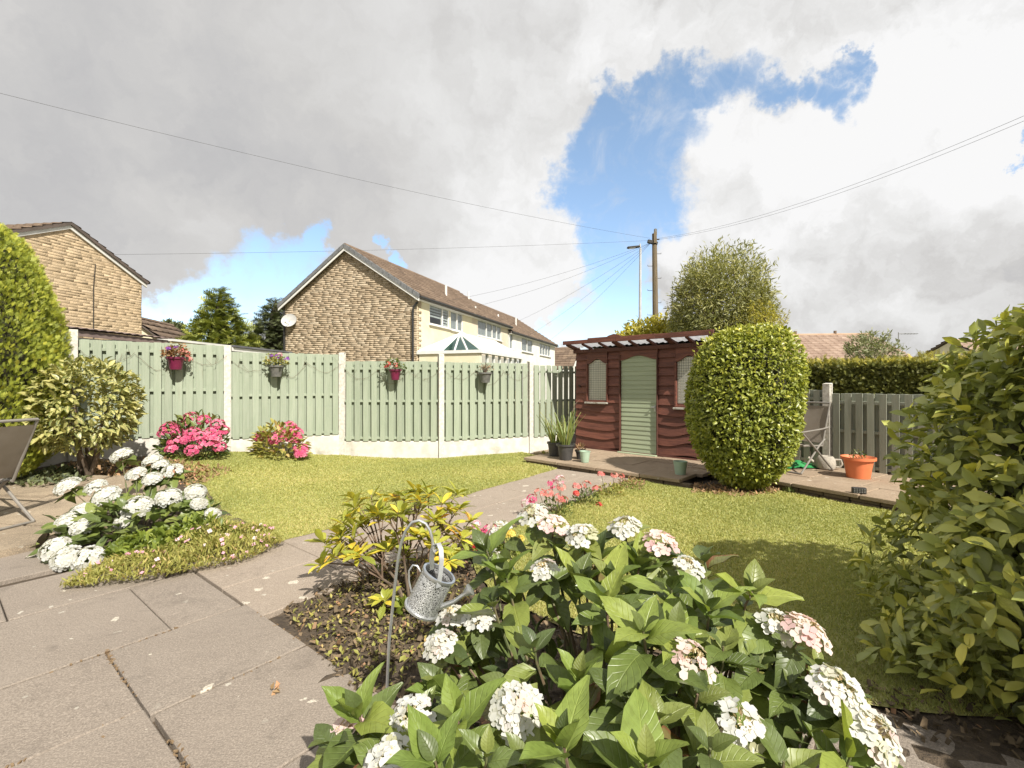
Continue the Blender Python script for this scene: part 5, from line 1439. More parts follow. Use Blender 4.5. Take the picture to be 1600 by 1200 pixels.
# ---- broadleaf trees
def tree(name, label, loc, crown_c, radii, n, size, m, seed, tpl=T_NARROW, shoots=40, amp=0.22, power=2.0, trunk_r=0.12, shell=(0.35, 1.0), ax=(0.6, 0.2, 0.7), cat='tree', cl=0.20):
    r = np.random.default_rng(seed)
    t = tag(empty(name, loc), label, cat)
    cpos, cout, f = ellipsoid_points(n // 14, radii, seed, shell, amp, -0.95, power, 18, 8.0)
    pos = []; out = []; tint = []
    for p, o_ in zip(cpos, cout):                              # clumps of leaves
        k = 14
        q = p + r.normal(0, cl * min(radii) * 0.55, (k, 3)); pos.append(q); out.append(np.repeat(o_[None], k, 0)); tint.append(np.full(k, r.uniform(0.2, 0.8)))
    rt = random.Random(seed); tips = []
    for i in range(shoots):                                    # wispy shoots that break the outline
        d = norm(r.normal(size=3)); d[2] = abs(d[2]) * 1.2 - 0.1; d = norm(d)
        k0 = (np.abs(d) ** power).sum() ** (-1 / power)
        b = d * k0 * np.array(radii) * 0.88; L = r.uniform(0.15, 0.55) * max(radii) * 0.62; dirn = norm(d + UP * 0.7 + r.normal(0, 0.25, 3))
        k = 16; s_ = np.linspace(0, 1, k)[:, None]
        pos.append(b + dirn * L * s_ + r.normal(0, 0.035 * min(radii), (k, 3))); out.append(np.repeat(norm(dirn + d)[None], k, 0)); tint.append(np.full(k, r.uniform(0.35, 0.95)))
        tips.append((b, b + dirn * L * 0.9))
    pos = np.concatenate(pos) + np.array(crown_c); out = np.concatenate(out); tint = np.concatenate(tint)
    foliage('crown', leaves_on(pos, out, tpl, size, seed + 1, ax, (0.4, 0.5, 0.8), tint), m, t)
    cz = Vector(crown_c); b0 = Vector((0, 0, -0.3))
    MB().tube([b0, b0.lerp(cz, 0.5) + Vector((0.04, 0, 0)), cz, cz + Vector((0, 0, radii[2] * 0.75))], [trunk_r, trunk_r * 0.85, trunk_r * 0.6, 0.012], 8).build('trunk', 'bark', t)
    for i in range(10):
        d = Vector(tuple(norm(r.normal(size=3)))); d.z = abs(d.z) * 0.8
        s0 = b0.lerp(cz, rt.uniform(0.75, 1.0)); e = cz + Vector((d.x * radii[0], d.y * radii[1], d.z * radii[2])) * 0.8
        MB().tube([s0, s0.lerp(e, 0.5) + Vector((0, 0, 0.1 * radii[2])), e], [trunk_r * 0.45, trunk_r * 0.25, 0.008], 6).build('branch', 'bark', t)
    mb = MB()
    for b, e in tips: mb.tube([Vector(tuple(b)) + cz, Vector(tuple(e)) + cz], [0.012, 0.003], 4)
    if tips:
        o = mb.build('twigs', 'bark', t); o['kind'] = 'stuff'
    return t
tree('willowy_tree', 'large grey-green willowy tree behind the shed', (7.10, 16.0, 0), (0.0, 0, 3.55), (1.52, 1.5, 1.85), 26000, (0.11, 0.21), 'tree_leaf', 51, shoots=130, amp=0.30, power=2.3, trunk_r=0.16, cl=0.16)
tree('golden_tree', 'yellow green tree half hidden behind the shed roof by the lamp column', (5.35, 18.5, 0), (0.3, 0, 2.85), (1.5, 1.0, 1.05), 5200, (0.12, 0.2), 'gold_leaf', 61, T_MED, 36, 0.2)
tree('golden_shrub', 'bright golden shrub against the lower right of the willowy tree', (7.75, 14.4, 0), (0.05, 0, 2.55), (0.75, 0.7, 1.45), 4200, (0.07, 0.13), 'gold_leaf', 71, T_NARROW, 20, 0.15, 2.0, 0.06, cat='shrub')
tree('round_tree', 'small round dark tree far behind the garages', (-21.9, 30.0, 0), (0, 0, 4.25), (1.0, 1.0, 1.05), 2600, (0.18, 0.3), 'dark_conifer_leaf', 81, T_MED, 14, 0.15)
tree('distant_shrub', 'low bushes beneath the round tree behind the garages', (-18.6, 30.5, 0), (0, 0, 3.2), (1.6, 1.0, 0.9), 1800, (0.18, 0.3), 'dark_conifer_leaf', 82, T_MED, 10, 0.2, cat='shrub')
tree('grey_shrub', 'sparse grey-green shrub rising above the clipped hedge', (11.0, 14.3, 0), (0, 0, 2.15), (0.72, 0.7, 0.80), 1500, (0.10, 0.17), 'grey_leaf', 91, T_NARROW, 34, 0.22, 2.0, 0.05, cat='shrub')
tree('thin_sapling', 'thin sapling tip between the golden shrub and the bungalow roof', (6.78, 12.0, 0), (0, 0, 2.2), (0.12, 0.12, 0.42), 140, (0.05, 0.09), 'grey_leaf', 95, T_NARROW, 4, 0.22, 2.0, 0.02, cat='sapling')

# ---- clipped hedge behind the low fence
def hedge():
    a = Vector((5.55, 10.65)); b = Vector((9.3, 7.0)); d = (b - a).normalized(); n_ = Vector((-d.y, d.x))   # n_ points away from camera
    L = (b - a).length; t = tag(empty('clipped_hedge', mat=frame((a.x, a.y, 0), d, n_)), 'long clipped conifer hedge behind the low fence', 'hedge')
    r = np.random.default_rng(5); H, D = 1.80, 0.8
    N1, N2 = 15000, 6500
    x = r.uniform(0, L, N1); z = r.uniform(0.9, H, N1); p1 = np.stack([x, r.uniform(-0.03, 0.10, N1) + 0.03 * np.sin(x * 5) * np.sin(z * 7), z], -1); o1 = np.repeat(np.array([[0, -1.0, 0.1]]), N1, 0)
    x = r.uniform(0, L, N2); p2 = np.stack([x, r.uniform(0, D, N2), H + 0.02 * np.sin(x * 6) + r.uniform(-0.07, 0.03, N2)], -1); o2 = np.repeat(np.array([[0, -0.2, 1.0]]), N2, 0)
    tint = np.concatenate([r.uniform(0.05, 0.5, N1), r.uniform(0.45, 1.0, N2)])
    foliage('foliage', leaves_on(np.concatenate([p1, p2]), np.concatenate([o1, o2]), T_SPRAY, (0.05, 0.10), 6, (0.6, 0.25, 0.6), (0.3, 0.2, 0.9), tint), 'hedge_leaf', t, False)
    k = 700; x = L * r.uniform(0.0, 1, k) ** 0.8; hh = r.uniform(0, 1, k) ** 2.2
    p3 = np.stack([x, r.uniform(0, D, k), H + 0.16 * hh * (0.3 + 0.7 * (np.sin(x * 2.3) > 0.1))], -1)
    foliage('top_shoots', leaves_on(p3, np.repeat(UP[None], k, 0), T_SPRAY, (0.06, 0.15), 7, (0.3, 1.0, 0.4), (0.5, 0.0, 0.9), r.uniform(0.6, 1, k)), 'hedge_leaf', t, False)
    MB().box((L / 2, D / 2 + 0.03, (H - 0.06) / 2), (L, D - 0.1, H - 0.08)).build('shade_core', 'twig_shade', t)  # solid block inside the hedge, its depth shade painted as dark colour
hedge()

# ---- rounded privet beside the shed terrace
def round_bush():
    t = tag(empty('round_bush', (3.03, 6.22, 0.0)), 'big egg shaped clipped bush beside the shed', 'bush')
    r = np.random.default_rng(77)
    def shape(n, k0, k1, sd):
        p, o_, f = ellipsoid_points(n, (0.64, 0.66, 1.02), sd, (k0, k1), 0.10, -0.97, 2.5, 26, 12.0)
        tap = np.interp(p[:, 2], [-1.04, -0.75, -0.3, 0.1, 1.1], [0.70, 0.82, 0.96, 1.0, 1.0]); p[:, 0] *= tap; p[:, 1] *= tap
        return p + np.array([0, 0, 1.09]), o_, f
    p, o_, f = shape(21000, 0.90, 1.015, 78)
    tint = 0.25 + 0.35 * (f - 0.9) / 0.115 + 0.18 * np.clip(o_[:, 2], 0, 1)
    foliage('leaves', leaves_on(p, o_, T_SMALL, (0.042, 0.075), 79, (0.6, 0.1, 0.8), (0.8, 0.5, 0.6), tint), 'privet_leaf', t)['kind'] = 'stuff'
    q, o2, f2 = shape(260, 1.02, 1.07, 90)
    foliage('stray_shoots', leaves_on(q, o2, T_SMALL, (0.04, 0.07), 91, (0.9, 0.6, 0.4), (0.5, 0.3, 0.7), np.full(len(q), 0.75)), 'privet_leaf', t)['kind'] = 'stuff'
    core_mesh((0.56, 0.58, 0.92), 78, 'twig_shade', 'shade_core', t, 0.09, 2.5, 0.90, (0, 0, 1.10))  # solid dark filling, the shade between leaves put into its colour
    branchy(t, [(0.3, -0.2, 0.6), (-0.3, 0.1, 0.6), (-0.25, -0.35, 0.5), (0.1, 0.3, 0.6)], (0, 0, -0.03), 'bark', 0.035, 0.01, 'stem', 0.1, 3)
round_bush()

# ---- individual leaf meshes
def leaf_meshes(name, m, variants):
    out = []
    for kw in variants:
        V, F, U = leaf_tpl(**kw); out.append(np_mesh(name, V, F, None, U, True, m))
    return out
HYD = [dict(nl=7, nw=2, width=0.60, fold=0.22, curl=0.16, peak=0.42, tip=0.95, wave=0.035, serr=0.04), dict(nl=7, nw=2, width=0.68, fold=0.08, curl=0.42, peak=0.43, tip=0.85, wave=0.05, serr=0.04), dict(nl=7, nw=2, width=0.54, fold=0.36, curl=-0.04, peak=0.40, tip=1.0, wave=0.03, serr=0.04), dict(nl=7, nw=2, width=0.62, fold=0.16, curl=0.66, peak=0.45, tip=0.85, wave=0.06, serr=0.04)]
L_HYD = leaf_meshes('leaf', 'hydrangea_leaf', HYD); L_HYDY = leaf_meshes('leaf', 'hydrangea_leaf_young', [dict(k_, width=k_['width'] * 0.86) for k_ in HYD]); L_HYDO = leaf_meshes('leaf', 'hydrangea_leaf_old', HYD)
L_LAU = leaf_meshes('leaf', 'laurel_leaf', [dict(nl=5, nw=2, width=0.44, fold=0.22, curl=0.12, peak=0.56, tip=0.7, wave=0.02), dict(nl=5, nw=2, width=0.48, fold=0.30, curl=0.28, peak=0.55, tip=0.75, wave=0.03), dict(nl=5, nw=2, width=0.40, fold=0.15, curl=-0.10, peak=0.58, tip=0.7, wave=0.025)])
L_AUC = leaf_meshes('leaf', 'aucuba_leaf', [dict(nl=4, nw=1, width=0.46, fold=0.2, curl=0.2, peak=0.48), dict(nl=4, nw=1, width=0.50, fold=0.1, curl=0.35, peak=0.5)])
L_RHO = leaf_meshes('leaf', 'rhodo_leaf', [dict(nl=5, nw=1, width=0.36, fold=0.2, curl=0.12, peak=0.62, tip=0.6), dict(nl=5, nw=1, width=0.40, fold=0.12, curl=0.26, peak=0.60, tip=0.65), dict(nl=5, nw=1, width=0.33, fold=0.28, curl=-0.06, peak=0.62, tip=0.6)])

def split_leaves(parent, pos, axis, nrm, size, meshes, mass_m, tpl, limit=300, mats=None, tint=None, seed=1):
    """the leaves that show largest become objects, the rest one mass"""
    pos = np.asarray(pos); axis = np.asarray(axis); nrm = np.asarray(nrm); size = np.asarray(size)
    d = np.linalg.norm(pos + np.array(parent.matrix_world.translation) - np.array([0, 0, CAM_H]), axis=1)
    order = np.argsort(-(size / d)); a, b = order[:limit], order[limit:]
    leaf_objects(parent, 'leaf', meshes, pos[a], axis[a], nrm[a], size[a], None if mats is None else [mats[i] for i in a])
    if len(b):
        r = np.random.default_rng(seed)
        t = r.uniform(0, 1, len(b)) if tint is None else np.asarray(tint)[b]
        foliage('leaf_mass', scatter(tpl, pos[b], axis[b], nrm[b], size[b], t), mass_m, parent, kind='stuff')

# ---- big laurel at the right edge
T_LAU = leaf_tpl(4, 1, 0.47, 0.22, 0.18, 0.56, 0.6, 0.02)
def laurel():
    loc = (3.00, 1.92, 0.0)
    t = tag(empty('laurel_bush', loc), 'large glossy laurel bush filling the right edge', 'bush'); bpy.context.view_layer.update()
    r = np.random.default_rng(11)
    n = 13000
    z = r.uniform(0.05, 2.0, n * 3); a = r.uniform(0, 2 * np.pi, n * 3)
    prof = lambda zz: np.interp(zz, [0.0, 0.25, 0.7, 1.1, 1.45, 1.75, 1.95, 2.05], [1.14, 1.15, 1.06, 1.0, 0.91, 0.72, 0.48, 0.10])
    face = np.cos(a - math.atan2(-loc[1], -loc[0]))
    keep = (r.uniform(0, 1, n * 3) < 0.25 + 0.75 * np.clip(face + 0.35, 0, 1)); z = z[keep][:n]; a = a[keep][:n]; n = len(z)
    lum = 1 + 0.08 * np.sin(a * 5 + z * 6) + 0.07 * np.sin(a * 9 - z * 4 + 1)
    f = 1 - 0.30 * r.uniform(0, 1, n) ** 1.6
    R = prof(z) * lum * f
    pos = np.stack([np.cos(a) * R, np.sin(a) * R, z * 0.95], -1); pos[:, 1] *= np.where(pos[:, 1] < 0, 1.45, 1.0)
    out = norm(np.stack([np.cos(a), np.sin(a), 0.12 + 0.75 * np.clip(z - 1.2, 0, 1)], -1))
    A = norm(out * 0.50 + UP * 0.10 + norm(r.normal(size=(n, 3))) * 0.85); Nn = norm(out * 0.75 + UP * 0.70 + norm(r.normal(size=(n, 3))) * 0.42)
    size = r.uniform(0.055, 0.11, n)
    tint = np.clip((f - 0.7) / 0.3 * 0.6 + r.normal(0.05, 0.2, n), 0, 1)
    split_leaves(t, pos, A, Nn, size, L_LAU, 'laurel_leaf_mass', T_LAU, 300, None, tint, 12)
    mb = MB(); mb.lathe([(0.62, 0.0), (0.70, 0.3), (0.72, 0.7), (0.68, 1.1), (0.55, 1.45), (0.30, 1.68), (0.06, 1.8)], 18); mb.build('shade_core', 'twig_shade', t)  # solid turned core, coloured dark for the shaded inside of the bush
    branchy(t, [(-0.75, -0.2, 0.7), (-0.8, 0.25, 1.0), (-0.5, -0.6, 1.1), (-0.45, 0.1, 1.6), (-0.85, 0.0, 0.4), (-0.6, 0.5, 0.6)], (0, 0, -0.03), 'bark', 0.03, 0.006, 'stem', 0.2, 4)
laurel()

# ---- spotted aucuba before the fence
def aucuba():
    t = tag(empty('spotted_shrub', (-5.42, 5.95, 0.2)), 'variegated yellow and green leafed shrub beside the golden conifer', 'shrub'); bpy.context.view_layer.update()
    r = np.random.default_rng(15); n = 2300
    p, o_, f = ellipsoid_points(n, (0.58, 0.55, 0.60), 16, (0.62, 1.0), 0.12, -0.9, 2.3, 20, 8.0)
    p = p + np.array([0, 0, 0.92]); n = len(p)
    A = norm(o_ * 0.7 + UP * 0.1 + norm(r.normal(size=(n, 3))) * 0.65); Nn = norm(o_ * 0.3 + UP * 0.8 + norm(r.normal(size=(n, 3))) * 0.5)
    split_leaves(t, p, A, Nn, r.uniform(0.075, 0.125, n), L_AUC, 'aucuba_leaf_mass', T_MED, 300, None, None, 17)
    branchy(t, [(-0.3, 0.1, 0.7), (0.3, -0.1, 0.7), (0.0, -0.3, 0.8), (0.15, 0.2, 1.1), (-0.1, -0.1, 1.2), (0.4, 0.1, 1.0)], (0, 0, -0.06), 'bark', 0.03, 0.006, 'stem', 0.15, 5)
aucuba()

# ---- yellowing rhododendron
def rhodo():
    base = Vector((-0.68, 3.06, 0.0))
    t = tag(empty('yellowing_shrub', base), 'sparse yellowing shrub with bare branches beside the path', 'shrub'); bpy.context.view_layer.update()
    r = np.random.default_rng(23); rr = random.Random(23)
    tips = []
    spec = [(505, 845, 3.1), (520, 868, 2.95), (535, 815, 3.2), (553, 790, 3.35), (580, 773, 3.5), (590, 800, 3.15), (610, 805, 3.3), (622, 800, 2.95), (632, 775, 3.45), (655, 765, 3.5), (670, 770, 3.35), (690, 785, 3.25),
            (715, 768, 3.4), (735, 812, 3.2), (722, 838, 3.05), (660, 838, 2.95), (620, 835, 3.2), (562, 866, 2.9), (570, 820, 3.25), (700, 830, 3.3), (680, 810, 3.1), (640, 800, 3.6), (708, 800, 3.5), (600, 780, 3.5), (645, 820, 3.3),
            (530, 845, 3.35), (680, 850, 2.9), (700, 862, 3.05), (605, 855, 3.05), (550, 840, 3.05), (745, 845, 3.25)]
    for px, py, Y in spec: tips.append(at(px, py, Y) - base)
    tips += [q + Vector((rr.uniform(-0.10, 0.10), rr.uniform(-0.10, 0.10), rr.uniform(-0.12, 0.04))) for q in list(tips)]
    tips.append(at(600, 935, 2.85) - base)
    pos = []; ax = []; nr = []; sz = []
    for tip in tips:
        d0 = (tip - Vector((0, 0, -0.25))).normalized()
        d0 = (d0 + Vector((0, 0, 0.5))).normalized()
        k = rr.randint(9, 13); x = d0.orthogonal().normalized(); y = d0.cross(x)
        for j in range(k):
            an = j * 2.399 + rr.uniform(-0.3, 0.3); el = rr.uniform(-0.15, 0.95)
            a = (x * math.cos(an) + y * math.sin(an)) * math.cos(el) + d0 * math.sin(el)
            pos.append(tuple(tip - d0 * rr.uniform(0, 0.035))); ax.append(tuple(a)); nr.append(tuple((d0 + Vector((rr.uniform(-.2, .2), rr.uniform(-.2, .2), 0.2))).normalized())); sz.append(rr.uniform(0.08, 0.135))
    split_leaves(t, pos, ax, nr, sz, L_RHO, 'rhodo_leaf_mass', leaf_tpl(4, 1, 0.38, 0.2, 0.15, 0.62, 0.6), 300, None, None, 24)
    # a few leading branches, each forking to several tips
    groups = {}
    for i, tip in enumerate(tips[:-1]): groups.setdefault(int((math.atan2(tip.y, tip.x) + math.pi) / (2 * math.pi) * 7), []).append(tip)
    for g, tl in groups.items():
        c = sum(tl, Vector()) / len(tl); fork = Vector((c.x * 0.45, c.y * 0.45, c.z * 0.42))
        MB().tube([Vector((rr.uniform(-.05, .05), rr.uniform(-.05, .05), -0.03)), fork * 0.5 + Vector((0, 0, 0.01)), fork], [0.011, 0.009, 0.007], 6).build('branch', 'bark', t)
        for tip in tl:
            mid = fork.lerp(tip, 0.55) + Vector((rr.uniform(-0.04, 0.04), rr.uniform(-0.04, 0.04), 0.02))
            MB().tube([fork, mid, tip], [0.0065, 0.005, 0.003], 5).build('branch', 'twig', t)
            if rr.random() < 0.6:
                e = mid + Vector((rr.uniform(-0.12, 0.12), rr.uniform(-0.12, 0.12), rr.uniform(0.02, 0.1))); MB().tube([mid, e], [0.005, 0.002], 4).build('branch', 'twig', t)
    MB().tube([Vector((0, 0, -0.02)), (tips[-1]) * 0.6, tips[-1]], [0.008, 0.006, 0.004], 5).build('branch', 'twig', t)
rhodo()

# ---- hydrangea flower heads
FLORETS = [np_mesh('floret', petal4_tpl(o_)[0], petal4_tpl(o_)[1], None, None, True, 'white_petal_each') for o_ in (0.15, 0.3)]
FLORETS_B = [np_mesh('floret', petal4_tpl(o_)[0], petal4_tpl(o_)[1], None, None, True, 'blush_petal_each') for o_ in (0.15, 0.3)]
def bud_data(pos, out, size, seed):
    return leaves_on(pos, out, T_TINY, size, seed, (1.0, 0.2, 0.6), (0.3, 0.2, 0.9))
def lacecap(parent, c, facing, R, nfl, blush=False, seed=1, open_=0.5, fs=(0.018, 0.025)):
    """flat head: tiny cream buds in the middle, a ring of four-petalled florets"""
    r = random.Random(seed); rn = np.random.default_rng(seed)
    f = Vector(facing).normalized(); x = f.orthogonal().normalized(); y = f.cross(x)
    head = empty('flower_head', c); head.parent = parent
    k = 140
    a = rn.uniform(0, 2 * np.pi, k); q = np.sqrt(rn.uniform(0, 1, k)) * R * 0.62
    P_ = np.array([tuple(x * math.cos(a_) * q_ + y * math.sin(a_) * q_ + f * (0.018 - 0.9 * q_ * q_ / R + rn.uniform(0, 0.008))) for a_, q_ in zip(a, q)])
    o_ = np.array([tuple(f + (x * math.cos(a_) + y * math.sin(a_)) * 0.8)for a_ in a])
    foliage('buds', bud_data(P_, norm(o_), (0.007, 0.012), seed), 'bud_cream', head, False)
    for i in range(nfl):
        inner = i >= nfl * 0.55
        an = (i * 2.399 if inner else 2 * math.pi * i / (nfl * 0.55)) + r.uniform(-0.2, 0.2); rr = R * (r.uniform(open_, 0.75) if inner else r.uniform(0.82, 1.02))
        p = x * math.cos(an) * rr + y * math.sin(an) * rr + f * (0.022 - 0.55 * rr * rr / R + r.uniform(0, 0.008))
        nz = (f * 0.9 + (x * math.cos(an) + y * math.sin(an)) * (0.75 if not inner else 0.35) + Vector((r.uniform(-.25, .25), r.uniform(-.25, .25), r.uniform(-.1, .3)))).normalized()
        q_ = nz.to_track_quat('Z', 'Y').to_matrix().to_4x4() @ Matrix.Rotation(r.uniform(0, 6.28), 4, 'Z')
        s = r.uniform(*fs) * (1 if not inner else 0.9)
        put('floret', r.choice(FLORETS_B if blush else FLORETS), head, Matrix.Translation(p) @ q_ @ Matrix.Scale(s, 4))
    return head

def big_hydrangea():
    base = Vector((0.45, 1.55, 0.0))
    t = tag(empty('white_lacecap_hydrangea', base), 'large white lacecap hydrangea in the near flower bed', 'hydrangea'); bpy.context.view_layer.update()
    r = random.Random(33)
    # flower heads: place in the photograph, distance, radius, florets, blush
    H = [(688, 1005, 1.80, 0.060, 16, 0), (748, 964, 1.86, 0.062, 14, 0), (704, 962, 1.9, 0.05, 11, 0), (808, 1108, 1.30, 0.072, 24, 0), (640, 1122, 1.36, 0.068, 20, 0), (542, 1142, 1.45, 0.055, 14, 1), (606, 1190, 1.24, 0.060, 16, 0),
         (1082, 1030, 1.42, 0.066, 8, 1), (1158, 1132, 1.30, 0.068, 13, 0), (1215, 976, 1.56, 0.06, 10, 0), (1262, 984, 1.50, 0.068, 16, 1), (1312, 1074, 1.36, 0.072, 18, 0), (1366, 1140, 1.27, 0.074, 22, 0), (1075, 886, 1.86, 0.055, 9, 0),
         (975, 820, 2.08, 0.068, 18, 0), (1032, 846, 1.95, 0.066, 14, 1), (866, 818, 2.16, 0.072, 18, 1), (908, 834, 2.02, 0.068, 14, 0), (832, 800, 2.26, 0.075, 18, 0), (778, 826, 2.3, 0.060, 14, 0), (850, 890, 1.95, 0.055, 9, 0), (1190, 1155, 1.42, 0.05, 8, 0), (770, 875, 2.1, 0.05, 8, 0), (935, 1075, 1.50, 0.045, 5, 1)]
    tips = []
    for i, (px, py, Y, R, nf, bl) in enumerate(H):
        c = at(px, py, Y) - base
        f = Vector((c.x * 0.35 + r.uniform(-.2, .2), c.y * 0.3 - 0.45 + r.uniform(-.1, .1), 0.85))
        lacecap(t, c, f, R * 0.88, int(nf * 1.25), bool(bl), 100 + i, 0.25 if nf > 13 else 0.45, (0.019, 0.029))
        tips.append((c - f.normalized() * 0.035, f.normalized(), 'flower'))
    S = [(945, 940, 1.62, 'y'), (1005, 985, 1.42, 'y'), (760, 860, 2.02, 'y'), (790, 900, 1.92, 'y'), (905, 905, 1.85, 'y'), (715, 1125, 1.30, 'y'), (905, 1060, 1.38, 'y'), (955, 905, 1.80, 'y'), (1050, 915, 1.72, 'y'), (1000, 880, 1.95, 'y'),
         (1175, 925, 1.66, 'y'), (1110, 950, 1.62, 'y'), (880, 1160, 1.16, 'y'), (560, 1115, 1.42, 'y'), (515, 1160, 1.40, 'm'), (690, 1075, 1.6, 'y'), (730, 1020, 1.82, 'm'), (835, 1010, 1.62, 'm'), (980, 1090, 1.32, 'm'),
         (1030, 1120, 1.25, 'm'), (1090, 1085, 1.36, 'm'), (1130, 1010, 1.5, 'm'), (1185, 1040, 1.52, 'm'), (1240, 1080, 1.46, 'm'), (1110, 1170, 1.2, 'm'), (1010, 1190, 1.12, 'y'), (760, 1180, 1.14, 'm'), (680, 1190, 1.16, 'y'), (1260, 1150, 1.32, 'm'),
         (1330, 1180, 1.24, 'y'), (1225, 1190, 1.22, 'm'), (870, 855, 2.1, 'm'), (930, 870, 2.02, 'y'), (770, 940, 1.85, 'm'), (1055, 985, 1.55, 'y'), (960, 1030, 1.5, 'y'),
         (590, 1170, 1.32, 'm'), (820, 1190, 1.2, 'm'), (1160, 985, 1.7, 'm'), (1100, 870, 1.92, 'm'), (1280, 1040, 1.52, 'm'), (1000, 950, 1.72, 'm'),
         (910, 1120, 1.45, 'm'), (980, 1060, 1.62, 'm'), (1230, 1020, 1.68, 'm'), (1060, 1060, 1.62, 'm')]
    for px, py, Y, k in S:
        c = at(px, py, Y) - base
        d = Vector((c.x * 0.30 + r.uniform(-.22, .22), c.y * 0.25 - 0.12 + r.uniform(-.2, .2), 1.0)).normalized()
        tips.append((c, d, k))
    pos = []; ax = []; nr = []; sz = []; mi = []
    for c, d, k in tips:
        x = d.orthogonal().normalized(); y = d.cross(x); ph = r.uniform(0, 6.28)
        lv = 5 if k == 'y' else 4 if k == 'm' else 3
        for l in range(lv):
            if k == 'y': L = (0.060, 0.100, 0.130, 0.130, 0.12)[l]; el = (1.32, 1.08, 0.78, 0.42, 0.05)[l]; back = (0.0, 0.012, 0.035, 0.075, 0.12)[l]
            elif k == 'm': L = (0.05, 0.085, 0.112, 0.125, 0.12)[l]; el = (1.1, 0.7, 0.35, 0.05, -0.25)[l]; back = (0.0, 0.02, 0.05, 0.09, 0.14)[l]
            else: L = (0.09, 0.118, 0.125)[l]; el = (0.15, -0.1, -0.3)[l]; back = (0.01, 0.05, 0.10)[l]
            for s in (0, 1):
                if r.random() < 0.10: continue
                an = ph + l * math.pi / 2 + s * math.pi + r.uniform(-0.25, 0.25); e = el + r.uniform(-0.2, 0.2)
                h = x * math.cos(an) + y * math.sin(an)
                a = h * math.cos(e) + d * math.sin(e) + Vector((0, 0, -0.05))
                n_ = d * math.cos(e) - h * math.sin(e)
                p = c - d * back + h * 0.006
                pos.append(tuple(p)); ax.append(tuple(a)); nr.append(tuple(n_)); sz.append(L * r.uniform(1.05, 1.5))
                v = r.randrange(4)
                if k == 'y' and l < 3: mi.append(4 + v)
                elif r.random() < 0.055: mi.append(8 + v)
                else: mi.append(v)
    split_leaves(t, pos, ax, nr, sz, L_HYD + L_HYDY + L_HYDO, 'hydrangea_leaf_mass', T_OVATE, 330, mi, None, 34)
    for c, d, k in tips:
        root = Vector((c.x * 0.42 + r.uniform(-0.08, 0.08), c.y * 0.42 + r.uniform(-0.06, 0.06), -0.02))
        m1 = root.lerp(c, 0.55) + Vector((c.x * 0.06, c.y * 0.06, 0.0))
        MB().tube([root, root.lerp(m1, 0.6), m1, c - d * 0.06, c], [0.008, 0.007, 0.006, 0.0045, 0.0035], 5).build('stem', 'green_stem' if r.random() < 0.5 else 'twig', t)
    # old lower foliage filling the inside
    n = 360; rn = np.random.default_rng(44)
    X = rn.uniform(-0.75, 0.75, n); Y = rn.uniform(-0.45, 0.55, n); Z = rn.uniform(0.05, 0.42, n) * (1 - 0.35 * (X / 0.8) ** 2)
    P_ = np.stack([X, Y, Z], -1)
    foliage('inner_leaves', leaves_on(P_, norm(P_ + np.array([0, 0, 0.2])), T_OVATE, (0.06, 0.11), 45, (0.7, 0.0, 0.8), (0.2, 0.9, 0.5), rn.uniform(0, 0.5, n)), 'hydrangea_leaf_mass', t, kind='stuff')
    m_ = 40
    for i in range(m_):
        b = Vector((r.uniform(-0.35, 0.35), r.uniform(-0.25, 0.35), -0.02)); e = b + Vector((r.uniform(-0.25, 0.25), r.uniform(-0.2, 0.2), r.uniform(0.25, 0.5)))
        MB().tube([b, b.lerp(e, 0.5) + Vector((r.uniform(-.03, .03), 0, 0.02)), e], [0.006, 0.005, 0.003], 5).build('stem', 'bark', t)
big_hydrangea()

# ---- mophead hydrangeas
def mophead_data(c, R, facing, n, fs, seed, flat=0.62):
    r = np.random.default_rng(seed)
    d = norm(r.normal(size=(n * 3, 3))); f = norm(np.array(facing, dtype=float)); d = d[d @ f > -0.25][:n]
    par = (d @ f)[:, None] * f; p = (d - par) * R + par * R * flat
    out = norm(d + f * 0.3)
    A = norm(np.cross(out, r.normal(size=out.shape)))
    s = r.uniform(fs[0], fs[1], len(d))
    return scatter(T_FLORET, p * r.uniform(0.90, 1.03, (len(d), 1)) + np.array(c), A, out, s, np.clip(r.normal(0.6, 0.25, len(d)), 0, 1))

def mop_core(c, R, facing, m, parent, flat=0.55):
    f = Vector(facing).normalized(); Q = f.to_track_quat('Z', 'Y').to_matrix()
    return MB().lathe([(0.01, -0.25 * R), (0.7 * R, -0.16 * R), (0.86 * R, 0.0), (0.7 * R, flat * R * 0.62), (0.35 * R, flat * R * 0.82), (0.01, flat * R * 0.88)], 12, c, Q).mesh('core', m)

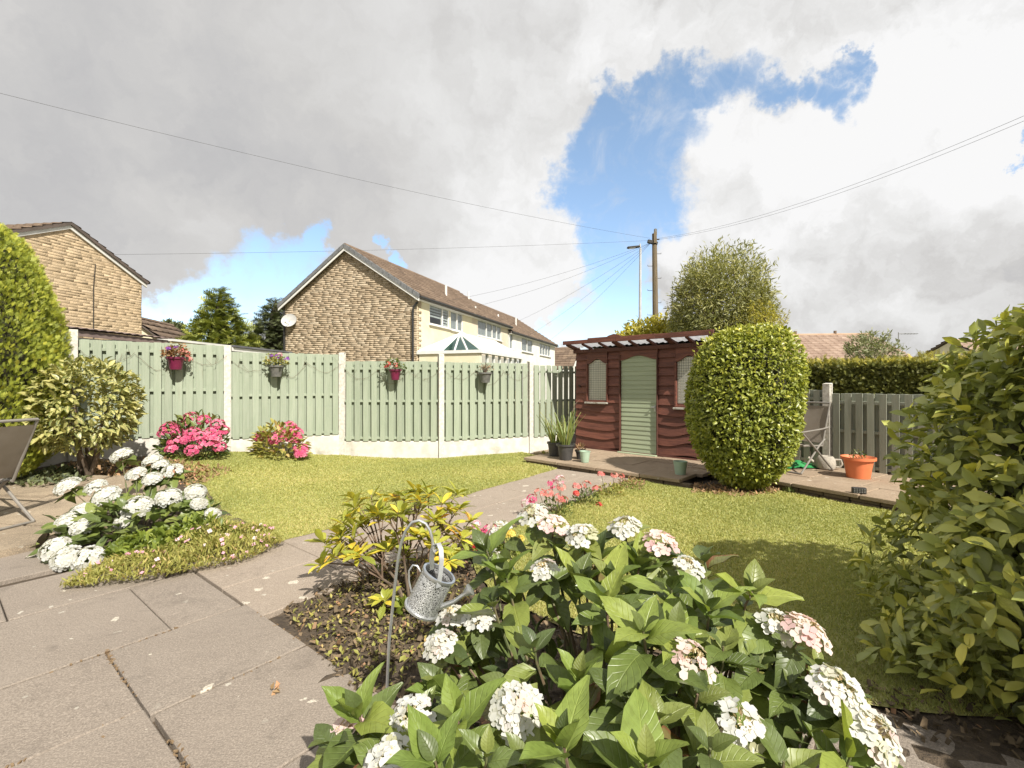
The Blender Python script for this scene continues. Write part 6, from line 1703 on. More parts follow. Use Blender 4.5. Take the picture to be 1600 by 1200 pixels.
def mophead_bush(name, label, base, heads, petal, leafm, R, leafn, lsize, radii, cz, seed, group=None, fs=(0.022, 0.032), nfl=70, lm=None, limit=0):
    base = Vector(base); t = tag(empty(name, base), label, 'hydrangea', group); bpy.context.view_layer.update()
    r = random.Random(seed); extra = ([], [], [], [])
    for i, (px, py, Y, k) in enumerate(heads):
        c = at(px, py, Y) - base
        f = Vector((c.x * 0.5, c.y * 0.3 - 0.35, 0.7)).normalized()
        V, F, T, U = mophead_data(c, R * k, f, nfl, fs, seed * 10 + i)
        cm = mop_core(c, R * k, f, petal, t)
        cv = np.array([v.co for v in cm.vertices]); bpy.data.meshes.remove(cm)
        foliage('flower_head', (V, F, T, U), petal, t)
        root = Vector((c.x * 0.35, c.y * 0.35, -0.02))
        MB().tube([root, root.lerp(c, 0.6) + Vector((0, 0, 0.03)), c], [0.007, 0.006, 0.004], 5).build('stem', 'green_stem', t)
        if limit:
            x_ = f.orthogonal().normalized(); y_ = f.cross(x_)
            for j in range(6):
                an = j * 1.05 + r.uniform(-.2, .2); hv = x_ * math.cos(an) + y_ * math.sin(an); el = r.uniform(-0.25, 0.2)
                extra[0].append(tuple(c - f * r.uniform(0.04, 0.12))); extra[1].append(tuple(hv * math.cos(el) + f * math.sin(el) + Vector((0, 0, -0.1)))); extra[2].append(tuple(f)); extra[3].append(r.uniform(0.13, 0.19))
    p, o_, f = ellipsoid_points(leafn, radii, seed + 3, (0.5, 0.98), 0.15, -0.45, 2.0, 18, 6.0)
    p = p + np.array([0, 0, cz])
    p = p[p[:, 2] > 0.02]; o_ = norm(p - np.array([0, 0, cz * 0.4])); n = len(p); rn = np.random.default_rng(seed)
    A = norm(o_ * 0.8 + UP * 0.05 + norm(rn.normal(size=(n, 3))) * 0.5); Nn = norm(o_ * 0.35 + UP * 0.9 + norm(rn.normal(size=(n, 3))) * 0.4)
    if limit:
        p = np.concatenate([p, np.array(extra[0])]); A = np.concatenate([A, np.array(extra[1])]); Nn = np.concatenate([Nn, np.array(extra[2])])
        split_leaves(t, p, A, Nn, np.concatenate([rn.uniform(*lsize, n), np.array(extra[3])]), lm, leafm, T_OVATE, limit, None, None, seed)
    else:
        foliage('leaves', scatter(T_MED, p, A, Nn, rn.uniform(*lsize, n), rn.uniform(0, 1, n)), leafm, t, kind='stuff')
    return t
WH = [(190, 712, 5.1, 1.1), (238, 720, 5.0, 0.9), (250, 726, 5.0, 0.75), (213, 740, 4.75, 0.9), (238, 748, 4.7, 0.85), (270, 735, 4.8, 0.95), (105, 760, 4.5, 1.1), (148, 762, 4.6, 1.0), (166, 775, 4.4, 1.15), (263, 777, 4.4, 1.1), (214, 792, 4.2, 1.2), (305, 768, 4.5, 0.9),
      (126, 800, 4.2, 1.0), (104, 816, 4.05, 0.95), (128, 823, 3.95, 0.85), (332, 803, 4.3, 0.6), (85, 857, 3.68, 1.0), (103, 871, 3.60, 1.0), (137, 872, 3.58, 1.0), (311, 786, 4.35, 0.6), (190, 815, 4.1, 0.5)]
mophead_bush('white_mophead_hydrangea', 'white mophead hydrangea with big round flower heads on the corner bed', (-3.45, 4.3, 0.02), WH, 'white_petal', 'hydrangea_leaf_mass', 0.092, 300, (0.09, 0.14), (0.70, 0.62, 0.26), 0.06, 61, None, (0.022, 0.032), 90, L_HYD, 260)
PK1 = [(297, 652, 7.45, 1.1), (318, 656, 7.4, 1.0), (340, 662, 7.4, 0.95), (262, 668, 7.3, 1.1), (275, 674, 7.25, 0.95), (300, 676, 7.15, 1.1), (312, 682, 7.1, 1.0), (330, 676, 7.2, 1.0), (347, 672, 7.35, 0.95), (275, 690, 7.05, 1.1), (300, 703, 6.95, 0.9), (322, 692, 7.05, 1.1), (343, 697, 7.15, 0.9), (290, 686, 7.05, 0.8), (255, 676, 7.3, 0.8), (283, 662, 7.35, 0.9), (268, 700, 7.0, 0.8), (335, 684, 7.1, 0.9)]
mophead_bush('pink_hydrangea', 'larger bright pink hydrangea before the fence, nearer the golden conifer', (-5.02, 7.38, 0.20), PK1, 'pink_petal', 'garden_leaf', 0.10, 560, (0.08, 0.13), (0.52, 0.42, 0.56), 0.13, 71, 'pink hydrangeas along the fence', (0.024, 0.034), 34)
PK2 = [(408, 682, 8.0, 1.0), (431, 684, 7.85, 1.1), (449, 668, 8.05, 1.2), (463, 676, 8.0, 0.95), (459, 685, 7.9, 1.0), (470, 702, 7.9, 1.0), (470, 708, 7.85, 0.8)]
mophead_bush('pink_hydrangea', 'smaller pink hydrangea with few heads and reddish leaves before the second fence panel', (-3.98, 8.0, 0.12), PK2, 'pink_petal', 'cover_leaf', 0.12, 480, (0.09, 0.14), (0.50, 0.38, 0.50), 0.12, 73, 'pink hydrangeas along the fence', (0.026, 0.036), 40)

# ---- ground cover with small pink flowers, and a lime leafy clump
def mound(name, label, cat, poly, hmax, n, tpl, size, m, seed, flowers=0, fm='pale_pink_petal', fsz=(0.012, 0.02), ax=(0.3, 0.7, 0.8), kind=None):
    r = np.random.default_rng(seed); pa = np.array(poly); lo, hi = pa.min(0), pa.max(0)
    Q = r.uniform(lo, hi, (n * 4, 2)); Q = Q[inside(poly, Q)][:n]
    c = pa.mean(0); t = tag(empty(name, (c[0], c[1], float(gz(*c)))), label, cat)
    e = np.min(np.stack([np.abs((pa[(i + 1) % len(pa)][0] - pa[i][0]) * (pa[i][1] - Q[:, 1]) - (pa[i][0] - Q[:, 0]) * (pa[(i + 1) % len(pa)][1] - pa[i][1])) / np.linalg.norm(pa[(i + 1) % len(pa)] - pa[i]) for i in range(len(pa))]), 0)
    hh = hmax * np.clip(e / 0.28, 0.12, 1) ** 0.6 * (0.75 + 0.35 * np.sin(Q[:, 0] * 9) * np.sin(Q[:, 1] * 8 + 1))
    z = hh * r.uniform(0.1, 1, len(Q)) ** 0.5
    p = np.stack([Q[:, 0] - c[0], Q[:, 1] - c[1], z + 0.01], -1)
    foliage('leaves', leaves_on(p, np.repeat(UP[None], len(p), 0), tpl, size, seed + 1, ax, (0.2, 0.8, 0.6)), m, t, kind='stuff')
    if flowers:
        ii = r.choice(len(Q), flowers, replace=False)
        fp_ = p[ii].copy(); fp_[:, 2] = hh[ii] + 0.025
        for j in range(len(ii)):
            s = r.uniform(*fsz); n_ = norm(np.array([r.normal(0, .4), -0.5 + r.normal(0, .4), 0.9]))
            d = scatter(T_FLORET, fp_[j:j + 1], norm(np.cross(n_, r.normal(size=3)))[None], n_[None], [s], [r.uniform()])
            foliage('flower', d, fm, t)
    return t
mound('pink_ground_cover', 'sprawling ground cover with tiny pink flowers at the patio edge', 'plant', [(-3.05, 3.14), (-2.60, 3.24), (-2.10, 3.58), (-1.95, 3.98), (-2.2, 4.32), (-2.75, 4.55), (-2.85, 4.1), (-3.0, 3.75), (-3.12, 3.4)], 0.20, 9000, T_NARROW, (0.025, 0.055), 'cover_leaf', 131, 85, 'pale_pink_petal', (0.011, 0.019))
mound('lime_leaf_clump', 'clump of lime green leaves under the white mophead hydrangea', 'plant', [(-3.25, 3.62), (-2.75, 3.55), (-2.35, 4.05), (-2.65, 4.4), (-3.2, 4.15)], 0.27, 1300, T_MED, (0.05, 0.085), 'lime_leaf', 141)
mound('rusty_spurge', 'rust and cream coloured low plant on the bark bed', 'plant', [(-4.75, 5.95), (-4.3, 5.85), (-4.15, 6.25), (-4.6, 6.45)], 0.24, 420, T_MED, (0.04, 0.065), 'rust_leaf', 151)
mound('ivy_patch', 'dark leafy ground cover beneath the golden conifer', 'plant', [(-6.3, 5.6), (-5.5, 5.45), (-5.2, 5.75), (-5.6, 6.3), (-6.3, 6.3)], 0.14, 500, T_MED, (0.05, 0.09), 'dark_conifer_leaf', 161)
# bark and dead leaves of the corner bed
def litter(name, label, poly, n, size, m, seed, h=0.02, tpl=T_TINY):
    r = np.random.default_rng(seed); pa = np.array(poly); lo, hi = pa.min(0), pa.max(0)
    Q = r.uniform(lo, hi, (n * 4, 2)); Q = Q[inside(poly, Q)][:n]
    p = np.stack([Q[:, 0], Q[:, 1], gz(Q[:, 0], Q[:, 1]) + r.uniform(0.002, h, len(Q))], -1)
    o = foliage(name, leaves_on(p, np.repeat(UP[None], len(p), 0), tpl, size, seed, (0.1, 0.0, 1.0), (0.2, 1.0, 0.5)), m, None, kind='stuff')
    return tag(o, label)
litter('bark_litter', 'reddish bark chippings in the corner bed', [(-6.3, 5.9), (-5.0, 5.75), (-4.0, 5.85), (-4.0, 6.7), (-5.2, 7.0), (-6.3, 6.7)], 2600, (0.03, 0.07), 'dry_leaf', 171)
litter('leaf_litter', 'dead leaves and crumbs on the near soil bed', [(-1.36, 2.80), (-0.66, 2.04), (-0.36, 1.55), (0.9, 1.2), (1.0, 2.4), (0.3, 2.72), (-0.2, 3.15), (-0.4, 3.98), (-1.10, 3.52), (-1.42, 2.90)], 5200, (0.006, 0.045), 'dead_leaf', 181, 0.018)
litter('moss_weeds', 'moss and seedlings on the near soil bed', [(-1.35, 2.80), (-0.70, 2.10), (-0.3, 2.2), (-0.2, 3.0), (-0.6, 3.7), (-1.03, 3.4)], 1100, (0.010, 0.040), 'cover_leaf', 183, 0.03, T_SMALL)
litter('edge_weeds', 'thin weeds along the path edge of the bed', [(-0.9, 3.45), (-0.3, 3.9), (0.6, 5.1), (0.4, 5.1), (-1.0, 3.5)], 600, (0.02, 0.05), 'cover_leaf', 185, 0.06, T_NARROW)
litter('hedge_litter', 'dead leaves on the soil at the foot of the laurel', [(1.3, 1.9), (2.6, 1.6), (2.8, 2.0), (1.4, 2.2)], 500, (0.015, 0.04), 'dead_leaf', 189, 0.02)
litter('bush_litter', 'dry leaves on the soil beneath the egg shaped bush', [(2.3, 6.0), (2.8, 5.75), (3.4, 5.95), (3.6, 6.25), (3.3, 6.5), (2.5, 6.5)], 900, (0.02, 0.05), 'dry_leaf', 187, 0.03)

# ---- bedding geraniums along the path
def bedding(name, label, px, py, w, h, n, fl, seed, group='bedding flowers along the path', z0=0.0, leafm='garden_leaf'):
    b = on(px, py, z0); t = tag(empty(name, b), label, 'flowers', group)
    r = np.random.default_rng(seed); p, o_, f = ellipsoid_points(n, (w, w * 0.8, h), seed, (0.3, 1.0), 0.15, -0.3)
    p = p[p[:, 2] > -0.02] + np.array([0, 0, 0.03]); o_ = norm(p)
    foliage('leaves', leaves_on(p, o_, T_SMALL, (0.03, 0.05), seed, (0.7, 0.2, 0.6), (0.3, 0.9, 0.5)), leafm, t, kind='stuff')
    for (dx, dz, R, m) in fl:
        c = (dx, -0.05 + r.uniform(-0.06, 0.04), dz)
        foliage('flower_head', mophead_data(c, R, (0.1, -0.4, 0.8), 16, (0.014, 0.021), seed + int(dx * 100) + 50), m, t)
        MB().tube([(dx * 0.3, 0, 0), (dx * 0.8, c[1] * 0.6, dz * 0.6), c], 0.003, 4).build('stem', 'green_stem', t)
bedding('geranium', 'tallest pink and salmon geranium clump by the path', 866, 806, 0.22, 0.18, 260, [(-0.02, 0.34, 0.055, 'pink_petal'), (0.06, 0.40, 0.05, 'pale_pink_petal'), (0.07, 0.32, 0.045, 'salmon_petal'), (-0.16, 0.26, 0.055, 'salmon_petal'), (-0.06, 0.25, 0.05, 'salmon_petal'), (-0.24, 0.20, 0.05, 'pink_petal'), (0.04, 0.22, 0.045, 'salmon_petal'), (-0.30, 0.15, 0.05, 'pale_pink_petal'), (0.10, 0.18, 0.04, 'salmon_petal')], 201)
bedding('geranium', 'salmon geranium clump standing alone beside the lawn edge', 915, 788, 0.16, 0.16, 200, [(-0.10, 0.22, 0.05, 'salmon_petal'), (0.0, 0.25, 0.05, 'salmon_petal'), (0.11, 0.20, 0.05, 'salmon_petal'), (0.14, 0.02, 0.03, 'red_petal'), (-0.12, 0.15, 0.03, 'red_petal')], 203)
bedding('geranium', 'yellowing geranium clump with sparse salmon heads nearest the shed', 954, 775, 0.20, 0.13, 220, [(-0.12, 0.28, 0.04, 'salmon_petal'), (0.03, 0.28, 0.04, 'salmon_petal'), (0.13, 0.26, 0.03, 'salmon_petal')], 205, leafm='cover_leaf')
bedding('marigold', 'yellow flowered bedding plant behind the white hydrangea', 795, 868, 0.14, 0.12, 160, [(-0.02, 0.22, 0.035, 'yellow_petal'), (0.02, 0.20, 0.03, 'yellow_petal'), (0.10, 0.15, 0.02, 'yellow_petal')], 207, leafm='lime_leaf')
bedding('geranium', 'pink geranium clump right behind the yellowing shrub', 760, 868, 0.14, 0.14, 140, [(0.02, 0.24, 0.04, 'pink_petal'), (-0.03, 0.20, 0.035, 'pink_petal'), (-0.08, 0.27, 0.03, 'pale_pink_petal'), (0.08, 0.26, 0.03, 'pink_petal')], 209)
bedding('dry_seedheads', 'dry straw coloured plants at the end of the path', 985, 762, 0.20, 0.11, 180, [], 211, leafm='dry_leaf')
bedding('red_flower', 'small orange red flower under the yellowing shrub', 745, 880, 0.07, 0.08, 60, [(0.0, 0.14, 0.025, 'red_petal')], 213)
def weed(px, py, s, m, label, seed, z=0.0, tpl=T_NARROW, n=30):
    b = on(px, py, z); t = tag(empty('weed_tuft', b), label, 'weed', 'weeds along the fence and beds')
    p, o_, f = ellipsoid_points(n, (s, s, s), seed, (0.1, 0.8), 0.1, 0.0)
    foliage('leaves', leaves_on(p * np.array([1, 1, 0.7]), norm(p + np.array([0, 0, s * 0.5])), tpl, (s * 0.5, s * 1.0), seed, (0.9, 0.4, 0.4), (0.2, 0.7, 0.5)), m, t, kind='stuff')
for i, (px, py, s, m, l, z) in enumerate([(560, 706, 0.13, 'lime_leaf', 'grassy weed tuft at the foot of the post between second and third panel', 0.03), (515, 707, 0.10, 'cover_leaf', 'low weed before the kick board of the second panel', 0.05), (385, 708, 0.09, 'cover_leaf', 'low weed beside the smaller pink hydrangea', 0.16), (362, 706, 0.10, 'garden_leaf', 'weed between the two pink hydrangeas', 0.18),
                                          (1233, 770, 0.07, 'garden_leaf', 'small weed on the soil right of the egg shaped bush', 0.0), (640, 958, 0.10, 'lime_leaf', 'green seedlings on the soil beneath the hanging can', 0.0), (585, 895, 0.06, 'lime_leaf', 'seedling at the soil edge by the yellowing shrub', 0.0), (850, 712, 0.09, 'cover_leaf', 'weed beside the black pots', 0.05), (70, 765, 0.12, 'grey_leaf', 'grey leaved tuft on the stone flags edge', 0.12)]):
    weed(px, py, s, m, l, 300 + i, z, T_NARROW if i % 2 == 0 else T_MED)

# ================================================================== GARDEN OBJECTS
def pot_prof(rb, rt, h, rim=0.012, lip=0.03, wall=0.008):
    return [(rb * 0.6, 0.0), (rb, 0.0), (rb + (rt - rb) * 0.5, h * 0.5), (rt, h - lip), (rt + rim, h - lip), (rt + rim, h), (rt + rim - wall, h), (rt - wall, h - 0.035), (0.02, h - 0.04)]
def plain_pot(name, label, loc, rb, rt, h, m, group=None, rim=0.012, lip=0.03, ripple=0.0, soil=True):
    t = tag(empty(name, loc), label, 'plant pot', group)
    pr = pot_prof(rb, rt, h, rim, lip)
    MB().lathe(pr, 28, (0, 0, 0), None, 1, 1, True, ripple, 12).build('pot', m, t)
    if soil: MB().lathe([(0.01, h - 0.036), (rt * 0.5, h - 0.028), (rt - 0.012, h - 0.037)], 20, cap=False).build('compost', 'soil', t)
    return t

simple('pot_black', (0.045, 0.043, 0.042), (0.065, 0.062, 0.06), 0.5, 10.0)
L_IRIS = [np_mesh('blade', leaf_tpl(8, 1, 0.055, 0.3, c_, 0.3, 0.8)[0], leaf_tpl(8, 1, 0.055, 0.3, c_, 0.3, 0.8)[1], None, leaf_tpl(8, 1, 0.055, 0.3, c_, 0.3, 0.8)[2], True, 'iris_leaf') for c_ in (0.05, 0.2, 0.4)]
def iris(label, loc, h, n, seed, rad_=0.10):
    t = tag(empty('iris_plant', loc), label, 'plant', 'sword leaved plants in black pots'); r = random.Random(seed)
    for i in range(n):
        a = r.uniform(0, 6.28); q = r.uniform(0, rad_); ln = r.uniform(0.0, 0.42)
        d = Vector((math.cos(a) * ln, math.sin(a) * ln, 1)).normalized(); o_ = Vector((math.cos(a), math.sin(a), 0.1))
        B = basis(np.array([tuple(d)]), np.array([tuple(-o_ + Vector((r.uniform(-.6, .6), r.uniform(-.6, .6), 0)))]))[0]
        M = Matrix.Identity(4); s = h * r.uniform(0.55, 1.05)
        for rr in range(3):
            for c in range(3): M[rr][c] = float(B[rr, c]) * s
            M[rr][3] = (math.cos(a) * q, math.sin(a) * q, 0.0)[rr]
        put('blade', r.choice(L_IRIS), t, M)
    return t
p1 = on(884, 718, 0.10); p2 = on(867, 712, 0.10)
plain_pot('black_pot', 'nearer and larger black ribbed pot with sword leaves by the shed', p1, 0.105, 0.14, 0.27, 'pot_black', 'black pots by the shed', 0.02, 0.03, 0.012)
plain_pot('black_pot', 'black pot half hidden behind the larger black pot', p2, 0.10, 0.13, 0.25, 'pot_black', 'black pots by the shed', 0.015)
iris('sword leaved plant in the larger black pot', p1 + Vector((0, 0, 0.235)), 0.62, 34, 5)
iris('sword leaved plant in the black pot nearer the fence', p2 + Vector((0, 0, 0.215)), 0.58, 28, 6)
o = tag(MB().tube([(0, 0, 0), (0.06, 0, 0.4), (0.16, 0, 0.72), (0.24, 0, 0.80)], [0.008, 0.007, 0.005, 0.003], 6).build('dead_flower_stem', 'twig', None), 'long bare grey stalk leaning over the black pots', 'plant stalk')
o.location = p1 + Vector((0.0, 0.02, 0.23))
sp = on(907, 717, 0.10)
plain_pot('small_dark_pot', 'small dark pot between the black pots and the mint pot', sp, 0.065, 0.085, 0.16, 'pot_black')
t = tag(empty('pot_seedling', sp + Vector((0, 0, 0.125))), 'dry little plant in the small dark pot', 'plant')
p, o_, f = ellipsoid_points(60, (0.07, 0.07, 0.11), 8, (0.2, 1.0), 0.1, 0.0)
foliage('leaves', leaves_on(p, o_, T_NARROW, (0.05, 0.10), 8, (0.6, 0.6, 0.4), (0.2, 0.6, 0.6)), 'dry_leaf', t, kind='stuff')
plain_pot('mint_pot', 'mint green pot beside the small dark pot', on(914, 722, 0.10), 0.062, 0.088, 0.185, 'mint_plastic', 'mint green pots', 0.004, 0.012)
plain_pot('mint_pot', 'dirty mint green pot at the edge of the shed paving near the egg shaped bush', on(1063, 741, 0.10), 0.072, 0.095, 0.19, 'mint_plastic', 'mint green pots', 0.004, 0.012)

# terracotta tub
tb = on(1341, 746, 0.12)
plain_pot('terracotta_pot', 'bright orange terracotta coloured tub on the stone terrace', tb, 0.135, 0.175, 0.285, 'terracotta', None, 0.028, 0.038)
t = tag(empty('tub_plant', tb + Vector((0, 0, 0.245))), 'small straggly plant in the terracotta tub', 'plant')
p, o_, f = ellipsoid_points(70, (0.12, 0.10, 0.13), 18, (0.2, 1.0), 0.1, 0.0)
foliage('leaves', leaves_on(p, o_, T_SMALL, (0.025, 0.05), 18, (0.6, 0.4, 0.6), (0.2, 0.6, 0.6)), 'garden_leaf', t, kind='stuff')
for i in range(4): MB().tube([(0, 0, -0.01), (random.uniform(-.06, .06), 0, 0.07), (random.uniform(-.1, .1), random.uniform(-.05, .05), 0.14)], 0.003, 4).build('stem', 'green_stem', t)

# slotted black vent block
v = on(1342, 771, 0.12)
t = tag(empty('solar_light', v, rad(-20)), 'small black slotted box lying on the terrace edge', 'garden light')
MB().cbox((0, 0, 0.036), (0.14, 0.05, 0.07), 0.005).build('case', 'black_plastic', t)
for r_ in range(3):
    for c in range(5): MB().cbox((-0.050 + c * 0.025, -0.027, 0.018 + r_ * 0.018), (0.016, 0.006, 0.011), 0.002).build('cell', 'grey_plastic', t)

# stone planter shaped like a watering can
v = on(1290, 733, 0.12)
t = tag(empty('stone_planter', v, rad(-25)), 'grey stone planter shaped like a watering can beside the white post', 'planter')
MB().lathe([(0.09, 0), (0.12, 0.02), (0.135, 0.08), (0.125, 0.15), (0.10, 0.19), (0.085, 0.20), (0.075, 0.19), (0.05, 0.17)], 20).build('body', 'stone_grey', t)
MB().tube([(0.12 * 1.0, 0, 0.15), (0.19, 0, 0.15), (0.205, 0, 0.09), (0.18, 0, 0.04), (0.125, 0, 0.04)], 0.016, 8).build('handle', 'stone_grey', t)
MB().tube([(-0.10, 0, 0.05), (-0.17, 0, 0.11), (-0.23, 0, 0.16)], [0.03, 0.022, 0.026], 8).build('spout', 'stone_grey', t)

# crumpled green sheet
def green_sheet():
    n = 22; r = np.random.default_rng(3); g = np.linspace(-1, 1, n); X, Y = np.meshgrid(g, g)
    Z = 0.07 * np.exp(-(X ** 2 + Y ** 2) * 1.6) + 0.022 * np.sin(X * 6 + Y * 3) * np.cos(Y * 7 - X * 2) * np.exp(-(X ** 2 + Y ** 2)) + r.normal(0, 0.004, X.shape) + 0.012
    Z = np.maximum(Z, 0.004)
    V = np.stack([X * 0.30, Y * 0.22, Z], -1).reshape(-1, 3); I = np.arange((n - 1) * n).reshape(-1, n)[:, :-1].ravel()
    V2 = V - np.array([0, 0, 0.003]); F = np.stack([I, I + 1, I + n + 1, I + n], -1)
    o = link_mesh('green_sheet', np_mesh('green_sheet', np.concatenate([V, V2]), np.concatenate([F, F[:, ::-1] + n * n]), None, None, True, 'green_sheet'))
    v = on(1242, 729, 0.12); o.location = v
    tag(o, 'crumpled bright green plastic sheet under the folding chair', 'plastic sheet')
green_sheet()

# folding garden chairs
def garden_chair(label, loc, rotz, s=1.0, recl=0.42):
    """faces local +Y, width along X"""
    t = tag(empty('garden_chair', loc, rotz), label, 'chair', 'folding garden chairs'); t.scale = (s, s, s)
    w = 0.27; sh = 0.42
    bt = Vector((0, -0.22 - 0.66 * math.sin(recl), sh + 0.66 * math.cos(recl))); bb = Vector((0, -0.22, sh))
    for sx in (-1, 1):
        MB().tube([(sx * w, 0.24, sh), (sx * w, -0.22, sh - 0.02)], 0.013, 8).build('seat_rail', 'chair_metal', t)
        MB().tube([(sx * w, bb.y, bb.z - 0.03), (sx * w, bt.y, bt.z)], 0.013, 8).build('back_rail', 'chair_metal', t)
        MB().tube([(sx * (w + 0.03), 0.30, 0.62), (sx * (w + 0.03), 0.05, sh), (sx * (w + 0.03), -0.44, 0.012)], 0.014, 8).build('leg', 'chair_metal', t)
        MB().tube([(sx * (w + 0.012), -0.26, 0.50), (sx * (w + 0.012), -0.12, sh - 0.02), (sx * (w + 0.012), 0.30, 0.012)], 0.014, 8).build('leg', 'chair_metal', t)
        MB().tube([(sx * (w + 0.03), 0.34, 0.625), (sx * (w + 0.03), -0.18, 0.66), (sx * (w + 0.02), -0.34, 0.68)], 0.018, 8, True, 0.7).build('armrest', 'chair_metal', t)
    MB().tube([(-w - 0.03, -0.44, 0.012), (w + 0.03, -0.44, 0.012)], 0.012, 8).build('foot_bar', 'chair_metal', t)
    MB().tube([(-w - 0.012, 0.30, 0.012), (w + 0.012, 0.30, 0.012)], 0.012, 8).build('foot_bar', 'chair_metal', t)
    MB().tube([(-w, bt.y, bt.z), (w, bt.y, bt.z)], 0.014, 8).build('top_rail', 'chair_metal', t)
    n = 8
    def cloth(a, b, sag, name, thick=0.004):
        vs = []; fs = []
        for i in range(n + 1):
            for j in range(5):
                u = j / 4 * 2 - 1; f = i / n; p = a.lerp(b, f); nn = Vector((0, 1, 0)) if abs(b.z - a.z) > 0.3 else Vector((0, 0, 1))
                k = sag * math.sin(math.pi * f) * 0.6 + sag * (1 - u * u) * 0.7
                vs.append((u * (w - 0.004), p.y - nn.y * k, p.z - nn.z * k))
        m = len(vs); vs += [(x, y - 0.003, z - 0.003) for x, y, z in vs]
        for i in range(n):
            for j in range(4):
                q = i * 5 + j; fs.append((q, q + 1, q + 6, q + 5)); fs.append((m + q + 5, m + q + 6, m + q + 1, m + q))
        MB().add(vs, fs, True).build(name, 'chair_fabric', t)
    cloth(bb + Vector((0, 0, 0.02)), bt - Vector((0, -0.02, 0.05)), 0.015, 'backrest')
    cloth(Vector((0, 0.23, sh + 0.006)), Vector((0, -0.20, sh - 0.01)), 0.03, 'seat')
    return t
garden_chair('taupe fabric reclining garden chair cut off by the left edge', (-5.10, 4.30, 0.065), rad(78), 1.0, 0.50)
garden_chair('taupe fabric folding chair half hidden behind the egg shaped bush', (4.22, 6.95, 0.122), rad(115), 0.95, 0.30)

# ---- shepherd's hook and lacy watering can
hook = tag(empty('shepherds_hook', (-0.470, 1.70, 0.0)), 'thin grey metal shepherds hook standing in the soil bed', 'garden hook')
hp = [Vector((-0.470, 1.70, -0.05)), at(608, 1000, 1.70), at(617, 915, 1.70), at(622, 872, 1.70), at(627, 848, 1.70), at(634, 829, 1.70), at(644, 816, 1.70), at(655, 813, 1.70), at(665, 818, 1.70), at(672, 829, 1.70), at(676, 845, 1.70), at(676.5, 858, 1.70), at(679, 862, 1.70), at(683, 859, 1.70)]
MB().tube([p - Vector((-0.470, 1.70, 0)) for p in hp], 0.0055, 8).build('rod', 'galvanised', hook)
can = tag(empty('watering_can_lantern', at(676, 858, 1.70)), 'silver lace patterned watering can lantern hanging from the hook', 'watering can')
CO = at(676, 858, 1.70)
tilt = Matrix.Rotation(rad(27), 3, 'Y')
bc = at(672.5, 923, 1.70) - CO                    # middle of the can's body
R_, H_ = 0.060, 0.146
MB().lathe([(R_ * 0.98, -H_ / 2), (R_, -H_ / 2 + 0.004), (R_, H_ / 2 - 0.006)], 36, bc, tilt, cap=False).build('body', 'lace_metal', can)
MB().lathe([(R_ + 0.003, H_ / 2 - 0.012), (R_ + 0.005, H_ / 2 - 0.006), (R_ + 0.004, H_ / 2), (R_ - 0.004, H_ / 2), (R_ - 0.004, H_ / 2 - 0.012)], 36, bc, tilt, cap=False).build('top_rim', 'galvanised', can)
MB().lathe([(0.004, -H_ / 2 - 0.003), (R_ + 0.006, -H_ / 2 - 0.003), (R_ + 0.006, -H_ / 2 + 0.004), (R_, -H_ / 2 + 0.006)], 36, bc, tilt, cap=False).build('base', 'galvanised', can)
MB().lathe([(0.004, H_ / 2 - 0.030), (R_ - 0.006, H_ / 2 - 0.030)], 36, bc, tilt, cap=False).build('inner_floor', 'rubber_dark', can)
def inb(x, y, z): return tuple(tilt @ Vector((x, y, z)) + bc)
def band(pts, w, th, name, m='galvanised', up=Vector((0, 1, 0))):
    vs = []; fs = []
    for i, p in enumerate(pts):
        p = Vector(p); t_ = (Vector(pts[min(i + 1, len(pts) - 1)]) - Vector(pts[max(i - 1, 0)])).normalized(); n_ = t_.cross(up).normalized()
        for a, b in ((-1, -1), (1, -1), (1, 1), (-1, 1)): vs.append(tuple(p + up * (a * w / 2) + n_ * (b * th / 2)))
    for i in range(len(pts) - 1):
        q = i * 4
        for j in range(4): fs.append((q + j, q + (j + 1) % 4, q + 4 + (j + 1) % 4, q + 4 + j))
    fs += [(3, 2, 1, 0), tuple(len(vs) - 4 + k for k in range(4))]
    return MB().add(vs, fs, True).build(name, m, can)
hl = [at(x, y, 1.70) - CO for x, y in ((675, 890), (674.5, 872), (676, 858), (680, 850), (685, 849), (690, 856), (692, 870), (691, 890), (689, 906))]
hl = [p + Vector((0, -0.066 * max(0, (i - 4)) / 4 + 0.0, 0)) for i, p in enumerate(hl)]
band(hl, 0.018, 0.004, 'carry_handle', 'galvanised', Vector((0.8, 0.6, 0.0)))
bh = [inb(-R_, 0, 0.035), inb(-R_ - 0.02, 0, 0.052), inb(-R_ - 0.045, 0, 0.045), inb(-R_ - 0.052, 0, 0.015), inb(-R_ - 0.035, 0, -0.02), inb(-R_, 0, -0.045)]
bh = [at(x, y, 1.70) - CO for x, y in ((657, 893), (652, 884), (645, 883), (639, 892), (639, 908), (643, 925))]
MB().tube(bh, 0.0035, 6).build('back_handle', 'galvanised', can)
MB().tube([inb(R_ - 0.01, 0, -0.045), at(709, 940, 1.70) - CO, at(724, 929, 1.70) - CO], [0.011, 0.008, 0.0065], 10).build('spout', 'galvanised', can)
e0 = at(724, 929, 1.70) - CO; ed = (e0 - (at(709, 940, 1.70) - CO)).normalized()
MB().lathe([(0.0065, 0.0), (0.022, 0.03), (0.022, 0.033), (0.002, 0.036)], 16, e0, ed.to_track_quat('Z', 'Y').to_matrix(), cap=False).build('rose', 'galvanised', can)

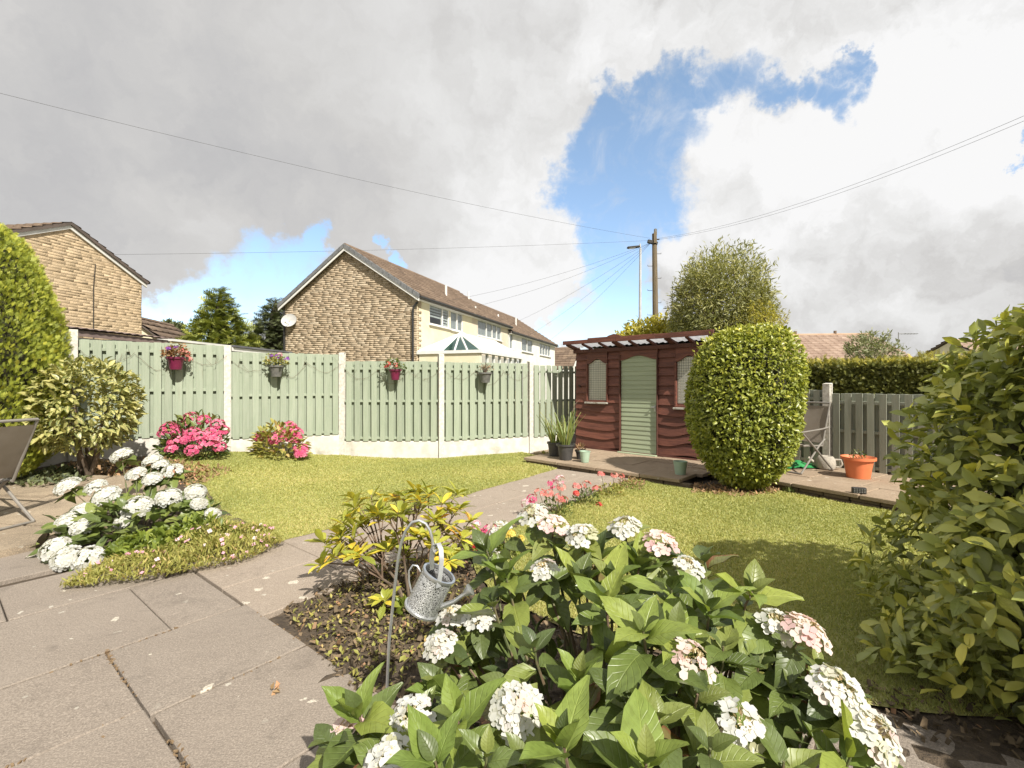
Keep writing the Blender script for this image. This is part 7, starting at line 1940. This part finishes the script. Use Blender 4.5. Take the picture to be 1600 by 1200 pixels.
# ---- pots hung on the fence
def hung_pot(name, label, px, py, panel, m, fl, seed, leafm='garden_leaf', n=200, dry=False, R=0.125):
    a = Vector(P[panel]); b = Vector(P[panel + 1]); d = (b - a).normalized(); nrm = Vector((d.y, -d.x))
    k = (px - 800) / FPX; s = (k * a.y - a.x) / (d.x - k * d.y); q = a + d * s
    c = q + nrm * 0.17; z = CAM_H - (py - 600) * c.y / FPX
    t = tag(empty(name, mat=frame((c.x, c.y, z), d, -nrm)), label, 'plant pot', 'pots hung on the green fence')
    h = 0.20
    MB().lathe([(R * 0.55, -h), (R * 0.68, -h), (R * 0.85, -h * 0.4), (R, -0.03), (R + 0.012, -0.03), (R + 0.012, 0.0), (R, 0.0), (R - 0.01, -0.03), (0.01, -0.035)], 24).build('pot', m, t)
    MB().tube([(R * 0.9, 0.0, -0.01), (0, R + 0.01, -0.005), (-R * 0.9, 0, -0.01)], 0.004, 5).tube([(0, R + 0.008, -0.005), (0, 0.16, 0.02), (0, 0.18, 0.10)], 0.005, 5).build('bracket', 'rubber_dark', t)
    pl = tag(empty('trailing_plant', mat=frame((c.x, c.y, z), d, -nrm)), label.replace('pot', 'pot plant', 1) if False else fl[0], 'plant', 'plants in the pots hung on the fence')
    if not dry:
        p, o_, f = ellipsoid_points(n, (0.19, 0.15, 0.14), seed, (0.2, 1.0), 0.25, -0.35)
        p[:, 1] = np.minimum(p[:, 1], 0.12)
        p += np.array([0, -0.02, 0.05]); foliage('leaves', leaves_on(p, norm(p), T_SMALL, (0.035, 0.065), seed, (0.7, 0.1, 0.6), (0.3, 0.8, 0.5)), leafm, pl, kind='stuff')
    else:
        for i in range(26):
            an = random.uniform(0, 6.28); e = Vector((math.cos(an) * random.uniform(0.05, 0.2), math.sin(an) * 0.08, random.uniform(0.06, 0.2)))
            MB().tube([(0, 0, -0.03), e * 0.5 + Vector((0, 0, 0.03)), e], 0.003, 4).build('stem', 'twig', pl)
        p, o_, f = ellipsoid_points(90, (0.16, 0.11, 0.10), seed, (0.2, 1.0), 0.25, -0.1); p += np.array([0, 0, 0.05])
        foliage('leaves', leaves_on(p, norm(p), T_SMALL, (0.02, 0.04), seed, (0.7, 0.1, 0.6), (0.3, 0.8, 0.5)), 'dry_leaf', pl, kind='stuff')
    for j, (dx, dz, rr, pm) in enumerate(fl[1]):
        foliage('flower_head', mophead_data((dx, -0.08 - 0.03 * (j % 2), dz), rr, (0, -0.6, 0.7), 12, (0.014, 0.024), seed + j), pm, pl)
hung_pot('magenta_pot', 'magenta pot hung on the first fence panel, overflowing with rusty pink plants', 273, 558, 0, 'magenta_plastic', ('rusty pink trailing plant in the magenta pot nearest the conifer', [(0.0, 0.16, 0.03, 'purple_petal'), (-0.1, 0.13, 0.025, 'purple_petal'), (0.12, 0.06, 0.06, 'salmon_petal'), (0.06, 0.10, 0.055, 'salmon_petal'), (0.17, -0.02, 0.05, 'salmon_petal')]), 401, 'rust_leaf', 300, R=0.12)
hung_pot('grey_pot', 'grey pot hung on the second fence panel with purple flowers', 432, 571, 1, 'grey_plastic', ('green and purple flowering plant in the grey pot on the second panel', [(0.02, 0.16, 0.045, 'purple_petal'), (0.16, 0.12, 0.045, 'purple_petal'), (-0.08, 0.17, 0.03, 'purple_petal'), (0.06, 0.19, 0.03, 'pale_pink_petal')]), 403, 'cover_leaf', 220, R=0.115)
hung_pot('magenta_pot', 'magenta pot hung on the third fence panel with red and white flowers', 621, 577, 2, 'magenta_plastic', ('red and white flowering plant in the magenta pot on the third panel', [(-0.10, 0.10, 0.05, 'red_petal'), (-0.02, 0.15, 0.045, 'white_petal'), (-0.05, 0.04, 0.04, 'white_petal'), (0.04, 0.08, 0.05, 'salmon_petal'), (-0.14, 0.05, 0.035, 'red_petal')]), 405, 'garden_leaf', 200, R=0.105)
hung_pot('grey_pot', 'dark grey pot hung on the fourth fence panel with a dried out plant', 753, 582, 3, 'grey_plastic', ('dried out plant in the dark grey pot on the fourth panel', []), 407, 'dry_leaf', 100, True, R=0.125)

# ---- thin dry vine strung along the fence
def vine(panel, label, seed, zc=0.0):
    a = Vector(P[panel]); b = Vector(P[panel + 1]); d = (b - a).normalized(); nrm = Vector((d.y, -d.x)); L = (b - a).length; r = random.Random(seed)
    t = tag(empty('dry_vine', mat=frame((a.x + nrm.x * 0.058, a.y + nrm.y * 0.058, PB[panel]), d, -nrm)), label, 'vine', 'dry vines along the fence')
    for k in range(3):
        n = 14; x0 = L * k / 3 * 0.95 + 0.08; x1 = x0 + L / 3 * 0.95
        pts = [(x0 + (x1 - x0) * i / n, -0.004 * r.random(), 1.34 - (0.16 + 0.10 * (k % 2)) * math.sin(math.pi * i / n) + r.uniform(-0.015, 0.015)) for i in range(n + 1)]
        MB().tube(pts, 0.0020, 4).build('tendril', 'twig', t)
        for j in range(6):
            p0 = Vector(pts[r.randrange(1, n)]); e = p0 + Vector((r.uniform(-0.12, 0.12), -0.01, r.uniform(-0.06, 0.16)))
            MB().tube([p0, p0.lerp(e, 0.5) + Vector((r.uniform(-.02, .02), 0, 0)), e], [0.0018, 0.0015, 0.001], 4).build('tendril', 'twig', t)
for i, l in enumerate(('dry vine strung across the first fence panel', 'dry vine strung across the second fence panel', 'dry vine strung across the third fence panel', 'dry vine strung across the fourth fence panel')):
    vine(i, l, 500 + i)

# ---- little spike light before the fence
v = on(507, 711, 0.03)
t = tag(empty('spike_light', v), 'small black spike light in the grass before the second fence panel', 'garden light')
MB().tube([(0, 0, -0.03), (0, 0, 0.10)], 0.008, 6).build('spike', 'black_plastic', t)
MB().cbox((0.0, 0, 0.12), (0.10, 0.05, 0.05), 0.01, Matrix.Rotation(0.5, 3, 'Y')).build('head', 'black_plastic', t)
# ---- loose leaves and stones on the paving
for i, (px, py, s, c, l) in enumerate([(478, 973, 0.018, 'dry_leaf', 'curled orange leaf at the patio corner of the bed'), (520, 1013, 0.022, 'dry_leaf', 'rusty dead leaf on the slab edge near the hook shadow'), (428, 1082, 0.02, 'dry_leaf', 'brown crumb of dirt on the near slab')]):
    b = on(px, py, 0.004); r = np.random.default_rng(600 + i); n = 3 + 5 * (i == 2)
    p = np.stack([r.normal(0, 0.012, n), r.normal(0, 0.01, n), r.uniform(0.004, 0.012, n)], -1)
    o = foliage('fallen_leaf', leaves_on(p, np.repeat(UP[None], n, 0), T_SMALL, (s, s * 1.8), 600 + i, (0.1, 0.1, 1.0), (0.1, 1.0, 0.4)), c, None); o.location = b
    tag(o, l, 'leaf', 'fallen leaves on the paving')
bpy.context.view_layer.update()
